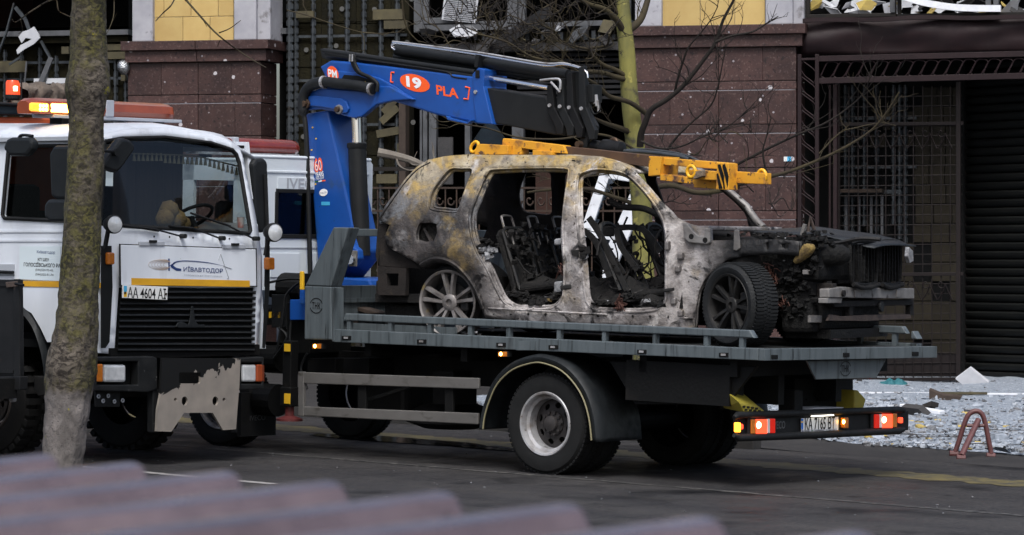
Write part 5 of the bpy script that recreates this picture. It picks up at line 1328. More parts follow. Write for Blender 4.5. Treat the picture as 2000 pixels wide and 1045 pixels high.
for i in range(60):
    u, v = rr.uniform(.4, 2.3), rr.uniform(.1, 1.5); p = Vector((u, v, fz + rr.uniform(.02, .2))); d = Vector((rr.uniform(-1, 1), rr.uniform(-1, 1), rr.uniform(-.3, .5))) * .18
    mb.tube([p, p + d * .5 + Vector((0, 0, rr.uniform(-.03, .06))), p + d], .006, 5)
mb.build('burnt_wires', 'burnt_alloy_dark', car)['kind'] = 'stuff'
mb = MB()
for cx, cy, v, n in ((1212, 588, .05, 12), (1208, 600, .0, 8), (1097, 530, .05, 7), (1500, 530, .3, 12), (1515, 545, .3, 12), (1530, 590, .3, 10)):
    for i in range(n):
        pts = [(cx + rr.gauss(0, 5), cy + rr.gauss(0, 9)) for _ in range(4)]; mb.tube(smooth_path([S.side(x, y, v + rr.uniform(-.03, .1)) for x, y in pts], 3), .0045, 4)
mb.build('bare_wires', 'rust_wire', car)['kind'] = 'stuff'

rows = []
for i in range(46):
    u = .44 + 1.80 * i / 45; row = []
    for j in range(34):
        v = .10 + 1.70 * j / 33
        h = .05 + .20 * ss(.10, .55, v) + .10 * noise.noise(Vector((u * 3, v * 3, 1))) + .06 * noise.noise(Vector((u * 9, v * 9, 4))) + .035 * noise.noise(Vector((u * 22, v * 22, 8)))
        row.append((u, v, fz + max(-.01, h)))
    rows.append(row)
MB().sheet(rows).build('charred_heap', 'char', car, smooth=30)
# charred tangle hanging about the seats
mb = MB()
for i in range(90):
    u, v = rr.uniform(.45, 2.2), rr.uniform(.2, 1.7); p = Vector((u, v, fz + rr.uniform(.15, .75))); q = [p]
    d = Vector((rr.uniform(-1, 1), rr.uniform(-.6, .6), rr.uniform(-1, .6))).normalized()
    for k in range(3): d = (d + Vector((rr.uniform(-.6, .6), rr.uniform(-.6, .6), rr.uniform(-.6, .3)))).normalized(); q.append(q[-1] + d * rr.uniform(.05, .13))
    mb.tube(q, rr.uniform(.004, .012), 5)
mb.build('charred_tangle', 'char', car)['kind'] = 'stuff'
mb = MB()
for v0 in (.22, .74, 1.20):
    for i in range(38):
        a_, b_ = rr.uniform(.02, .46), rr.uniform(.0, .62); rock(mb, (.66 - .32 * b_ + rr.uniform(0, .08), v0 + a_, zf + b_), rr.uniform(.012, .045), rr, 1.0)
for v0 in (.26, 1.18):
    for i in range(34):
        a_, b_ = rr.choice((rr.uniform(.0, .08), rr.uniform(.38, .46))), rr.uniform(.0, .5); rock(mb, (1.74 - .38 * b_ + rr.uniform(-.03, .08), v0 + a_, zf + b_), rr.uniform(.012, .045), rr, 1.0)
mb.build('charred_padding', 'char', car)['kind'] = 'stuff'

# wheels
def car_wheel(c, yaw, r_rim, tyre_r, m_rim, w=.27, out=-1, tilt=0.0, spin=.3):
    root = bpy.data.objects.new('wheel', None); COL.objects.link(root); root.parent = car
    root.location = c; root.rotation_euler = (tilt, 0, yaw)
    ax = Vector((0, out, 0))
    R = r_rim
    MB().lathe([(R, -.0), (R + .012, .008), (R + .006, .016), (R - .012, .006), (R - .022, -.03), (R - .03, -w * .5), (R - .012, -w + .02), (R + .010, -w)], (0, 0, 0), ax, 48).build('barrel', m_rim, root, smooth=40)
    for i in range(5):                                # five pairs of spokes
        sp = MB(); t = 6.28318 * i / 5 + spin
        for s_ in (-1, 1):
            t0, t1 = t + s_ * .20, t + s_ * .21
            i0 = Vector((math.cos(t0), 0, math.sin(t0))) * R * .22; i1 = Vector((math.cos(t1), 0, math.sin(t1))) * R * .97
            mid = i0.lerp(i1, .5); n_ = Vector((0, 1, 0)).cross((i1 - i0).normalized())
            for p, q, wa, wb, da, db in ((i0, mid, .026, .021, -.035, -.012), (mid, i1, .021, .026, -.012, -.004)):
                a_ = n_ * wa; b_ = n_ * wb; f0 = ax * (da); f1 = ax * (db); bk = ax * -.045
                sp.hexa([p - a_ + f0 + bk, p + a_ + f0 + bk, q + b_ + f1 + bk, q - b_ + f1 + bk, p - a_ * .55 + f0, p + a_ * .55 + f0, q + b_ * .6 + f1, q - b_ * .6 + f1])
        sp.build('spoke', m_rim, root)
    mb = MB().lathe([(R * .27, -.08), (R * .27, -.035), (R * .24, -.026), (R * .115, -.022), (R * .10, -.045), (0, -.045)], (0, 0, 0), ax, 24)
    mb.build('hub', m_rim, root, smooth=40)
    MB().lathe([(0, -.10), (R * .62, -.10), (R * .62, -.13), (R * .3, -.14)], (0, 0, 0), ax, 28).build('brake_disc', 'burnt_alloy_dark', root, smooth=40)
    MB().obox(ax * -.09 + Vector((R * .5, 0, .02)), ((1, 0, 0), (0, 1, 0), (0, 0, 1)), (.045, .04, .10)).build('brake_caliper', 'burnt_alloy_dark', root, bevel=.02)
    if tyre_r:
        k = tyre_r
        mb = MB().lathe([(R - .006, .0), (R + .03, .020), (k * .90, .022), (k * .965, .002), (k, -.035), (k + .003, -w * .5), (k, -w + .035), (k * .965, -w), (k * .9, -w - .02), (R, -w)], (0, 0, 0), ax, 64)
        for i in range(70):                           # chevron tread blocks
            for s_, off, ln in ((1, 0, .055), (-1, .5, .055), (1, .25, .022), (-1, .75, .022)):
                t = 6.28318 * (i + off) / 70; rad = Vector((math.cos(t), 0, math.sin(t))); tan = Vector((-math.sin(t), 0, math.cos(t)))
                cen_ = w * (.30 if ln > .03 else .09)
                mb.obox(rad * (k + .002) + ax * (-w / 2 + s_ * cen_), (rad, tan + ax * (.5 * s_), ax), (.008, k * 3.1416 / 70 * .68, ln * .8))
        mb.build('tyre', 'rubber_burnt', root, smooth=40)
    return root
mat('rubber_burnt', (.018, .020, .022), (.030, .033, .036), 7, .55, r2=.8, bump=.3, bsc=50, spots=(((.22, .23, .24), 26, .72, .02),))
car_wheel((0, .03, -.005), 0, .298, 0, 'burnt_alloy', spin=.32)
car_wheel((2.975, -.01, .0), math.radians(-24), .275, .378, 'burnt_alloy_dark', spin=.1)
car_wheel((0, CW - .03, -.005), 0, .298, 0, 'burnt_alloy_dark', out=1)
car_wheel((2.975, CW - .10, .0), math.radians(-24), .275, .378, 'burnt_alloy_dark', out=1)
# burnt tyre wire and ash left under the rear rim
mb = MB()
for i in range(40):
    u = rr.gauss(0, .22); rock(mb, (u, rr.uniform(.02, .28), -.29 + rr.uniform(-.02, .02)), rr.uniform(.01, .035), rr, .5)
mb.build('tyre_ash', 'ash', car)['kind'] = 'stuff'

# rear bumper carrier
def spoly(name, m, pts, v0, v1, bevel=.006): return MB().prism([S.side(x, y, v0) for x, y in pts], (0, v1 - v0, 0)).build(name, m, car, bevel=bevel)
def spframe(name, m, outer_, holes, v0, th):
    rv, rf = holed([(S.side(x, y, v0).x, S.side(x, y, v0).z) for x, y in outer_], [[(S.side(x, y, v0).x, S.side(x, y, v0).z) for x, y in h] for h in holes])
    return MB().add([(p[0], v0, p[1]) for p in rv], rf).build(name, m, car, solid=th)
mat('burnt_dark_steel', (.055, .046, .042), (.03, .027, .026), 6, .7, metal=.2, bump=.3, spots=(((.12, .095, .06), 7, .64, .08),))
spframe('rear_bracket', 'burnt_dark_steel', [(744, 520), (800, 524), (798, 577), (745, 576)], [[(761, 534), (785, 534), (784, 558), (763, 558)]], .08, .06)
spoly('rear_corner', 'burnt_dark_steel', [(741, 470), (752, 462), (757, 482), (815, 515), (825, 526), (800, 524), (740, 520)], .06, .12)
spoly('rear_corner', 'burnt_dark_steel', [(738, 436), (757, 438), (752, 462), (742, 470), (738, 520), (733, 500), (735, 470)], .10, .18)
spoly('rear_chassis_leg', 'char', [(735, 576), (780, 585), (800, 596), (780, 598), (732, 588)], .3, .4)
MB().box(-.88, -.80, .15, CW - .15, .02, .2).build('rear_crash_beam', 'burnt_dark_steel', car, bevel=.02)
MB().box(-.80, .5, .2, CW - .2, -.22, -.04).build('rear_underbody', 'char_dark', car)
# fuel filler recess
q = trace(833, 455); MB().box(q[0] - .12, q[0] + .10, .10, .13, q[1] - .1, q[1] + .1).build('filler_recess', 'char', car); MB().obox((q[0] - .01, .085, q[1] - .03), ((1, 0, .6), (0, 1, 0), (-.6, 0, 1)), (.012, .02, .09)).build('filler_pipe', 'burnt_steel', car)

# ------------------------------------------------------------------ front end
UF = 3.85
def sf(px, py, u=UF): return S.front(px, py, u)
def sfpoly(name, m, pts, u0, u1, bevel=.005): return MB().prism([sf(x, y, u0) for x, y in pts], (u1 - u0, 0, 0)).build(name, m, car, bevel=bevel)
# chassis legs, strut towers, engine
for v in (.42, 1.45): MB().box(2.5, UF - .05, v, v + .10, .05, .20).build('chassis_leg', 'burnt_dark_steel', car, bevel=.01)
for v in (.22, 1.45): MB().lathe([(.05, .02), (.12, .0), (.15, -.06), (.16, -.4)], (2.98, v + .12, .60), (0, 0, 1), 18, True).build('strut_tower', 'char', car, smooth=50)
MB().box(2.75, 3.45, .50, 1.40, -.05, .50).build('engine_block', 'char', car, bevel=.06); MB().box(2.9, 3.35, .6, 1.3, .50, .60).build('engine_cover', 'char_dark', car, bevel=.05)
MB().box(2.4, 3.5, .34, .40, .1, .62).build('inner_wing', 'char_dark', car); MB().box(2.4, 3.6, 1.56, 1.62, .1, .62).build('inner_wing', 'char_dark', car)
MB().box(3.55, 3.62, .40, CW - .35, -.1, .60).build('radiator', 'char_dark', car)
clutter('engine_remains', 'char', 1490, 474, 110, 30, .024, .3, 1.0, lim=458); clutter('engine_remains', 'char_dark', 1560, 520, 220, 20, .03, .25, .6)
clutter('engine_remains', 'char_dark', 1548, 560, 240, 17, .03, .3, .7); clutter('engine_remains', 'ash', 1520, 474, 10, 26, .014, .25, .6, lim=464); clutter('engine_remains', 'char_dark', 1562, 600, 200, 15, .03, .3, .7)
clutter('headlamp_remains', 'char_dark', 1590, 478, 120, 16, .028, .25, .6)
# bonnet remnant: curled sheet over the far side
rows = []
for k in range(6):
    t = k / 5; v = .95 + .95 * t
    rows.append([(u, v, .66 + .05 * math.sin(t * 2.2) - .10 * ss(3.0, 3.95, u) ** 1.4 - .04 * ss(3.75, 3.95, u) + .025 * noise.noise(Vector((u * 2.4, v * 2, 4)))) for u in [2.72 + 1.25 * j / 14 for j in range(15)]])
MB().sheet(rows).build('bonnet_remnant', mat('burnt_bonnet', (.06, .07, .08), (.022, .024, .028), 5, .45, metal=.4, bump=.3), car, smooth=60, solid=.012)
sf_ = MB(); q = [sf(x, y, 3.2) for x, y in ((1560, 440), (1600, 446), (1640, 452))]
MB().tube([S.side(1566, 459, .9), S.side(1572, 438, .9)], .02, 8).build('gas_strut', 'pale_steel', car); MB().tube([S.side(1578, 452, .95), S.side(1582, 424, .95), S.side(1592, 455, 1.0)], .02, 6).build('hinge_arm', 'rust_strip', car)
MB().tube(smooth_path([S.side(x, y, .7) for x, y in ((1600, 478), (1640, 474), (1680, 466), (1720, 468))], 4), .02, 6).build('slam_panel', 'burnt_alloy_dark', car)
# soot-black air box, foam stub
MB().lathe([(.02, 0), (.075, .02), (.095, .1), (.095, .40), (.06, .46)], S.side(1560, 498, .3), (.78, .62, 0), 16, True, True).build('air_duct', 'char_dark', car, smooth=50)
MB().tube(smooth_path([S.side(x, y, .22) for x, y in ((1552, 512), (1568, 498), (1580, 484), (1582, 476))], 4), [.02, .03, .04, .045, .05, .055, .06, .06, .06, .06, .05, .04, .03], 8).build('foam_stub', 'foam_burnt', car, smooth=60)
# grille: two frames with vertical bars
for x0, x1 in ((1664, 1715), (1722, 1768)):
    a_, b_ = sf(x0, 554), sf(x1, 474)
    dz = b_.z - a_.z
    def G(s_, t_, d=0): return Vector((UF - .06 * (abs((a_.y + b_.y) / 2 + (s_ - .5) * (b_.y - a_.y) - CW / 2)) + d, a_.y + (b_.y - a_.y) * s_, a_.z + dz * t_))
    path = [G(.06, .0), G(.0, .2), G(-.03, .85), G(.08, 1), G(.5, 1.04), G(.92, 1), G(1.02, .85), G(1, .2), G(.92, .0), G(.5, -.04), G(.06, 0)]
    gr = MB().tube(smooth_path(path, 3), .022, 6).build('grille_frame', 'char_dark', car, smooth=60)
    for i in range(7):
        s_ = .10 + .8 * i / 6; lean = rr.uniform(-.05, .05)
        MB().bar(G(s_ + lean, .04, -.02), G(s_, .95, -.02), .012, .05, (1, 0, 0)).build('grille_bar', 'char_dark', gr)
    MB().tube(smooth_path([G(0, -.02, .03), G(.3, -.10, .03), G(.7, -.08, .03), G(1, -.02, .03)], 4), [.02 + .008 * rr.random() for _ in range(13)], 6).build('melted_trim', 'char', gr, smooth=60)
    MB().box(UF - .16, UF - .14, a_.y, b_.y, a_.z, b_.z).build('grille_backing', 'char_dark', gr)
bm_ = sfpoly('crash_beam', 'pale_steel', [(1600, 564), (1628, 560), (1640, 561), (1767, 563), (1767, 583), (1740, 583), (1600, 581)], UF - .12, UF - .02, .008)
sfpoly('crash_beam_lip', 'pale_steel', [(1598, 582), (1628, 582), (1626, 592), (1598, 592)], UF - .12, UF - .03)
for px, w_, d in ((1645, 5, .008), (1668, 3, .012), (1750, 3, .01)): sfpoly('beam_rib', 'pale_steel', rect(px, 566, px + w_ * 2, 580), UF - .02, UF - .02 + d, .003)
p = sf(1646, 573, UF - .01); MB().cyl(p, p + Vector((.02, 0, 0)), .03, n=14).build('tow_eye', 'char', car)
sfpoly('lamp_bracket', 'pale_steel', [(1567, 527), (1620, 533), (1620, 542), (1567, 536)], UF - .25, UF - .2); sfpoly('lamp_bracket', 'pale_steel', [(1609, 541), (1618, 542), (1616, 565), (1607, 564)], UF - .22, UF - .18)
sfpoly('support_beam', 'char', [(1610, 588), (1770, 584), (1770, 596), (1615, 600)], UF - .14, UF - .06, .01)
p = sf(1718, 599, UF - .06); MB().cyl(p, p + Vector((.03, 0, 0)), .05, n=16).build('sensor', 'plastic_black', car, bevel=.01)
sfpoly('torn_strip', 'rust_strip', [(1618, 614), (1640, 618), (1690, 615), (1775, 614), (1776, 622), (1740, 624), (1690, 627), (1612, 626)], UF - .10, UF - .08, .002)
sfpoly('skid_plate', 'pale_steel', [(1577, 616), (1602, 616), (1605, 626), (1600, 630), (1577, 630)], UF - .2, UF - .17)
MB().box(3.30, UF - .12, .30, 1.70, .22, .52).build('charred_core', 'char_dark', car, bevel=.05); MB().box(3.32, UF - .2, .34, .6, -.25, .25).build('charred_core', 'char_dark', car, bevel=.05)
MB().box(3.3, UF - .1, .5, 1.75, -.30, -.22).build('undertray', 'char_dark', car); MB().box(3.45, UF - .15, .45, 1.7, -.22, .05).build('charred_mass', 'char_dark', car, bevel=.04)
for x, y in ((1650, 605), (1768, 605)): sfpoly('stay', 'char', rect(x, 596, x + 7, 616), UF - .13, UF - .08)
sfpoly('lamp_remnant', 'ash', [(1768, 482), (1776, 490), (1777, 510), (1770, 514), (1766, 500)], UF - .2, UF - .16)

# ------------------------------------------------------------------ yellow lifting frame laid across the roof
mat('lift_yellow', (.62, .30, .016), (.52, .23, .014), 6, .5, r2=.7, bump=.15, spots=(((.22, .10, .025), 6, .53, .12), ((.08, .04, .025), 16, .60, .05)))
mat('lift_brown', (.17, .085, .04), (.10, .05, .03), 6, .65, bump=.15, spots=(((.35, .2, .04), 8, .64, .06),))
lift = thing('lifting_frame', T, 'yellow steel lifting frame with hooks lying across the burnt car roof', 'lifting frame')
def lpoly(name, m, pts, v0, v1, bevel=.005): return MB().prism([tq(x, y, v0) for x, y in pts], (0, v1 - v0, 0)).build(name, m, lift, bevel=bevel)
LV = .85
lpoly('main_beam', 'lift_brown', [(1070, 282), (1266, 303), (1266, 326), (1070, 300)], LV + .05, LV + .17)
lpoly('end_beam', 'lift_yellow', [(982, 270), (1100, 284), (1106, 300), (1058, 297), (1050, 294), (1018, 289), (1018, 302), (993, 302), (993, 285), (980, 285)], LV + .02, LV + .14)
lpoly('end_box', 'lift_yellow', [(932, 283), (938, 281), (992, 284), (992, 302), (926, 302)], LV - .05, LV + .06)
lpoly('foot', 'lift_yellow', [(1040, 293), (1078, 296), (1078, 303), (1040, 303)], LV - .02, LV + .1)
def ring(px, py, rx, ry, v, rot=0.0):
    p = smooth_path([tq(px + rx * math.cos(t) - rot * ry * math.sin(t), py + ry * math.sin(t), v) for t in [k * .6283 for k in range(10)]], 2, True); p.append(p[0])
    return MB().tube(p, .016, 8, False).build('ring_hook', 'hook_yellow', lift, smooth=60)
mat('hook_yellow', (.72, .36, .01), rough=.4)
ring(927, 287, 7, 10, LV + .0, .3); ring(1350, 335, 8, 11, LV - .25); ring(1488, 344, 8, 12, LV - .1)
lpoly('end_plate', 'lift_yellow', [(1267, 305), (1292, 306), (1288, 342), (1266, 344)], LV - .06, LV + .22)
lpoly('end_beam', 'lift_yellow', [(1293, 308), (1422, 318), (1422, 332), (1293, 322)], LV - .02, LV + .10)
lpoly('end_beam', 'lift_yellow', [(1289, 341), (1310, 341), (1355, 348), (1390, 348), (1400, 352), (1400, 369), (1355, 366), (1355, 360), (1289, 352)], LV - .05, LV + .1)
lpoly('sliding_arm', 'lift_yellow', [(1342, 331), (1402, 335), (1402, 352), (1342, 350)], LV - .20, LV - .06)
lpoly('sliding_arm', 'lift_yellow', [(1423, 334), (1494, 338), (1494, 360), (1423, 357)], LV - .12, LV - .02)
o = lpoly('striped_end', 'lift_yellow', [(1400, 318), (1423, 319), (1423, 371), (1398, 370)], LV - .24, LV - .10)
for k in range(2): MB().prism([tq(x, y, LV - .245) for x, y in ((1402 + k * 9, 321), (1407 + k * 9, 321), (1414 + k * 9, 344), (1414 + k * 7, 366), (1402 + k * 9, 326))], (0, .003, 0)).build('stripe', 'decal_black', o); MB().prism([tq(x, y, LV - .245) for x, y in ((1399.5 + k * 10, 340), (1402 + k * 10, 338), (1411 + k * 5, 368), (1404 + k * 9, 369))], (0, .003, 0)).build('stripe', 'decal_black', o)
lpoly('rag', mat('rag_cloth', (.42, .33, .24), (.3, .22, .15), 9, .9, bump=.6), [(1352, 336), (1372, 332), (1372, 344), (1360, 348), (1354, 350)], LV - .26, LV - .21)
MB().tube(smooth_path([tq(x, y, LV + .3) for x, y in ((1185, 295), (1240, 296), (1290, 300), (1330, 306), (1345, 312))], 4), .02, 8).build('roof_rail', 'galvanised', lift, smooth=60)
MB().tube(smooth_path([tq(x, y, LV + .4) for x, y in ((1195, 296), (1250, 292), (1300, 296), (1340, 304), (1372, 318))], 4), .012, 8).build('roof_rail', 'galvanised', lift, smooth=60)

# ------------------------------------------------------------------ white cab-over truck on the left
mat('chipped', (.013, .014, .015), (.022, .023, .024), 9, .5)
def chipped_mat():
    m = bpy.data.materials.new('chipped_plate'); m.use_nodes = True; MATS['chipped_plate'] = m
    nt = m.node_tree; N = nt.nodes; L = nt.links; bs = N['Principled BSDF']
    tc = N.new('ShaderNodeTexCoord'); sx = N.new('ShaderNodeSeparateXYZ'); L.new(tc.outputs['Object'], sx.inputs[0])
    n1 = N.new('ShaderNodeTexNoise'); n1.inputs['Scale'].default_value = 4.5; n1.inputs['Detail'].default_value = 9; n1.inputs['Roughness'].default_value = .55; n1.inputs['Distortion'].default_value = .8; L.new(tc.outputs['Object'], n1.inputs['Vector'])
    m1 = N.new('ShaderNodeMath'); m1.operation = 'MULTIPLY_ADD'; m1.inputs[1].default_value = -.55; L.new(n1.outputs['Fac'], m1.inputs[0])
    a2 = N.new('ShaderNodeMath'); a2.operation = 'MULTIPLY_ADD'; a2.inputs[1].default_value = .3; a2.inputs[2].default_value = 1.60; L.new(sx.outputs[1], a2.inputs[0]); L.new(a2.outputs[0], m1.inputs[2])
    gt = N.new('ShaderNodeMath'); gt.operation = 'LESS_THAN'; L.new(sx.outputs[2], gt.inputs[0]); L.new(m1.outputs[0], gt.inputs[1])
    n2 = N.new('ShaderNodeTexNoise'); n2.inputs['Scale'].default_value = 6; n2.inputs['Detail'].default_value = 6; L.new(tc.outputs['Object'], n2.inputs['Vector'])
    x1 = N.new('ShaderNodeMix'); x1.data_type = 'RGBA'; L.new(n2.outputs['Fac'], x1.inputs[0]); x1.inputs[6].default_value = (.16, .15, .14, 1); x1.inputs[7].default_value = (.34, .30, .26, 1)
    x2 = N.new('ShaderNodeMix'); x2.data_type = 'RGBA'; L.new(gt.outputs[0], x2.inputs[0]); x2.inputs[6].default_value = (.006, .0065, .007, 1); L.new(x1.outputs[2], x2.inputs[7])
    L.new(x2.outputs[2], bs.inputs['Base Color']); bs.inputs['Roughness'].default_value = .5; bs.inputs['Metallic'].default_value = .2
chipped_mat()
mat('mirror_black', (.020, .024, .028), (.03, .034, .038), 5, .5)
mat('grille_black', (.014, .016, .018), (.022, .024, .026), 6, .45)
mat('stripe_yellow', (.62, .33, .015), (.5, .26, .015), 5, .5)
mat('curtain', (.045, .03, .026), (.025, .018, .016), 4, .9, stretch=(6, 6, .3), bump=.4)
mat('orange_paint', (.50, .085, .015), (.38, .06, .012), 3, .5)
mat('tassel', (.20, .18, .12), rough=.9)
mat('plush', (.45, .30, .10), (.28, .17, .07), 9, .95, bump=.8)
mat('led_off', (.75, .30, .03), rough=.3, emit=((1, .40, .03), 1.6))
mat('led_on', (1, .75, .2), rough=.3, emit=((1, .55, .08), 14.0))
mat('beacon_red', (.5, .03, .01), rough=.2, emit=((1, .10, .02), .9), alpha=None)
mat('tarp', (.32, .26, .21), (.10, .075, .06), 7, .9, bump=.9, bsc=14)
mat('rusty_rim', (.15, .125, .11), (.09, .07, .062), 4, .75, bump=.2)
mat('cab_white', (.66, .70, .76), (.58, .62, .68), 1.5, .33, coat=.15, spots=(((.40, .41, .43), 2.0, .55, .25, True), ((.26, .24, .21), 7, .68, .10, True), ((.12, .10, .085), 16, .74, .04)), stretch=(2, 2, .4))
glass('screen_glass', (.60, .64, .64), .014)

mz = thing('white_truck', T, 'white cab-over municipal truck with orange light bar behind the mossy trunk', 'truck')
VN, VF, UM = -2.75, -.60, -2.98
def ufr(w): return UM - .26 * max(0, w - 2.1) ** 1.25
def mf(px, py, d=0.0):
    u = UM
    for _ in range(6): p = T.front(px, py, u + d); u = ufr(p.z)
    return p
def mpoly(name, m, pts, d0, d1, par=None, bevel=.004): return MB().prism([mf(x, y, d1) for x, y in pts], (d0 - d1, 0, 0)).build(name, m, par or mz, bevel=bevel)
FRONT = [(203, 262), (260, 252), (330, 250), (400, 262), (450, 277), (470, 287), (477, 305), (484, 335), (500, 400), (514, 470), (520, 500), (521, 560), (515, 630), (509, 688), (497, 690), (500, 562), (236, 560), (228, 692), (203, 690)]
SCREEN = [(208, 276), (240, 270), (320, 268), (410, 279), (455, 293), (464, 302), (470, 318), (480, 380), (492, 450), (488, 456), (380, 450), (240, 441), (208, 438)]
rv, rf = holed([(mf(*p).y, mf(*p).z) for p in dense([Vector(q) for q in FRONT], 14)], [[(mf(*p).y, mf(*p).z) for p in dense([Vector(q) for q in SCREEN], 14)]], .12)
def bow(v): t = (v - (VN + VF) / 2) / ((VF - VN) / 2); return -.09 * abs(t) ** 5
def fs(p, d=0.0): return Vector((ufr(p[1]) + bow(p[0]) + d, p[0], p[1]))
MB().add([fs(p) for p in rv], rf).build('cab_front', 'cab_white', mz, smooth=40, solid=.02, offset=0)
sc_ = [(mf(*p).y, mf(*p).z) for p in dense([Vector(q) for q in SCREEN], 14)]
rv, rf = holed(sc_, [], .15)
MB().add([fs(p, -.02) for p in rv], rf).build('windscreen', 'screen_glass', mz, smooth=60)
pts = [fs(p, .004) for p in sc_]; pts.append(pts[0]); MB().tube(pts, .02, 6, False).build('screen_seal', 'rubber', mz, smooth=60)
# near side with door window, far side likewise
SIDE = [(-90, 262), (203, 266), (203, 690), (150, 690), (110, 668), (95, 668), (82, 640), (65, 612), (40, 596), (0, 590), (-90, 592)]
WIN = [(14, 292), (20, 286), (185, 284), (190, 290), (190, 430), (184, 434), (12, 426), (8, 420)]
so = [(tq(x, y, VN).x, tq(x, y, VN).z) for x, y in SIDE]; wo = [(tq(x, y, VN).x, tq(x, y, VN).z) for x, y in WIN]
so = [(min(p[0], ufr(p[1]) - .055), p[1]) for p in so]; wo = [(min(p[0], ufr(p[1]) - .14), p[1]) for p in wo]
rv, rf = holed(so, [wo])
def tumble(w): return .06 * max(0, w - 2.2)
dr = MB().add([(p[0], VN + tumble(p[1]), p[1]) for p in rv], rf).build('cab_side', 'cab_white', mz, solid=.04, offset=0)
MB().add([(p[0], VF - tumble(p[1]), p[1]) for p in rv], rf).build('cab_side', 'cab_white', mz, solid=.04, offset=0)
pts = [Vector((p[0], VN + tumble(p[1]) - .024, p[1])) for p in wo]; pts.append(pts[0]); MB().tube(pts, .02, 6, False).build('window_seal', 'rubber', mz)
for vv, s_ in ((VN, 1), (VF, -1)): MB().add([(p[0], vv + s_ * (tumble(p[1]) + .02), p[1]) for p in wo], [tuple(range(len(wo)))]).build('side_window', 'screen_glass', mz)
for y0 in (452, 470):
    a_, b_ = tq(-80, y0, VN - .022), tq(203, y0, VN - .022); MB().bar(a_, Vector((ufr(1.9) - .06, VN - .022, b_.z)), .012, .02).build('side_swage', 'cab_white', mz)
# corner deflectors
for vv, s_ in ((VN, 1), (VF, -1)): pass
# roof
edge = [mf(x, y) for x, y in ((203, 262), (230, 257), (260, 252), (295, 250), (330, 250), (365, 255), (400, 262), (430, 270), (450, 277), (470, 287))]
edge = [fs((p.y, p.z)) for p in edge]
vc, hw = (VN + VF) / 2, (VF - VN) / 2
rows = [edge, [p + Vector((-.06, 0, .03)) for p in edge], [Vector((p.x - .22, p.y, max(p.z + .05, 3.10 - .10 * abs((p.y - vc) / hw) ** 4))) for p in edge], [Vector((-4.2, p.y, 3.13 - .10 * abs((p.y - vc) / hw) ** 4)) for p in edge], [Vector((-5.3, p.y, 3.13 - .10 * abs((p.y - vc) / hw) ** 4)) for p in edge]]
rows = [[Vector((r_[0].x, VN - .02, r_[0].z - .10))] + r_ + [Vector((r_[-1].x, VF + .03, r_[-1].z - .10))] for r_ in rows]
MB().sheet(rows).build('roof', 'cab_white', mz, smooth=50, solid=.03)
MB().bar(tq(-90, 275, VN - .02), Vector((ufr(2.95) - .05, VN - .02, tq(200, 270, VN).z)), .03, .035).build('rain_gutter', 'decal_faint', mz)
# inside: floor, engine tunnel, back wall, seats, dash, steering wheel
MB().box(-5.3, UM - .08, VN + .06, VF - .06, 1.05, 1.12).build('cab_floor', 'chassis_black', mz)
MB().box(-5.34, -5.30, VN + .05, VF - .05, 1.1, 3.0).build('back_wall', 'char_dark', mz); MB().box(-5.28, -5.24, VN + .7, VN + 1.95, 2.3, 2.95).build('orange_curtain', 'orange_paint', mz)
for v in (VN + .2, VF - .75):
    o = MB().box(-4.75, -4.60, v, v + .52, 1.7, 2.55).build('seat', 'char_dark', mz, bevel=.06); MB().box(-4.6, -4.1, v, v + .52, 1.6, 1.75).build('seat_cushion', 'char_dark', o, bevel=.05)
dz = mf(300, 446).z
MB().box(UM - .55, UM - .06, VN + .08, VF - .08, dz - .35, dz - .03).build('dashboard', 'char_dark', mz, bevel=.04)
sw = Vector((UM - .62, VF - .45, dz + .10)); ax_ = Vector((-.55, 0, .84)).normalized(); x_ = Vector((0, 1, 0)); y_ = ax_.cross(x_)
MB().tube([sw + (x_ * math.cos(k * .2618) + y_ * math.sin(k * .2618)) * .22 for k in range(25)], .018, 8, False).build('steering_wheel', 'plastic_black', mz, smooth=60)
MB().bar(sw - x_ * .2, sw + x_ * .2, .03, .02).build('wheel_spoke', 'plastic_black', mz); MB().cyl(sw, sw - ax_ * .35, .03).build('steering_column', 'plastic_black', mz)
for x0, x1 in ((222, 262), (268, 300), (300, 320)):
    a_, b_ = mf(x0, 445, -.35), mf(x1, 300, -.45); n = 14
    rows = [[Vector((a_.x - .02 + .03 * math.sin(k * 2.1), a_.y + (b_.y - a_.y) * k / n, z)) for k in range(n + 1)] for z in (a_.z, b_.z + .1)]
    MB().sheet(rows).build('curtain', 'curtain', mz, smooth=60)
for i in range(24):
    px = 262 + i * 8.7; y = 306 + (i * .55 if i > 6 else 0) + (2.2 * (i - 16) if i > 16 else 0)
    p = mf(px, y, -.12); MB().lathe([(.004, .035), (.012, .02), (.008, .015), (.018, -.04)], p, (0, 0, 1), 8, True, True).build('tassel', 'tassel', mz)
MB().tube([mf(258, 300, -.12), mf(380, 304, -.12), mf(470, 326, -.12)], .008, 6).build('fringe_cord', 'tassel', mz)
MB().box(ufr(2.95) - .32, ufr(2.95) - .06, VN + .1, VF - .1, 2.93, 2.96).build('headliner', 'char_dark', mz)
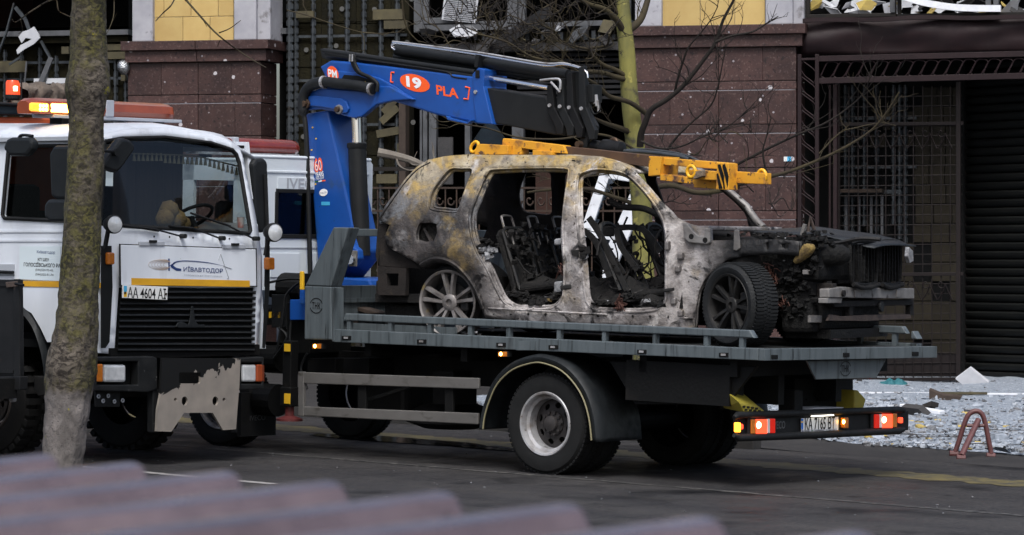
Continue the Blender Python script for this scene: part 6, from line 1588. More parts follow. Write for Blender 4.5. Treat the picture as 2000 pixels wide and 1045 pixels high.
# wipers
for (x0, y0), (x1, y1), (x2, y2) in (((352, 461), (300, 447), (240, 440)), ((428, 465), (375, 445), (330, 441)), ((495, 466), (440, 438), (372, 416))):
    MB().tube([mf(x0, y0, .05), mf(x1, y1, .06), mf((x1 + x2) / 2, (y1 + y2) / 2, .035)], .009, 6).build('wiper_arm', 'plastic_black', mz); MB().tube([mf(x1 + 10, y1 + 4, .03), mf(x2, y2, .03)], .011, 6).build('wiper_blade', 'rubber', mz)
    p = mf(x0, y0, .0); MB().cyl(p, p + Vector((.07, 0, 0)), .022, n=10).build('wiper_spindle', 'plastic_black', mz)
# service hatch and its handles, lettering
mpoly('hatch_seam', 'decal_black', [(234.6, 476.2), (501.4, 485.2), (502.3, 560.5), (235.6, 558.5)], 0, .0145, bevel=0)
hatch = mpoly('service_hatch', 'cab_white', [(236, 478), (500, 487), (501, 559), (237, 557)], 0, .018, bevel=.006)
for x0, x1, y in ((273, 322, 477), (436, 480, 483)):
    o = mpoly('hatch_handle', 'decal_faint', rect(x0, y - 5, x1, y + 3), .01, .03); mpoly('grip', 'plastic_black', rect((x0 + x1) / 2 - 4, y - 8, (x0 + x1) / 2 + 10, y - 3), .03, .05, o)
for px in (300, 330, 376, 447): p = mf(px, 462 + (px - 300) * .03, .0); MB().cyl(p, p + Vector((.008, 0, 0)), .010, n=8).build('screw', 'decal_black', mz)
D = .021
def md(a_, b_): return (mf(*b_) - mf(*a_)).normalized()
xd_ = md((330, 522), (440, 527)); yd_ = Vector((0, 0, 1))
def mfl(name, m, pts, d=D, par=None): return MB().prism([mf(x, y, d) for x, y in pts], (-.001, 0, 0)).build(name, m, par or hatch)
mpoly('yellow_stripe', 'stripe_yellow', [(257, 543), (488, 548), (488, 560.5), (257, 556.5)], D - .004, D, hatch, 0)
mfl('logo_stem', 'decal_navy', [(328.5, 505), (331.5, 505), (331.8, 529), (329, 529)])
mfl('logo_leg', 'decal_navy', [(332, 518), (337, 515), (345, 512), (338, 518), (344, 523), (354, 525), (354, 529), (345, 529), (335, 523)])
sw_ = smooth_path([Vector((x, y, 0)) for x, y in ((334, 519), (341, 511.5), (356, 508.8), (380, 509.5), (410, 513), (436, 519))], 4); swt = smooth_path([Vector((x, y, 0)) for x, y in ((336, 519.5), (343, 513.5), (356, 510.6), (380, 511.3), (410, 514.3), (436, 519.3))], 4)
MB().sheet([[mf(p.x, p.y, D) for p in sw_], [mf(p.x, p.y, D) for p in swt]]).build('logo_swoosh', 'decal_navy', hatch)
for k in range(6):
    c_ = Vector((332 - k * .6, 516.5, 0)); pp = [mf(c_.x - (6 + k * 4) * .5 + (10 + k * 3.2) * math.cos(t), c_.y + .3 + (5 + k * 1.0) * math.sin(t), D) for t in [1.2 + j * .33 for j in range(13)]]
    MB().tube(pp, .0016, 4).build('logo_ring', 'decal_tan', hatch)
text('logo_lettering', 'ИЇВАВТОДОР', .058, 'decal_navy', hatch, mf(397, 527, D), xd_, yd_, width=.52, bold=.015, depth=.001)
text('logo_lettering', 'комунальна корпорація', .022, 'decal_faint', hatch, mf(397, 538.5, D), xd_, yd_, width=.50, depth=.001)
for p0_, p1_ in (((427, 508), (431, 496)), ((431, 496), (447, 544)), ((447, 544), (444, 544)), ((436, 519), (452, 525))): MB().tube([mf(*p0_, D), mf(*p1_, D)], .0035, 4).build('logo_arrow', 'decal_faint', hatch)
# side door: sticker, stripe, handle
st = MB().prism([tq(x, y, VN - .026) for x, y in rect(38, 481, 118, 549)], (0, .003, 0)).build('door_sticker', mat('sticker', (.58, .66, .70), rough=.4), dr)
def stx(s, h, y, w_, m='decal_black', px=78, b=0): return text('sticker_lettering', s, h, m, st, tq(px, y, VN - .026), (1, 0, 0), (0, 0, 1), width=w_, bold=b, depth=.002)
stx('Київавтодор', .035, 493, .24, 'decal_navy', 90); stx('КП ШЕУ', .028, 507, .15, b=.02, px=85); stx('ГОЛОСІЇВСЬКОГО РАЙОНУ', .045, 517, .62, b=.02, px=92); stx('(044)524-93-45,', .027, 528, .24, px=87); stx('(044)525-91-74', .027, 537, .24, px=87)
MB().prism([tq(x, y, VN - .026) for x, y in ((30, 545), (200, 552), (200, 563), (30, 559))], (0, .003, 0)).build('yellow_stripe', 'stripe_yellow', dr)
o = MB().prism([tq(x, y, VN - .03) for x, y in rect(-20, 516, 27, 538)], (0, .012, 0)).build('door_handle', 'decal_faint', dr); MB().tube([tq(-15, 530, VN - .05), tq(26, 532, VN - .05)], .014, 8).build('grip', 'plastic_black', o)
mfl('corner_trim', 'grille_black', [(197, 480), (218, 480), (220, 560), (214, 668), (206, 680), (197, 680)], .012, mz)
mfl('corner_trim', 'grille_black', [(521, 480), (527, 480), (527, 560), (518, 680), (512, 680)], -.02, mz)
for px, py, v in ((218.5, 505, 0), (531, 515, 0)): mpoly('indicator', 'amber_lens', rect(px - 6.5, py - 12, px + 6.5, py + 12), -.02, .05, bevel=.015)
# grille
gr = mpoly('grille', 'grille_black', [(236, 562), (500, 564), (497, 690), (229, 690)], -.10, -.05)
for i in range(11):
    y = 568 + i * 11.3; x0 = 236 - i * .55; x1 = 500 - i * .25
    o = MB().prism([mf(x0, y, .0), mf(x0, y + 3.5, .012), mf(x0, y + 7.0, -.02), mf(x0, y + 7.0, -.05), mf(x0, y, -.05)], mf(x1, y, 0) - mf(x0, y, 0)).build('grille_slat', 'grille_black', gr, bevel=.003)
mpoly('grille_emblem', 'mirror_black', [(374, 598), (378, 598), (381, 626), (388, 634), (400, 634), (402, 640), (350, 640), (343, 638), (348, 630), (356, 628), (368, 634), (371, 626)], .012, .022, gr)
pl_ = mpoly('number_plate', 'plate_white', [(240.5, 556.5), (328, 560.5), (327, 586), (240, 582)], .02, .035, bevel=.003)
pdm = md((241, 570), (327, 574))
text('plate_lettering', 'АА 4604 АІ', .098, 'decal_black', pl_, mf(287, 572.5, .036), pdm, (0, 0, 1), width=.49, bold=.012, depth=.001)
mfl('plate_band', 'decal_cyan', [(242, 558), (248, 558.3), (248, 570), (242, 570)], .0365, pl_); mfl('plate_band', 'sign_yellow', [(242, 570.3), (248, 570.3), (248, 580), (242, 580)], .0365, pl_)
for px in (244, 324): p = mf(px, 572 + (px - 244) * .03, .036); MB().cyl(p, p + Vector((.006, 0, 0)), .012, n=8).build('plate_screw', 'bolt_rust', pl_)
# bumper with lamp recesses, tow plate
bu = MB()
def bfp(pts, u0, u1, m, name, par=None, bev=.008): return MB().prism([T.front(x, y, u1) for x, y in pts], (u0 - u1, 0, 0)).build(name, m, par or mz, bevel=bev)
UBm = UM + .10
mat('bumper_worn', (.016, .018, .020), (.03, .032, .034), 6, .45, r2=.65, spots=(((.22, .22, .22), 16, .68, .04),))
rvv, rff = holed([(T.front(x, y, UBm).y, T.front(x, y, UBm).z) for x, y in ((184, 698), (300, 696), (307, 700), (307, 760), (290, 766), (184, 763))], [[(T.front(x, y, UBm).y, T.front(x, y, UBm).z) for x, y in ((190, 706), (270, 706), (270, 752), (190, 752))]])
bu = MB().add([(UBm - .05, p[0], p[1]) for p in rvv], rff).build('bumper', 'bumper_worn', mz, solid=.10, offset=0, bevel=.01)
rvv, rff = holed([(T.front(x, y, UBm).y, T.front(x, y, UBm).z) for x, y in ((466, 700), (516, 697), (516, 760), (466, 762))], [[(T.front(x, y, UBm).y, T.front(x, y, UBm).z) for x, y in ((472, 708), (512, 708), (512, 750), (472, 750))]])
MB().add([(UBm - .05, p[0], p[1]) for p in rvv], rff).build('bumper', 'bumper_worn', mz, solid=.10, offset=0, bevel=.01)
bfp(rect(186, 702, 300, 756), UBm - .14, UBm - .11, 'chassis_black', 'lamp_recess'); bfp(rect(468, 702, 514, 756), UBm - .14, UBm - .11, 'chassis_black', 'lamp_recess')
mat('lamp_glass', (.62, .64, .66), (.42, .44, .46), 14, .2, metal=.15, coat=.6)
bfp(rect(204, 712, 247, 747), UBm - .10, UBm - .01, 'lamp_glass', 'headlamp', bev=.025); bfp(rect(188, 711, 202, 746), UBm - .10, UBm + .0, 'amber_lens', 'indicator', bev=.012)
bfp(rect(474, 712, 501, 746), UBm - .10, UBm - .01, 'lamp_glass', 'headlamp', bev=.02); bfp(rect(502.5, 712, 517, 746), UBm - .10, UBm - .0, 'orange_bar', 'indicator', bev=.012)
tpn = [(313, 699), (466, 700), (464, 750), (457, 838), (432, 840), (412, 806), (356, 806), (331, 843), (302, 842), (304, 800), (310, 770)]
hl = [[(367 + 21 * c_, 738 + 11 * s_) for c_, s_ in ((-.9, -1), (.9, -1), (1, -.8), (1, .8), (.9, 1), (-.9, 1), (-1, .8), (-1, -.8))], [(357 + 6 * math.cos(t), 783 + 9 * math.sin(t)) for t in [k * .5236 for k in range(12)]], [(417 + 6 * math.cos(t), 783 + 9 * math.sin(t)) for t in [k * .5236 for k in range(12)]], [(339 + 3 * math.cos(t), 780 + 3.5 * math.sin(t)) for t in [k * .7854 for k in range(8)]], [(434 + 3 * math.cos(t), 780 + 3.5 * math.sin(t)) for t in [k * .7854 for k in range(8)]]]
q = lambda x, y: (T.front(x, y, UBm + .03).y, T.front(x, y, UBm + .03).z)
rvv, rff = holed([q(*p) for p in tpn], [[q(*p) for p in h] for h in hl])
MB().add([(UBm + .03, p[0], p[1]) for p in rvv], rff).build('tow_plate', 'chipped_plate', mz, solid=.025)
bfp(rect(330, 705, 460, 800), UBm - .2, UBm - .12, 'chassis_black', 'plate_backing')
for px in (303, 456): bfp(rect(px - 4, 760, px + 8, 845), UBm - .1, UBm - .02, 'bumper_worn', 'plate_stay')
bfp(rect(186, 762, 235, 795), UBm - .12, UBm - .10, 'bumper_worn', 'step_plate')
for px, py in ((191, 774), (200, 783), (210, 773), (222, 784), (238, 782)): p = T.front(px, py, UBm - .09); MB().lathe([(.014, 0), (.02, .006), (.02, .014), (.012, .016)], p, (1, 0, 0), 10).build('step_grommet', 'decal_faint', mz)
MB().box(-7.5, UM - .1, VN + .55, VN + .64, .70, .95).build('chassis_rail', 'chassis_black', mz); MB().box(-7.5, UM - .1, VF - .64, VF - .55, .70, .95).build('chassis_rail', 'chassis_black', mz)
MB().box(-4.9, UM - .14, VN + .35, VF - .35, .62, 1.05).build('engine_sump', 'chassis_black', mz); MB().cyl((-4.62, VN + .3, .52), (-4.62, VF - .3, .52), .07).build('front_axle', 'chassis_black', mz)
MB().box(UM - .3, UM - .02, VN + .1, VF - .1, .98, 1.08).build('front_cross_member', 'chassis_black', mz)
# wheels
truck_wheel((-4.62, VN + .10, .54), .54, .30, 0, NV, dual=False, lug=34, rim_r=.30, tyre_m='rubber_dusty', rim_m='rusty_rim', conc=False, par=mz)
truck_wheel((-4.62, VF - .05, .54), .54, .30, 0, PV, dual=False, lug=34, rim_r=.30, tyre_m='rubber_dusty', rim_m='rusty_rim', conc=False, par=mz)
arcm = smooth_path([tq(x, y, VN - .02) for x, y in ((-70, 640), (-30, 604), (20, 592), (45, 606), (66, 632), (80, 668), (88, 705), (91, 738))], 4)
rows = [[p + Vector((0, dv, dz_)) for p in arcm] for dv, dz_ in ((0, -.07), (-.03, -.02), (.0, .03), (.30, .04))]
MB().sheet(rows).build('mudguard', 'fender_black', mz, smooth=40, solid=.015)
MB().prism([tq(x, y, VN) for x, y in ((66, 734), (84, 736), (92, 772), (74, 774), (66, 760))], (0, .3, 0)).build('mud_flap', 'rubber_dusty', mz, bevel=.01)
# mirrors
def mirror(pts, v0, v1, u_in=0): return MB().prism([tq(x, y, v0) for x, y in smooth_path([Vector((*p, 0)) for p in pts], 1, True)] if False else [tq(x, y, v0) for x, y in pts], (0, v1 - v0, 0)).build('mirror', 'mirror_black', mz, bevel=.03)
m1 = mirror([(4, 290), (12, 272), (20, 268), (56, 268), (64, 276), (62, 290), (50, 305), (18, 305)], VN - .42, VN - .33); MB().tube(smooth_path([tq(x, y, VN - .38) for x, y in ((32, 284), (38, 268), (46, 264), (64, 266))], 4), .016, 6).build('mirror_arm', 'plastic_black', m1, smooth=60)
m2 = mirror([(98, 384), (95, 300), (104, 284), (160, 284), (160, 390), (110, 390)], VN - .38, VN - .26); m3 = mirror([(85, 400), (92, 389), (150, 389), (150, 434), (96, 434), (85, 424)], VN - .40, VN - .30)
def fmirror(pts, u0, u1): return MB().prism([T.front(x, y, u1) for x, y in pts], (u0 - u1, 0, 0)).build('mirror', 'mirror_black', mz, bevel=.03)
m4 = fmirror([(244, 270), (256, 274), (265, 284), (262, 296), (238, 330), (228, 337), (206, 330), (202, 320), (206, 312), (236, 272)], UM + .18, UM + .28); MB().tube([T.front(x, y, UM + .30) for x, y in ((195, 294), (224, 296))], .014, 8).build('mirror_arm', 'plastic_black', m4); p = T.front(223, 297, UM + .28); MB().cyl(p, p + Vector((.04, 0, 0)), .035, n=12).build('ball_joint', 'plastic_black', m4)
m5 = fmirror([(494, 320), (502, 310), (518, 309), (524, 318), (525, 400), (522, 452), (510, 456), (498, 430)], UM - .30, UM - .2); MB().tube([T.front(x, y, UM - .18) for x, y in ((518, 340), (522, 450), (520, 560))], .02, 8).build('mirror_arm', 'plastic_black', m5)
# spot lamps
for px, py, rad in ((224, 438, .085), (537, 454, .09)):
    p = T.front(px, py, UM + .22); ax_ = Vector((1, -.25, 0)).normalized()
    o = MB().lathe([(.02, -.14), (rad * .7, -.11), (rad, -.04), (rad, .0), (rad * .9, .012)], p, ax_, 24).build('spot_lamp', 'plastic_black', mz, smooth=40); MB().lathe([(rad * .9, .004), (rad * .5, .018), (0, .024)], p, ax_, 24).build('lens', 'lamp_glass', o, smooth=60)
    MB().bar(p - Vector((.08, 0, .05)), p - Vector((.12, 0, .22)), .03, .03, (1, 0, 0)).build('lamp_bracket', 'plastic_black', o)
# orange light bar on the roof
UL = -4.15
a_, b_ = T.front(45, 218, UL), T.front(327, 232, UL); z0 = 3.17
prof = [(-.13, 0), (.13, 0), (.155, .05), (.14, .12), (.06, .15), (-.06, .15), (-.14, .12), (-.155, .05)]
vs = []
secs = [(a_.y, .55), (a_.y + .06, .9), (a_.y + .16, 1), (b_.y - .16, 1), (b_.y - .06, .92), (b_.y, .6)]
mb = MB(); n = len(prof); vs = [(UL + p[0] * k, v, z0 + .03 + p[1] * (.5 + .5 * k)) for v, k in secs for p in prof]
mb.add(vs, [(i * n + j, i * n + (j + 1) % n, (i + 1) * n + (j + 1) % n, (i + 1) * n + j) for i in range(len(secs) - 1) for j in range(n)] + [tuple(range(n)), tuple((len(secs) - 1) * n + j for j in range(n))])
lbm = mb.build('light_bar', 'orange_bar', mz, smooth=30)
MB().box(UL - .15, UL + .15, a_.y + .25, b_.y + .05, z0 + .0, z0 + .03).build('bar_tray', 'decal_faint', lbm, bevel=.006)
for v in (VN + .45, VF - .5): MB().box(UL - .08, UL + .08, v, v + .14, z0 - .08, z0).build('bar_foot', 'bumper_worn', lbm)
def bled(x0, x1, y0, y1, m, name): p0_, p1_ = T.front(x0, y1, UL + .155), T.front(x1, y0, UL + .155); return MB().box(UL + .12, UL + .165, p0_.y, p1_.y, z0 + .05, z0 + .13).build(name, m, lbm, bevel=.02)
bled(60, 96, 203, 219, 'led_off', 'led_panel'); o = bled(100, 137, 203, 219, 'led_on', 'led_panel')
for i in range(3):
    for j in range(2): p = T.front(79 + i * 6, 206 + j * 7, UL + .166); MB().lathe([(.018, 0), (.012, .006), (0, .008)], (UL + .165, p.y, z0 + .07 + .035 * j), (1, 0, 0), 10).build('led', 'led_on', lbm)
p = T.front(214, 225, UL + .15); MB().box(UL - .16, UL + .162, p.y - .05, p.y + .05, z0 + .03, z0 + .185).build('bar_clamp', 'decal_faint', lbm, bevel=.008)
# things standing on the dashboard
toy = thing('plush_toy', T, 'yellow-brown plush toy lying on the white truck dashboard behind the windscreen', 'toy')
for px, py, s_ in ((330, 408, .10), (322, 424, .095), (345, 426, .10), (358, 434, .075)):
    p = mf(px, py + 3, -.16); MB().lathe([(.0, -s_), (s_ * .6, -s_ * .75), (s_, 0), (s_ * .7, s_ * .7), (0, s_)], p, (.3, .6, .5), 14).build('plush_lump', 'plush', toy, smooth=60)
p = mf(470, 445, -.10); cupm = MB().lathe([(.028, 0), (.036, .095), (.038, .1), (.034, .1), (.03, .01)], (0, 0, 0), (0, 0, 1), 20, True).build('paper_cup', mat('cup_red', (.55, .05, .02), (.7, .7, .68), 9, .5)); cupm.matrix_world = Matrix.Translation(T.world(p)); tag(cupm, 'red and white paper cup standing on the white truck dashboard corner', 'cup')

# ------------------------------------------------------------------ orange truck ahead of the tow truck (only its roof shows)
org = thing('orange_truck', T, 'orange truck with red beacon on its dark roof, mostly hidden behind the white cab', 'truck')
mat('visor_blue', (.03, .045, .06), (.045, .065, .085), 4, .4)
u0 = -8.2
MB().prism([T.front(x, y, u0) for x, y in ((-120, 198), (0, 199), (40, 206), (70, 214), (90, 224), (60, 226), (-120, 222))], (-1.3, 0, 0)).build('roof_visor', 'visor_blue', org, bevel=.03)
MB().prism([T.front(x, y, u0 - .05) for x, y in ((-120, 227), (150, 229), (150, 420), (-120, 420))], (-1.6, 0, 0)).build('cab', 'orange_paint', org, bevel=.03)
MB().prism([T.front(x, y, u0 - .1) for x, y in ((-120, 421), (150, 421), (150, 700), (-120, 700))], (-4, 0, 0)).build('body', 'chassis_black', org)
for v in (.2, 1.9):
    w_ = MB().lathe([(0, 0), (.3, 0), (.5, .02), (.52, .08), (.52, .25), (0, .25)], (-9.6, v, .5), (0, 1, 0), 32).build('wheel', 'rubber', org, smooth=40)
p = T.front(24, 196, u0 - .3)
bc = MB().lathe([(.075, 0), (.085, .02), (.085, .06)], p, (0, 0, 1), 20, True, True).build('beacon', 'plastic_black', org); MB().lathe([(.085, .0), (.078, .12), (.062, .155), (0, .16)], p + Vector((0, 0, .06)), (0, 0, 1), 20).build('beacon_lens', 'beacon_red', bc, smooth=50); MB().lathe([(.03, 0), (.03, .05), (0, .06)], p + Vector((.06, -.02, .10)), (0, 0, 1), 10).build('beacon_bulb', 'red_hot', bc)
for k in (-14, 18): MB().tube([T.front(24 + k, 197, u0 - .2), T.front(24 + k, 158, u0 - .2)], .008, 6).build('beacon_guard', 'plastic_black', bc)
MB().tube([T.front(-40, 201, u0 + .02), T.front(46, 205, u0 + .02)], .02, 8).build('visor_rail', 'plastic_black', org)
pth = [T.front(x, y, u0 - .9) for x, y in ((36, 186), (55, 184), (75, 183), (95, 185), (115, 184), (140, 186), (170, 188))]
mb = MB(); pth = smooth_path(pth, 6); rr2 = random.Random(3); n = 16; vs = []
for i, p in enumerate(pth):
    for j in range(n):
        t = 6.2832 * j / n; k = .115 + .05 * noise.noise(Vector((i * .35, math.cos(t) * 1.6, math.sin(t) * 1.6))) + .03 * noise.noise(Vector((i * .9, math.cos(t) * 3, math.sin(t) * 3)))
        vs.append(p + Vector((math.cos(t) * k * 1.2, 0, math.sin(t) * k)))
mb.add(vs, [(i * n + j, i * n + (j + 1) % n, (i + 1) * n + (j + 1) % n, (i + 1) * n + j) for i in range(len(pth) - 1) for j in range(n)])
tp = mb.build('tarpaulin_roll', 'tarp', None, smooth=60); tp.matrix_world = T.matrix(); tag(tp, 'crumpled beige tarpaulin rolled up on the orange truck roof beside the beacon', 'tarpaulin')

# ------------------------------------------------------------------ dark drop-side body cut by the left edge of the picture
ds = thing('drop_side_body', T, 'dark steel drop-side truck body cut off by the left edge of the photo', 'truck body')
DV = -3.3
MB().prism([tq(x, y, DV) for x, y in ((-200, 545), (36, 546), (38, 735), (-200, 735))], (0, .06, 0)).build('side_panel', mat('dark_steel_panel', (.028, .029, .032), (.018, .019, .021), 4, .5, spots=(((.06, .045, .04), 6, .66, .08),)), ds, bevel=.008)
MB().prism([tq(x, y, DV - .025) for x, y in ((26, 545), (37, 545), (38, 736), (27, 736))], (0, .025, 0)).build('corner_post', 'dark_steel_panel', ds, bevel=.005)
MB().prism([tq(x, y, DV - .03) for x, y in ((-200, 737), (39, 735), (38, 762), (-200, 764))], (0, .10, 0)).build('bottom_rail', 'dark_steel_panel', ds, bevel=.008)
for y in (556, 726): MB().prism([tq(x, y_, DV - .012) for x, y_ in ((-200, y - 3), (25, y - 3), (25, y + 3), (-200, y + 3))], (0, .012, 0)).build('panel_edge', 'dark_steel_panel', ds)
MB().box(tq(38, 650, DV).x - 5, tq(38, 650, DV).x - .02, DV - 1.8, DV - .0, .62, .80).build('floor', 'chassis_black', ds)
o = MB().prism([tq(x, y, DV - .03) for x, y in ((10, 551), (34, 549), (34, 560), (12, 562))], (0, .03, 0)).build('latch', 'rust_strip', ds, bevel=.006); MB().tube([tq(30, 554, DV - .05), tq(46, 557, DV - .05)], .014, 6).build('latch_pin', 'steel_dark', o)
MB().tube([tq(16, 762, DV + .02), tq(10, 782, DV + .02)], .02, 6).build('bracket', 'chassis_black', ds); p = tq(21, 780, DV - .02); MB().cyl(p, p + Vector((0, .05, 0)), .026, n=12).build('bolt', 'rim_silver', ds)
for u in (-4.6, -7.2):
    w_ = MB().lathe([(0, 0), (.26, 0), (.40, .02), (.42, .06), (.42, .22), (0, .22)], (u - 1.6, DV - 1.7, .42), (0, 1, 0), 28).build('wheel', 'rubber', ds, smooth=40)
    w_ = MB().lathe([(0, 0), (.26, 0), (.40, .02), (.42, .06), (.42, .22), (0, .22)], (u - 1.6, DV - .35, .42), (0, 1, 0), 28).build('wheel', 'rubber', ds, smooth=40)

# ------------------------------------------------------------------ trees
def bark_front():
    m = bpy.data.materials.new('bark'); m.use_nodes = True; MATS['bark'] = m
    nt = m.node_tree; N = nt.nodes; L = nt.links; bs = N['Principled BSDF']
    tc = N.new('ShaderNodeTexCoord'); vec = tc.outputs['Object']; sx = N.new('ShaderNodeSeparateXYZ'); L.new(vec, sx.inputs[0])
    def nz(s_, st=(1, 1, 1), d=6, dist=0.0):
        mp = N.new('ShaderNodeMapping'); mp.inputs['Scale'].default_value = st; L.new(vec, mp.inputs[0])
        n = N.new('ShaderNodeTexNoise'); n.inputs['Scale'].default_value = s_; n.inputs['Detail'].default_value = d; n.inputs['Roughness'].default_value = .65; n.inputs['Distortion'].default_value = dist; L.new(mp.outputs[0], n.inputs['Vector']); return n.outputs['Fac']
    def mr(x, a_, b_, c_=0, d=1):
        r_ = N.new('ShaderNodeMapRange'); r_.inputs[1].default_value = a_; r_.inputs[2].default_value = b_; r_.inputs[3].default_value = c_; r_.inputs[4].default_value = d; L.new(x, r_.inputs[0]); return r_.outputs[0]
    def mul(a_, b_):
        x = N.new('ShaderNodeMath'); x.operation = 'MULTIPLY'; L.new(a_, x.inputs[0]); L.new(b_, x.inputs[1]); return x.outputs[0]
    def mix(f, a_, b_):
        x = N.new('ShaderNodeMix'); x.data_type = 'RGBA'; L.new(f, x.inputs[0])
        for q, i in ((a_, 6), (b_, 7)):
            if hasattr(q, 'links'): L.new(q, x.inputs[i])
            else: x.inputs[i].default_value = (*q, 1)
        return x.outputs[2]
    Z = sx.outputs[2]
    grey = mix(mr(nz(12, (1, 1, 1.7), dist=1.1), .42, .56), (.015, .011, .008), mix(mr(nz(5, (1, 1, .6)), .35, .65), (.060, .050, .038), (.115, .098, .080)))
    moss = mix(mr(nz(14, (1, 1, 1.5), dist=1.1), .44, .57), (.012, .011, .003), (.074, .068, .016))
    mossmask = mr(nz(2.6, (1, 1, .5)), .42, .58)
    col = mix(mossmask, grey, moss)
    # whitewashed foot with lenticels
    pale = mix(mr(nz(34, (1, 1, 2.2)), .60, .66), mix(mr(nz(6, (1, 1, .4)), .35, .65), (.15, .135, .13), (.08, .072, .068)), (.014, .012, .011))
    edge = N.new('ShaderNodeMath'); edge.operation = 'MULTIPLY_ADD'; edge.inputs[1].default_value = .5; L.new(nz(4), edge.inputs[0]); L.new(Z, edge.inputs[2])
    col = mix(mr(edge.outputs[0], 1.02, .94), col, pale)
    lich = mul(mr(nz(5.5), .66, .69), mr(nz(30), .4, .5)); col = mix(lich, col, (.20, .18, .008))
    L.new(col, bs.inputs['Base Color']); bs.inputs['Roughness'].default_value = .95
    b = N.new('ShaderNodeBump'); b.inputs['Strength'].default_value = .9; b.inputs['Distance'].default_value = .03; L.new(nz(15, (1, 1, .6), dist=.6), b.inputs['Height']); L.new(b.outputs[0], bs.inputs['Normal'])
bark_front()
TD = 31.3
prof = [(-260, 143, 200), (-120, 142, 203), (0, 140, 207), (60, 138, 207), (110, 137, 208), (135, 133, 212), (155, 128, 214), (175, 126, 214), (200, 131, 208), (230, 135, 203), (330, 131, 203), (430, 125, 197), (520, 118, 195), (590, 113, 191), (625, 108, 192), (660, 101, 190), (690, 95, 189), (720, 89, 187), (760, 88, 181), (790, 88, 176), (850, 85, 168), (930, 82, 160), (990, 78, 160)]
path = []
ground_z = T.world(T.flat(122, 930)).z
tb = Vector((at(122, 930, TD).x, TD, 0))
tree = bpy.data.objects.new('street_tree', None); COL.objects.link(tree); tree.location = (tb.x, tb.y, ground_z); tag(tree, 'thick mossy tree trunk with knots and pale foot in front of the white truck', 'tree')
def ip(y):
    for i in range(len(prof) - 1):
        if prof[i][0] <= y <= prof[i + 1][0]:
            t = (y - prof[i][0]) / (prof[i + 1][0] - prof[i][0]); t = t * t * (3 - 2 * t)
            return prof[i][1] + (prof[i + 1][1] - prof[i][1]) * t, prof[i][2] + (prof[i + 1][2] - prof[i][2]) * t
rows = []; ns = 64
y = 990
while y >= -255:
    l, r_ = ip(y); c = at((l + r_) / 2, y, TD); rad = (r_ - l) / 2 / F_PX * TD; row = []
    for j in range(ns + 1):
        t = 6.28318 * j / ns; q = Vector((math.cos(t) * 1.7, math.sin(t) * 1.7, c.z * 2.4))
        k = rad * (1 + .05 * noise.noise(q) + .055 * noise.noise(q * 3.1) + .035 * noise.noise(q * 7.5))
        if 600 < y < 775: k += rad * .07 * noise.noise(q * 2.3 + Vector((4, 1, 2)))
        row.append(Vector((c.x + math.cos(t) * k, c.y + math.sin(t) * k, c.z)) - tree.location)
    rows.append(row); y -= 5
MB().sheet(rows).build('trunk', 'bark', tree, smooth=80)
def branch(mb, pts, r0, r1, n=7):
    pp = smooth_path(pts, 4); k = len(pp); mb.tube(pp, [r0 + (r1 - r0) * i / (k - 1) for i in range(k)], n); return pp
def twigs(mb, pp, rr, count, ln, r0, dsp=.5, sub=2):
    for i in range(count):
        j = rr.randrange(len(pp) // 4, len(pp)); p = pp[j]; d0 = (pp[min(j + 1, len(pp) - 1)] - pp[max(j - 1, 0)]).normalized()
        d = (d0 * .7 + Vector((rr.uniform(-1, 1), rr.uniform(-dsp, dsp), rr.uniform(-.35, 1)))).normalized(); L_ = ln * rr.uniform(.4, 1.2); q = [p]
        for s_ in range(4): d = (d + Vector((rr.uniform(-.4, .4), rr.uniform(-.2, .2), rr.uniform(-.25, .4)))).normalized(); q.append(q[-1] + d * L_ / 4)
        q2 = branch(mb, q, r0, r0 * .35, 5)
        if sub: twigs(mb, q2, rr, sub, ln * .45, r0 * .6, dsp, 0)
# crown above the picture and the few twigs that hang into it
rr = random.Random(21)
mb = MB(); base = at(172, -250, TD) - tree.location
for ang in range(7):
    d = Vector((math.cos(ang * .9), math.sin(ang * .9), .9)); pp = branch(mb, [base, base + d * .5, base + d * 1.2 + Vector((0, 0, .3)), base + d * 2.0 + Vector((0, 0, .8))], .09, .03, 8); twigs(mb, pp, rr, 9, 1.0, .014, 1.0, 2)
def tw(pts, r0=.008, d=TD - .6): return branch(mb, [at(x, y, d + rr.uniform(-.2, .2)) - tree.location for x, y in pts], r0, r0 * .5, 6)
s0 = at(160, -120, TD) - tree.location
branch(mb, [s0, at(150, -70, TD - .4) - tree.location, at(118, -20, TD - .6) - tree.location, at(97, 1, TD - .6) - tree.location], .016, .009)
tw(((97, 1), (80, 10), (55, 26), (32, 43), (24, 38))); tw(((97, 1), (110, 0), (114, 20), (124, 27), (140, 34))); tw(((40, 38), (44, 58), (36, 66)), .005)
branch(mb, [at(190, -60, TD) - tree.location, at(260, -90, TD - .5) - tree.location, at(335, -30, TD - .6) - tree.location, at(365, 2, TD - .6) - tree.location], .02, .011)
tw(((365, 2), (395, 36), (415, 58), (435, 76), (460, 95), (495, 118), (520, 132)), .009); tw(((340, 0), (333, 12), (318, 26), (304, 41)), .008); tw(((428, 64), (448, 56), (470, 40)), .006); tw(((395, 36), (404, 52)), .004); tw(((430, 78), (424, 92)), .004)
branch(mb, [at(200, -30, TD) - tree.location, at(222, -20, TD - .3) - tree.location, at(223, 4, TD - .3) - tree.location], .012, .006); tw(((223, 4), (222, 30), (215, 52), (208, 66)), .005); tw(((216, 50), (228, 26)), .004)
mb.build('branches', 'twig', tree, smooth=60)['kind'] = 'stuff'

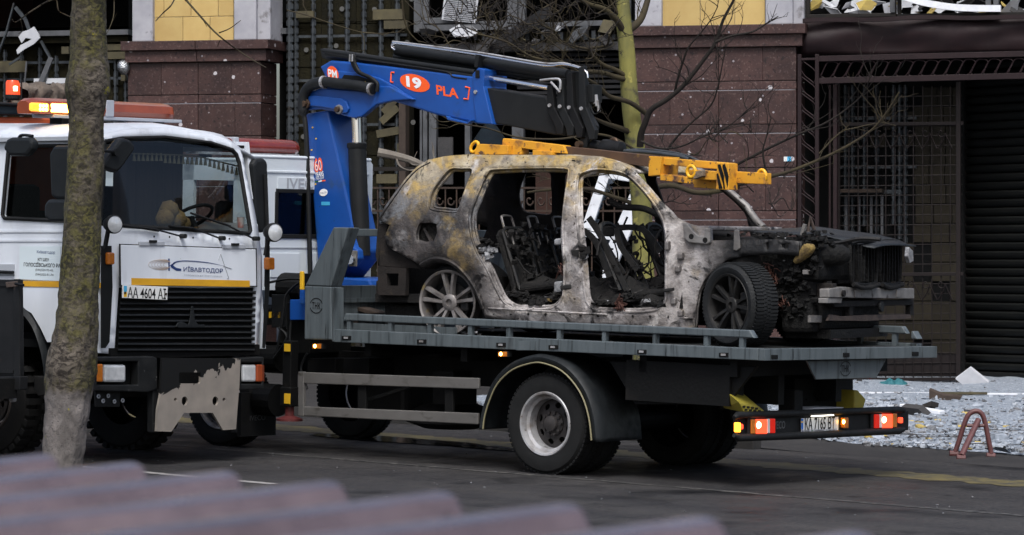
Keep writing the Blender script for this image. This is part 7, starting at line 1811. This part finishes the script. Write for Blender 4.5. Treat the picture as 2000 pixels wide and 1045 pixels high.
# yellow-green tree by the building
BD = 42.0
gt = T.to(at(1258, 700, BD)); gz = T.world((gt.x, gt.y, .1)).z
bt = bpy.data.objects.new('street_tree', None); COL.objects.link(bt); bt.location = (at(1258, 500, BD).x, BD, gz); tag(bt, 'bare yellow-green tree standing between the burnt car and the granite pillar', 'tree')
def bq(px, py, d=0.0): return at(px, py, BD + d) - bt.location
mb = MB(); tp = smooth_path([bq(x, y) for x, y in ((1264, 790), (1259, 640), (1257, 530), (1254, 420), (1247, 340), (1240, 280), (1233, 220), (1228, 160), (1224, 100), (1218, 40), (1216, 0), (1214, -60))], 5)
k = len(tp); vs = []; n = 20
rs = [.16, .14, .125, .118, .115, .11, .105, .10, .098, .092, .08, .075]
for i, p in enumerate(tp):
    a_ = i / 5; r_ = rs[min(int(a_), 11)] + (rs[min(int(a_) + 1, 11)] - rs[min(int(a_), 11)]) * (a_ - int(a_))
    for j in range(n):
        t = 6.28318 * j / n; vs.append(p + Vector((math.cos(t), math.sin(t), 0)) * r_ * (1 + .06 * noise.noise(Vector((math.cos(t), math.sin(t), p.z * 1.5))) + .05 * noise.noise(Vector((math.cos(t) * 3, math.sin(t) * 3, p.z * 5)))))
mb.add(vs, [(i * n + j, i * n + (j + 1) % n, (i + 1) * n + (j + 1) % n, (i + 1) * n + j) for i in range(k - 1) for j in range(n)]); mb.build('trunk', 'bark_bg', bt, smooth=80)
rr = random.Random(77); thick = MB(); thin = MB(); dark = MB()
def tb_(pts, r0, r1, d0=0, d1=0, tws=0, ln=.5, tgt=None, tr=.006):
    tgt = tgt or thick; m_ = len(pts); pp = branch(tgt, [bq(x, y, d0 + (d1 - d0) * i / (m_ - 1)) for i, (x, y) in enumerate(pts)], r0, r1, 8)
    if tws: twigs(thin if tgt is thick else dark, pp, rr, tws, ln, tr, .4, 2)
    return pp
tb_([(1238, 158), (1200, 150), (1180, 143), (1150, 140), (1120, 142), (1085, 128), (1050, 118), (1010, 105)], 0.036, 0.011, 0, -1, 10, .6)
tb_([(1240, 160), (1205, 138), (1180, 128), (1160, 112), (1150, 96), (1172, 92), (1186, 88), (1190, 70)], 0.032, 0.011, 0, -.8, 5, .4)
tb_([(1150, 96), (1120, 90), (1095, 78), (1082, 60), (1060, 50), (1045, 36)], 0.017, 0.007, -.5, -1.2, 7, .6)
tb_([(1082, 60), (1080, 36), (1086, 10), (1082, -20)], 0.014, 0.009, -.8, -1, 4, .5)
tb_([(1262, 222), (1230, 200), (1190, 188), (1168, 168), (1140, 150), (1100, 122), (1040, 112), (990, 82), (930, 66)], 0.032, 0.009, -.1, -1.5, 12, .7)
tb_([(1222, 70), (1205, 40), (1180, 18), (1150, 8), (1120, -10)], 0.043, 0.022, 0, -.6, 6, .5)
tb_([(1226, 60), (1250, 40), (1262, 10), (1270, -20)], 0.050, 0.032, 0, .2, 6, .6)
tb_([(1216, 40), (1196, 10), (1186, -20)], 0.022, 0.014, 0, -.2, 4, .5)
tb_([(1254, 270), (1215, 252), (1180, 240), (1150, 226)], 0.043, 0.016, .1, -.6, 6, .45)
tb_([(1252, 300), (1200, 270), (1160, 262), (1120, 268), (1080, 272), (1010, 268), (950, 250), (880, 236), (830, 200)], 0.016, 0.006, -.4, -2, 10, .5)
tb_([(1252, 420), (1230, 396), (1200, 385), (1160, 372), (1120, 368), (1060, 372), (1030, 376)], 0.029, 0.013, .2, .6, 8, .4)
tb_([(1252, 330), (1200, 338), (1150, 345), (1090, 352), (1040, 340)], 0.010, 0.004, .2, .5, 5, .4)
tb_([(900, 130), (860, 60), (830, 40), (790, 0)], 0.010, 0.004, -1, -1, 3, .4); tb_([(560, 20), (600, 30), (660, 50), (720, 65), (790, 62)], 0.007, 0.004, .2, 0, 4, .4)
tb_([(785, 0), (790, 40), (800, 64), (820, 84)], 0.010, 0.007, -.4, -.3, 2, .3)
# dark right-hand limb
tb_([(1250, 286), (1252, 262), (1260, 240), (1272, 214), (1300, 196), (1330, 172), (1352, 146), (1378, 112), (1398, 82), (1412, 40), (1432, 2), (1440, -20)], .042, .013, -.2, -.8, 12, .6, dark, .008)
tb_([(1318, 184), (1322, 160), (1334, 120), (1345, 92), (1372, 60), (1390, 36), (1402, 12)], .017, .005, -.4, -.9, 6, .5, dark)
tb_([(1300, 298), (1320, 270), (1350, 240), (1388, 206), (1402, 170), (1410, 130), (1418, 90)], .015, .005, -.4, -1, 8, .5, dark)
tb_([(1252, 276), (1290, 290), (1330, 286), (1370, 268), (1420, 248), (1460, 216)], .015, .005, -.3, -1, 10, .5, dark)
tb_([(1398, 82), (1430, 70), (1470, 62), (1500, 44), (1520, 32)], .016, .006, -.8, -1, 4, .4, dark)
tb_([(1256, 372), (1310, 362), (1360, 376), (1410, 372), (1450, 358), (1500, 346), (1545, 334), (1600, 312), (1650, 288), (1700, 256), (1730, 222), (1756, 180)], .035, .008, -.3, -1.6, 14, .5)
tb_([(1300, 366), (1350, 350), (1420, 330), (1500, 290), (1560, 262), (1620, 236), (1680, 190), (1700, 150)], .022, .006, -.3, -1.4, 12, .6, dark)
tb_([(1500, 352), (1490, 300), (1496, 270), (1506, 230)], .014, .005, -1, -1.2, 4, .3, dark); tb_([(1600, 300), (1640, 260), (1670, 250), (1720, 240), (1750, 246)], .010, .004, -1.2, -1.4, 5, .3)
for i in range(52):                                   # tangle of thin twigs in front of the smashed window
    x, y = rr.uniform(860, 1180), rr.uniform(10, 130); dx = rr.uniform(-90, 90)
    tb_([(x, y), (x + dx * .4, y - rr.uniform(-12, 30)), (x + dx * .8, y - rr.uniform(-20, 50)), (x + dx * 1.2, y - rr.uniform(-30, 80))], .008, .003, -1, rr.uniform(-1.6, -.4), 3, .35, rr.choice([thin, dark]))
for i in range(14):
    x, y = rr.uniform(1270, 1540), rr.uniform(230, 400); dx = rr.uniform(-80, 80)
    tb_([(x, y), (x + dx * .4, y - rr.uniform(-12, 20)), (x + dx * .8, y - rr.uniform(-20, 30)), (x + dx * 1.2, y - rr.uniform(-30, 40))], .008, .003, -.6, rr.uniform(-1.2, .2), 3, .3, rr.choice([thin, dark]))
for o in (thick.build('limbs', 'twig', bt, smooth=60), thin.build('twigs', 'twig', bt), dark.build('limbs', 'twig_dark', bt, smooth=60)): o['kind'] = 'stuff'

# ------------------------------------------------------------------ foreground corrugated roof edge
mat('roof_metal', (.38, .285, .305), (.22, .16, .175), 6, .22, r2=.42, metal=.6, coat=.3, spots=(((.06, .04, .04), 10, .66, .1),))
e0, e1 = at(112, 893, 5.0), at(1415, 1018, 3.80)
ed = (e1 - e0).normalized(); rd = Vector((-.81, -.58, -.062)).normalized(); up = Vector((0, 0, 1))
pitch = (e1 - e0).length / 6.0
roof = bpy.data.objects.new('corrugated_roof', None); COL.objects.link(roof); tag(roof, 'blurred purple-brown corrugated metal roof edge in the foreground', 'roof'); roof.location = e0
prof = [(0, 0), (.06, 0), (.20, .72), (.25, .93), (.32, 1), (.42, 1), (.49, .93), (.54, .72), (.68, 0), (1, 0)]
hh = .07
vs_ = [Vector((0, 0, 0)), rd * 1.6]
src = None
for i in range(-7, 12):
    mb = MB(); rows = []
    for s_ in (0, .004, .5, 1.0, 1.7):
        rows.append([ed * (pitch * q[0]) + rd * s_ + up * (q[1] * hh - hh) for q in prof])
    mb.sheet(rows)
    if src is None: o = mb.build('roof_rib', 'roof_metal', roof, solid=.003, smooth=25); src = o
    else: o = src.copy(); COL.objects.link(o)
    o.location = ed * (pitch * (i - .52)) + rd * 0.0
    q_ = ed * (pitch * (i + .28)) + rd * (.16 if i % 2 else .62) - up * hh
    MB().lathe([(.010, 0), (.010, .006), (.006, .010), (0, .011)], q_, (0, 0, 1), 10, True).build('roofing_screw', 'dark_iron', roof)
for a_ in (-6.5, 11):
    p = ed * (pitch * a_) + rd * .8; MB().box(p.x - .03, p.x + .03, p.y - .03, p.y + .03, -3.2, p.z - hh - .05).build('post', 'dark_iron', roof)
MB().bar(ed * (pitch * -7) + rd * .25 - up * (hh + .03), ed * (pitch * 11) + rd * .25 - up * (hh + .03), .05, .05).build('purlin', 'dark_iron', roof)

# ------------------------------------------------------------------ rubble and things on the pavement
def pz(u): return pave_h(u)
rr = random.Random(101)
def onp(px, py): return T.flat(px, py, .02)
mb = MB(); rows = []
for i in range(41):                                   # a thin skin of crushed glass and plaster
    row = []
    for j in range(25):
        u = -7.5 + 13 * i / 40; v = 5.95 + 9.6 * j / 24 + (.25 * noise.noise(Vector((i * .5, 0, 0))) if j == 0 else 0)
        row.append((u, v, pz(u) + (.006 if j == 0 else .02 + .13 * max(0, noise.noise(Vector((u * .8, v * .8, 3)))) + .03 * noise.noise(Vector((u * 3, v * 3, 3))) + .22 * (j / 24) ** 3)))
    rows.append(row)
o = mb.sheet(rows).build('rubble_layer', 'rubble', None, smooth=60); o.matrix_world = T.matrix(); tag(o, 'pale crushed glass and plaster rubble covering the pavement', 'rubble', kind='stuff')
for m_, cnt, smin, smax in (('glass_crumbs', 5200, .006, .05), ('plaster', 600, .006, .04), ('ash', 3600, .006, .036)):
    mb = MB()
    for i in range(cnt):
        u = rr.uniform(-6, 5.5); v = 5.8 + abs(rr.gauss(0, 3.2)) + (.25 * noise.noise(Vector((u * 2, 0, 0))))
        if v > 14.5: continue
        rock(mb, (u, v, pz(u) + .025 + .13 * max(0, noise.noise(Vector((u * .8, v * .8, 3)))) + .22 * max(0, (v - 5.95) / 9.6) ** 3), rr.uniform(smin, smax) * (rr.uniform(1.6, 3.2) if rr.random() < .035 else 1), rr, rr.uniform(.3, 1))
    o = mb.build('rubble_bits', m_); o.matrix_world = T.matrix(); tag(o, {'glass_crumbs': 'blue-grey glass crumbs strewn over the rubble', 'plaster': 'dark grey crumbs strewn over the rubble', 'ash': 'mid-grey plaster crumbs strewn over the rubble'}[m_], 'rubble', kind='stuff')
mb = MB()
for i in range(420):
    u = rr.uniform(-6, 8); v = rr.uniform(-4, 5.8); s_ = rr.uniform(.003, .011) if noise.noise(Vector((u * .7, v * .9, 5))) > -.05 else .002; rock(mb, (u, v, .004), s_, rr, .5)
o = mb.build('road_grit', 'ash'); o.matrix_world = T.matrix(); tag(o, 'scattered pale grit and glass crumbs on the dark asphalt', 'grit', kind='stuff')
src = None
spots_ = [(rr.uniform(1690, 2000), rr.uniform(785, 880)) for _ in range(30)] + [(1820, 871), (1850, 868), (1895, 878), (1780, 838), (1830, 836), (1700, 780), (1740, 795), (1770, 775), (1875, 809), (1960, 811)] + [(rr.uniform(1560, 1720), rr.uniform(843, 862)) for _ in range(10)]
lump_meshes = []
for k in range(4):
    mb = MB(); rock(mb, (0, 0, .3), 1.0, rr, .55); me = mb.mesh('insulation_chunk'); me.materials.append(MATS['wool_yellow']); lump_meshes.append(me)
for px, py in spots_:
    p = T.flat(px, py, .03); s_ = rr.uniform(.02, .075)
    o = bpy.data.objects.new('insulation_chunk', rr.choice(lump_meshes)); COL.objects.link(o)
    w_ = T.world((p.x, p.y, pz(p.x) + .02)); o.location = w_; o.scale = (s_ * rr.uniform(.8, 1.8), s_, s_ * .8); o.rotation_euler = (0, 0, rr.uniform(0, 6.3)); zone = 'under the tow truck tail' if px < 1690 else 'in front of the iron gate' if py < 800 and px < 1880 else 'in front of the roller shutter' if py < 800 else 'left of the bike rack' if px < 1860 else 'right of the bike rack' if px > 1945 else 'around the bike rack'; tag(o, 'small yellow insulation chunk on the pale rubble ' + zone, 'insulation', 'yellow insulation chunks ' + zone)
def placed(name, mb, m, px, py, label, cat, rot=(0, 0, 0), lift=.03, bevel=0.0, group=None):
    p = T.flat(px, py, .03); o = mb.build(name, m, None, bevel=bevel); o.location = T.world((p.x, p.y, pz(p.x) + lift)); o.rotation_euler = rot; return tag(o, label, cat, group)
placed('board', MB().prism([(-.17, 0, .10), (-.04, 0, .0), (.26, 0, .0), (.27, 0, .05), (.02, 0, .24)], (.02, .03, .02)), 'board_white', 1890, 784, 'tilted white square board standing in rubble before the roller shutter', 'board', (.1, .0, .15), .12)
placed('board', MB().prism([(-.20, 0, 0), (.14, 0, -.02), (.20, 0, .07), (-.03, 0, .09), (-.20, 0, .16)], (.03, .06, .02)), 'board_brown', 1846, 806, 'torn brown cardboard piece lying on rubble left of the shutter', 'board', (0, 0, .1), .05)
placed('board', MB().box(-.55, .55, -.12, .12, 0, .03), 'board_brown', 1725, 771, 'flat brown plank lying on rubble against the iron gate', 'plank', (0, .12, -.15), .12)
placed('profile_strip', MB().box(-2.3, 2.3, -.015, .015, 0, .022), 'pvc', 1830, 795, 'long thin white metal strip lying across the rubble', 'strip', (0, 0, -.22), .09)
placed('profile_strip', MB().box(-.28, .28, -.06, .06, 0, .05), 'pvc', 1800, 824, 'short white plastic profile lying beside the tow truck bumper', 'strip', (0, .12, -.7), .05, .01)
placed('profile_strip', MB().box(-.3, .3, -.025, .025, 0, .03), 'wool_board', 1880, 797, 'thin olive strip lying on rubble beside the torn cardboard', 'strip', (0, 0, -.15), .10)
placed('board', MB().prism([(-.16, 0, 0), (.14, 0, 0), (.06, 0, .10), (-.14, 0, .12)], (.04, .08, 0)), 'plaster', 1785, 832, 'grey crumpled sheet lying behind the tow truck tail lamp', 'sheet', (.5, 0, -.4), .04)
placed('board', MB().prism([(-.1, 0, 0), (.1, 0, .02), (.0, 0, .06)], (.03, .08, 0)), 'dark_iron', 1815, 818, 'dark bent scrap lying on rubble behind the bike rack', 'scrap', (.8, 0, .2), .04)
for px, sz, lb_ in ((1735, .14, 'left teal cloth bundle lying on rubble near the iron gate'), (1752, .17, 'right teal cloth bundle lying on rubble near the iron gate')):
    mb = MB().lathe([(0, 0), (sz, .01), (sz * 1.1, .05), (sz * .7, .11), (sz * .3, .12), (0, .10)], (0, 0, 0), (0, 0, 1), 16); mb.v = [(x * (1 + .3 * noise.noise(Vector((x * 9, y * 9, z * 9)))), y, z * (1 + .5 * noise.noise(Vector((x * 11, y * 11, 3))))) for x, y, z in mb.v]
    placed('cloth_bundle', mb, 'teal_cloth', px, 780, lb_, 'cloth', lift=.05)
for k, (px, py, ln, rz, lb_) in enumerate(((1800, 858, 1.1, -.2, 'long broken branch on the rubble left of the bike rack'), (1850, 862, .8, .3, 'short broken branch on the rubble touching the bike rack foot'), (1960, 848, 1.2, -.1, 'broken branch on the rubble right of the bike rack'), (1970, 878, 1.0, -.25, 'thin broken branch at the rubble edge by the bottom right'), (1740, 853, .6, .1, 'forked broken branch on the rubble under the tow truck bumper'))):
    mb = MB(); pts = [Vector((ln * (t - .5), .08 * rr.uniform(-1, 1), .03 + .03 * rr.random())) for t in (0, .2, .4, .6, .8, 1)]; pp = branch(mb, pts, .013, .006, 6); twigs(mb, pp, rr, 7, .3, .005, 1.0, 1); mb.v = [(x, y, max(.0, z * .4)) for x, y, z in mb.v]
    placed('fallen_branch', mb, 'twig_dark', px, py, lb_, 'branch', (0, 0, rz - .2), .05)
# bike rack: hoop, prop and feet
rk = bpy.data.objects.new('bike_rack', None); COL.objects.link(rk); p = T.flat(1905, 893, .0); rk.location = T.world((p.x, p.y, .012)); tag(rk, 'small reddish steel bike rack hoop standing on asphalt by the rubble', 'bike rack')
DR = T.world((p.x, p.y, 0)).y
def rq(px, py, d=0.0): return at(px, py, DR + d) - rk.location
MB().tube(smooth_path([rq(x, y) for x, y in ((1865, 884), (1874, 858), (1884, 826), (1892, 810), (1904, 803), (1915, 806), (1922, 818), (1929, 850), (1936, 886))], 5), .026, 10).build('hoop', 'rack_paint', rk, smooth=60)
MB().tube([rq(1888, 831, -.02), rq(1922, 831, -.02)], .017, 8).build('crossbar', 'rack_paint', rk); MB().tube([rq(1911, 820, -.03), rq(1878, 890, -.35)], .03, 10).build('prop', 'rack_paint', rk)
for px, py, d in ((1862, 886, 0), (1934, 890, 0), (1876, 894, -.35)): MB().cyl(rq(px - 8, py, d), rq(px + 10, py + 1, d), .032, n=12).build('foot', 'rack_paint', rk, bevel=.006)
MB().tube(smooth_path([rq(x, y, -.2) for x, y in ((1852, 893), (1860, 899), (1885, 901), (1950, 898))], 4), .005, 5).build('loose_wire', 'dark_iron', rk)
# white plastic window frame leaning on the yellow-green tree behind the burnt car
wfm = thing('leaning_window_frame', B, 'broken white plastic window frame leaning behind the burnt car front door', 'window frame')
WV = -2.6
def wbar(a_, b_, w_, name='frame_bar', d=.07): A_, B_ = B.side(*a_, WV), B.side(*b_, WV); return MB().bar(A_, B_, d, w_, (0, 0, 1) if abs((B_ - A_).z) < abs((B_ - A_).x) else (1, 0, 0)).build(name, 'pvc', wfm, bevel=.008)
wbar((1183, 338), (1145, 452), .13); wbar((1143, 453), (1212, 462), .12); wbar((1256, 360), (1188, 520), .20); wbar((1183, 340), (1262, 352), .10); wbar((1188, 520), (1180, 640), .12)
rg = random.Random(6)
for k in range(7):
    t = k / 6; x, y = 1186 - 36 * t, 352 + 96 * t; s_ = rg.uniform(6, 16)
    MB().prism([B.side(x + 3, y - 8, WV), B.side(x + 3 + s_, y - 3, WV), B.side(x + 3 + s_ * .6, y + 6, WV), B.side(x, y + 10, WV)], (0, .006, 0)).build('glass_shard', 'window_glass', wfm)
    x, y = 1246 - 48 * t, 372 + 100 * t; MB().prism([B.side(x, y - 8, WV), B.side(x - s_ * 1.3, y, WV), B.side(x - s_ * .5, y + 8, WV), B.side(x, y + 12, WV)], (0, .006, 0)).build('glass_shard', 'window_glass', wfm)
# broken pale branch behind the crane
mb = MB(); pp = branch(mb, [at(x, y, 41) for x, y in ((738, 298), (765, 303), (800, 312), (825, 322), (860, 335))], .055, .03, 8); twigs(mb, pp, rr, 4, .5, .012, .3, 1)
o = mb.build('snapped_branch', mat('pale_wood', (.36, .32, .27), (.2, .17, .14), 6, .8)); tag(o, 'snapped pale branch sticking out above the railing left of the burnt car', 'branch')
# small sticker on the granite pillar
stk = thing('pillar_sticker', B, 'small yellow and blue sticker on the right granite pillar', 'sticker')
for x0, x1, m_ in ((1531, 1537.5, 'plate_white'), (1537.5, 1545, 'decal_cyan')): MB().prism([B.side(x, y, -.020) for x, y in rect(x0, 306, x1, 315)], (0, .003, 0)).build('sticker_half', m_, stk)
# loose plank and bark bits on the flatbed by the headboard
for pts, v, m_, lb_ in ((((680, 598), (700, 600), (730, 608), (745, 612), (720, 614), (690, 606)), .5, 'board_brown', 'splintered brown plank lying on the flatbed behind the headboard'), (((660, 620), (668, 612), (680, 622), (672, 640), (660, 642)), .35, 'rust_strip', 'rusty scrap lump lying at the flatbed front corner')):
    o = MB().prism([tq(x, y, v) for x, y in pts], (.05, .12, 0)).build('plank' if 'plank' in lb_ else 'scrap', m_, None, bevel=.008); o.matrix_world = T.matrix(); tag(o, lb_, 'plank' if 'plank' in lb_ else 'scrap')
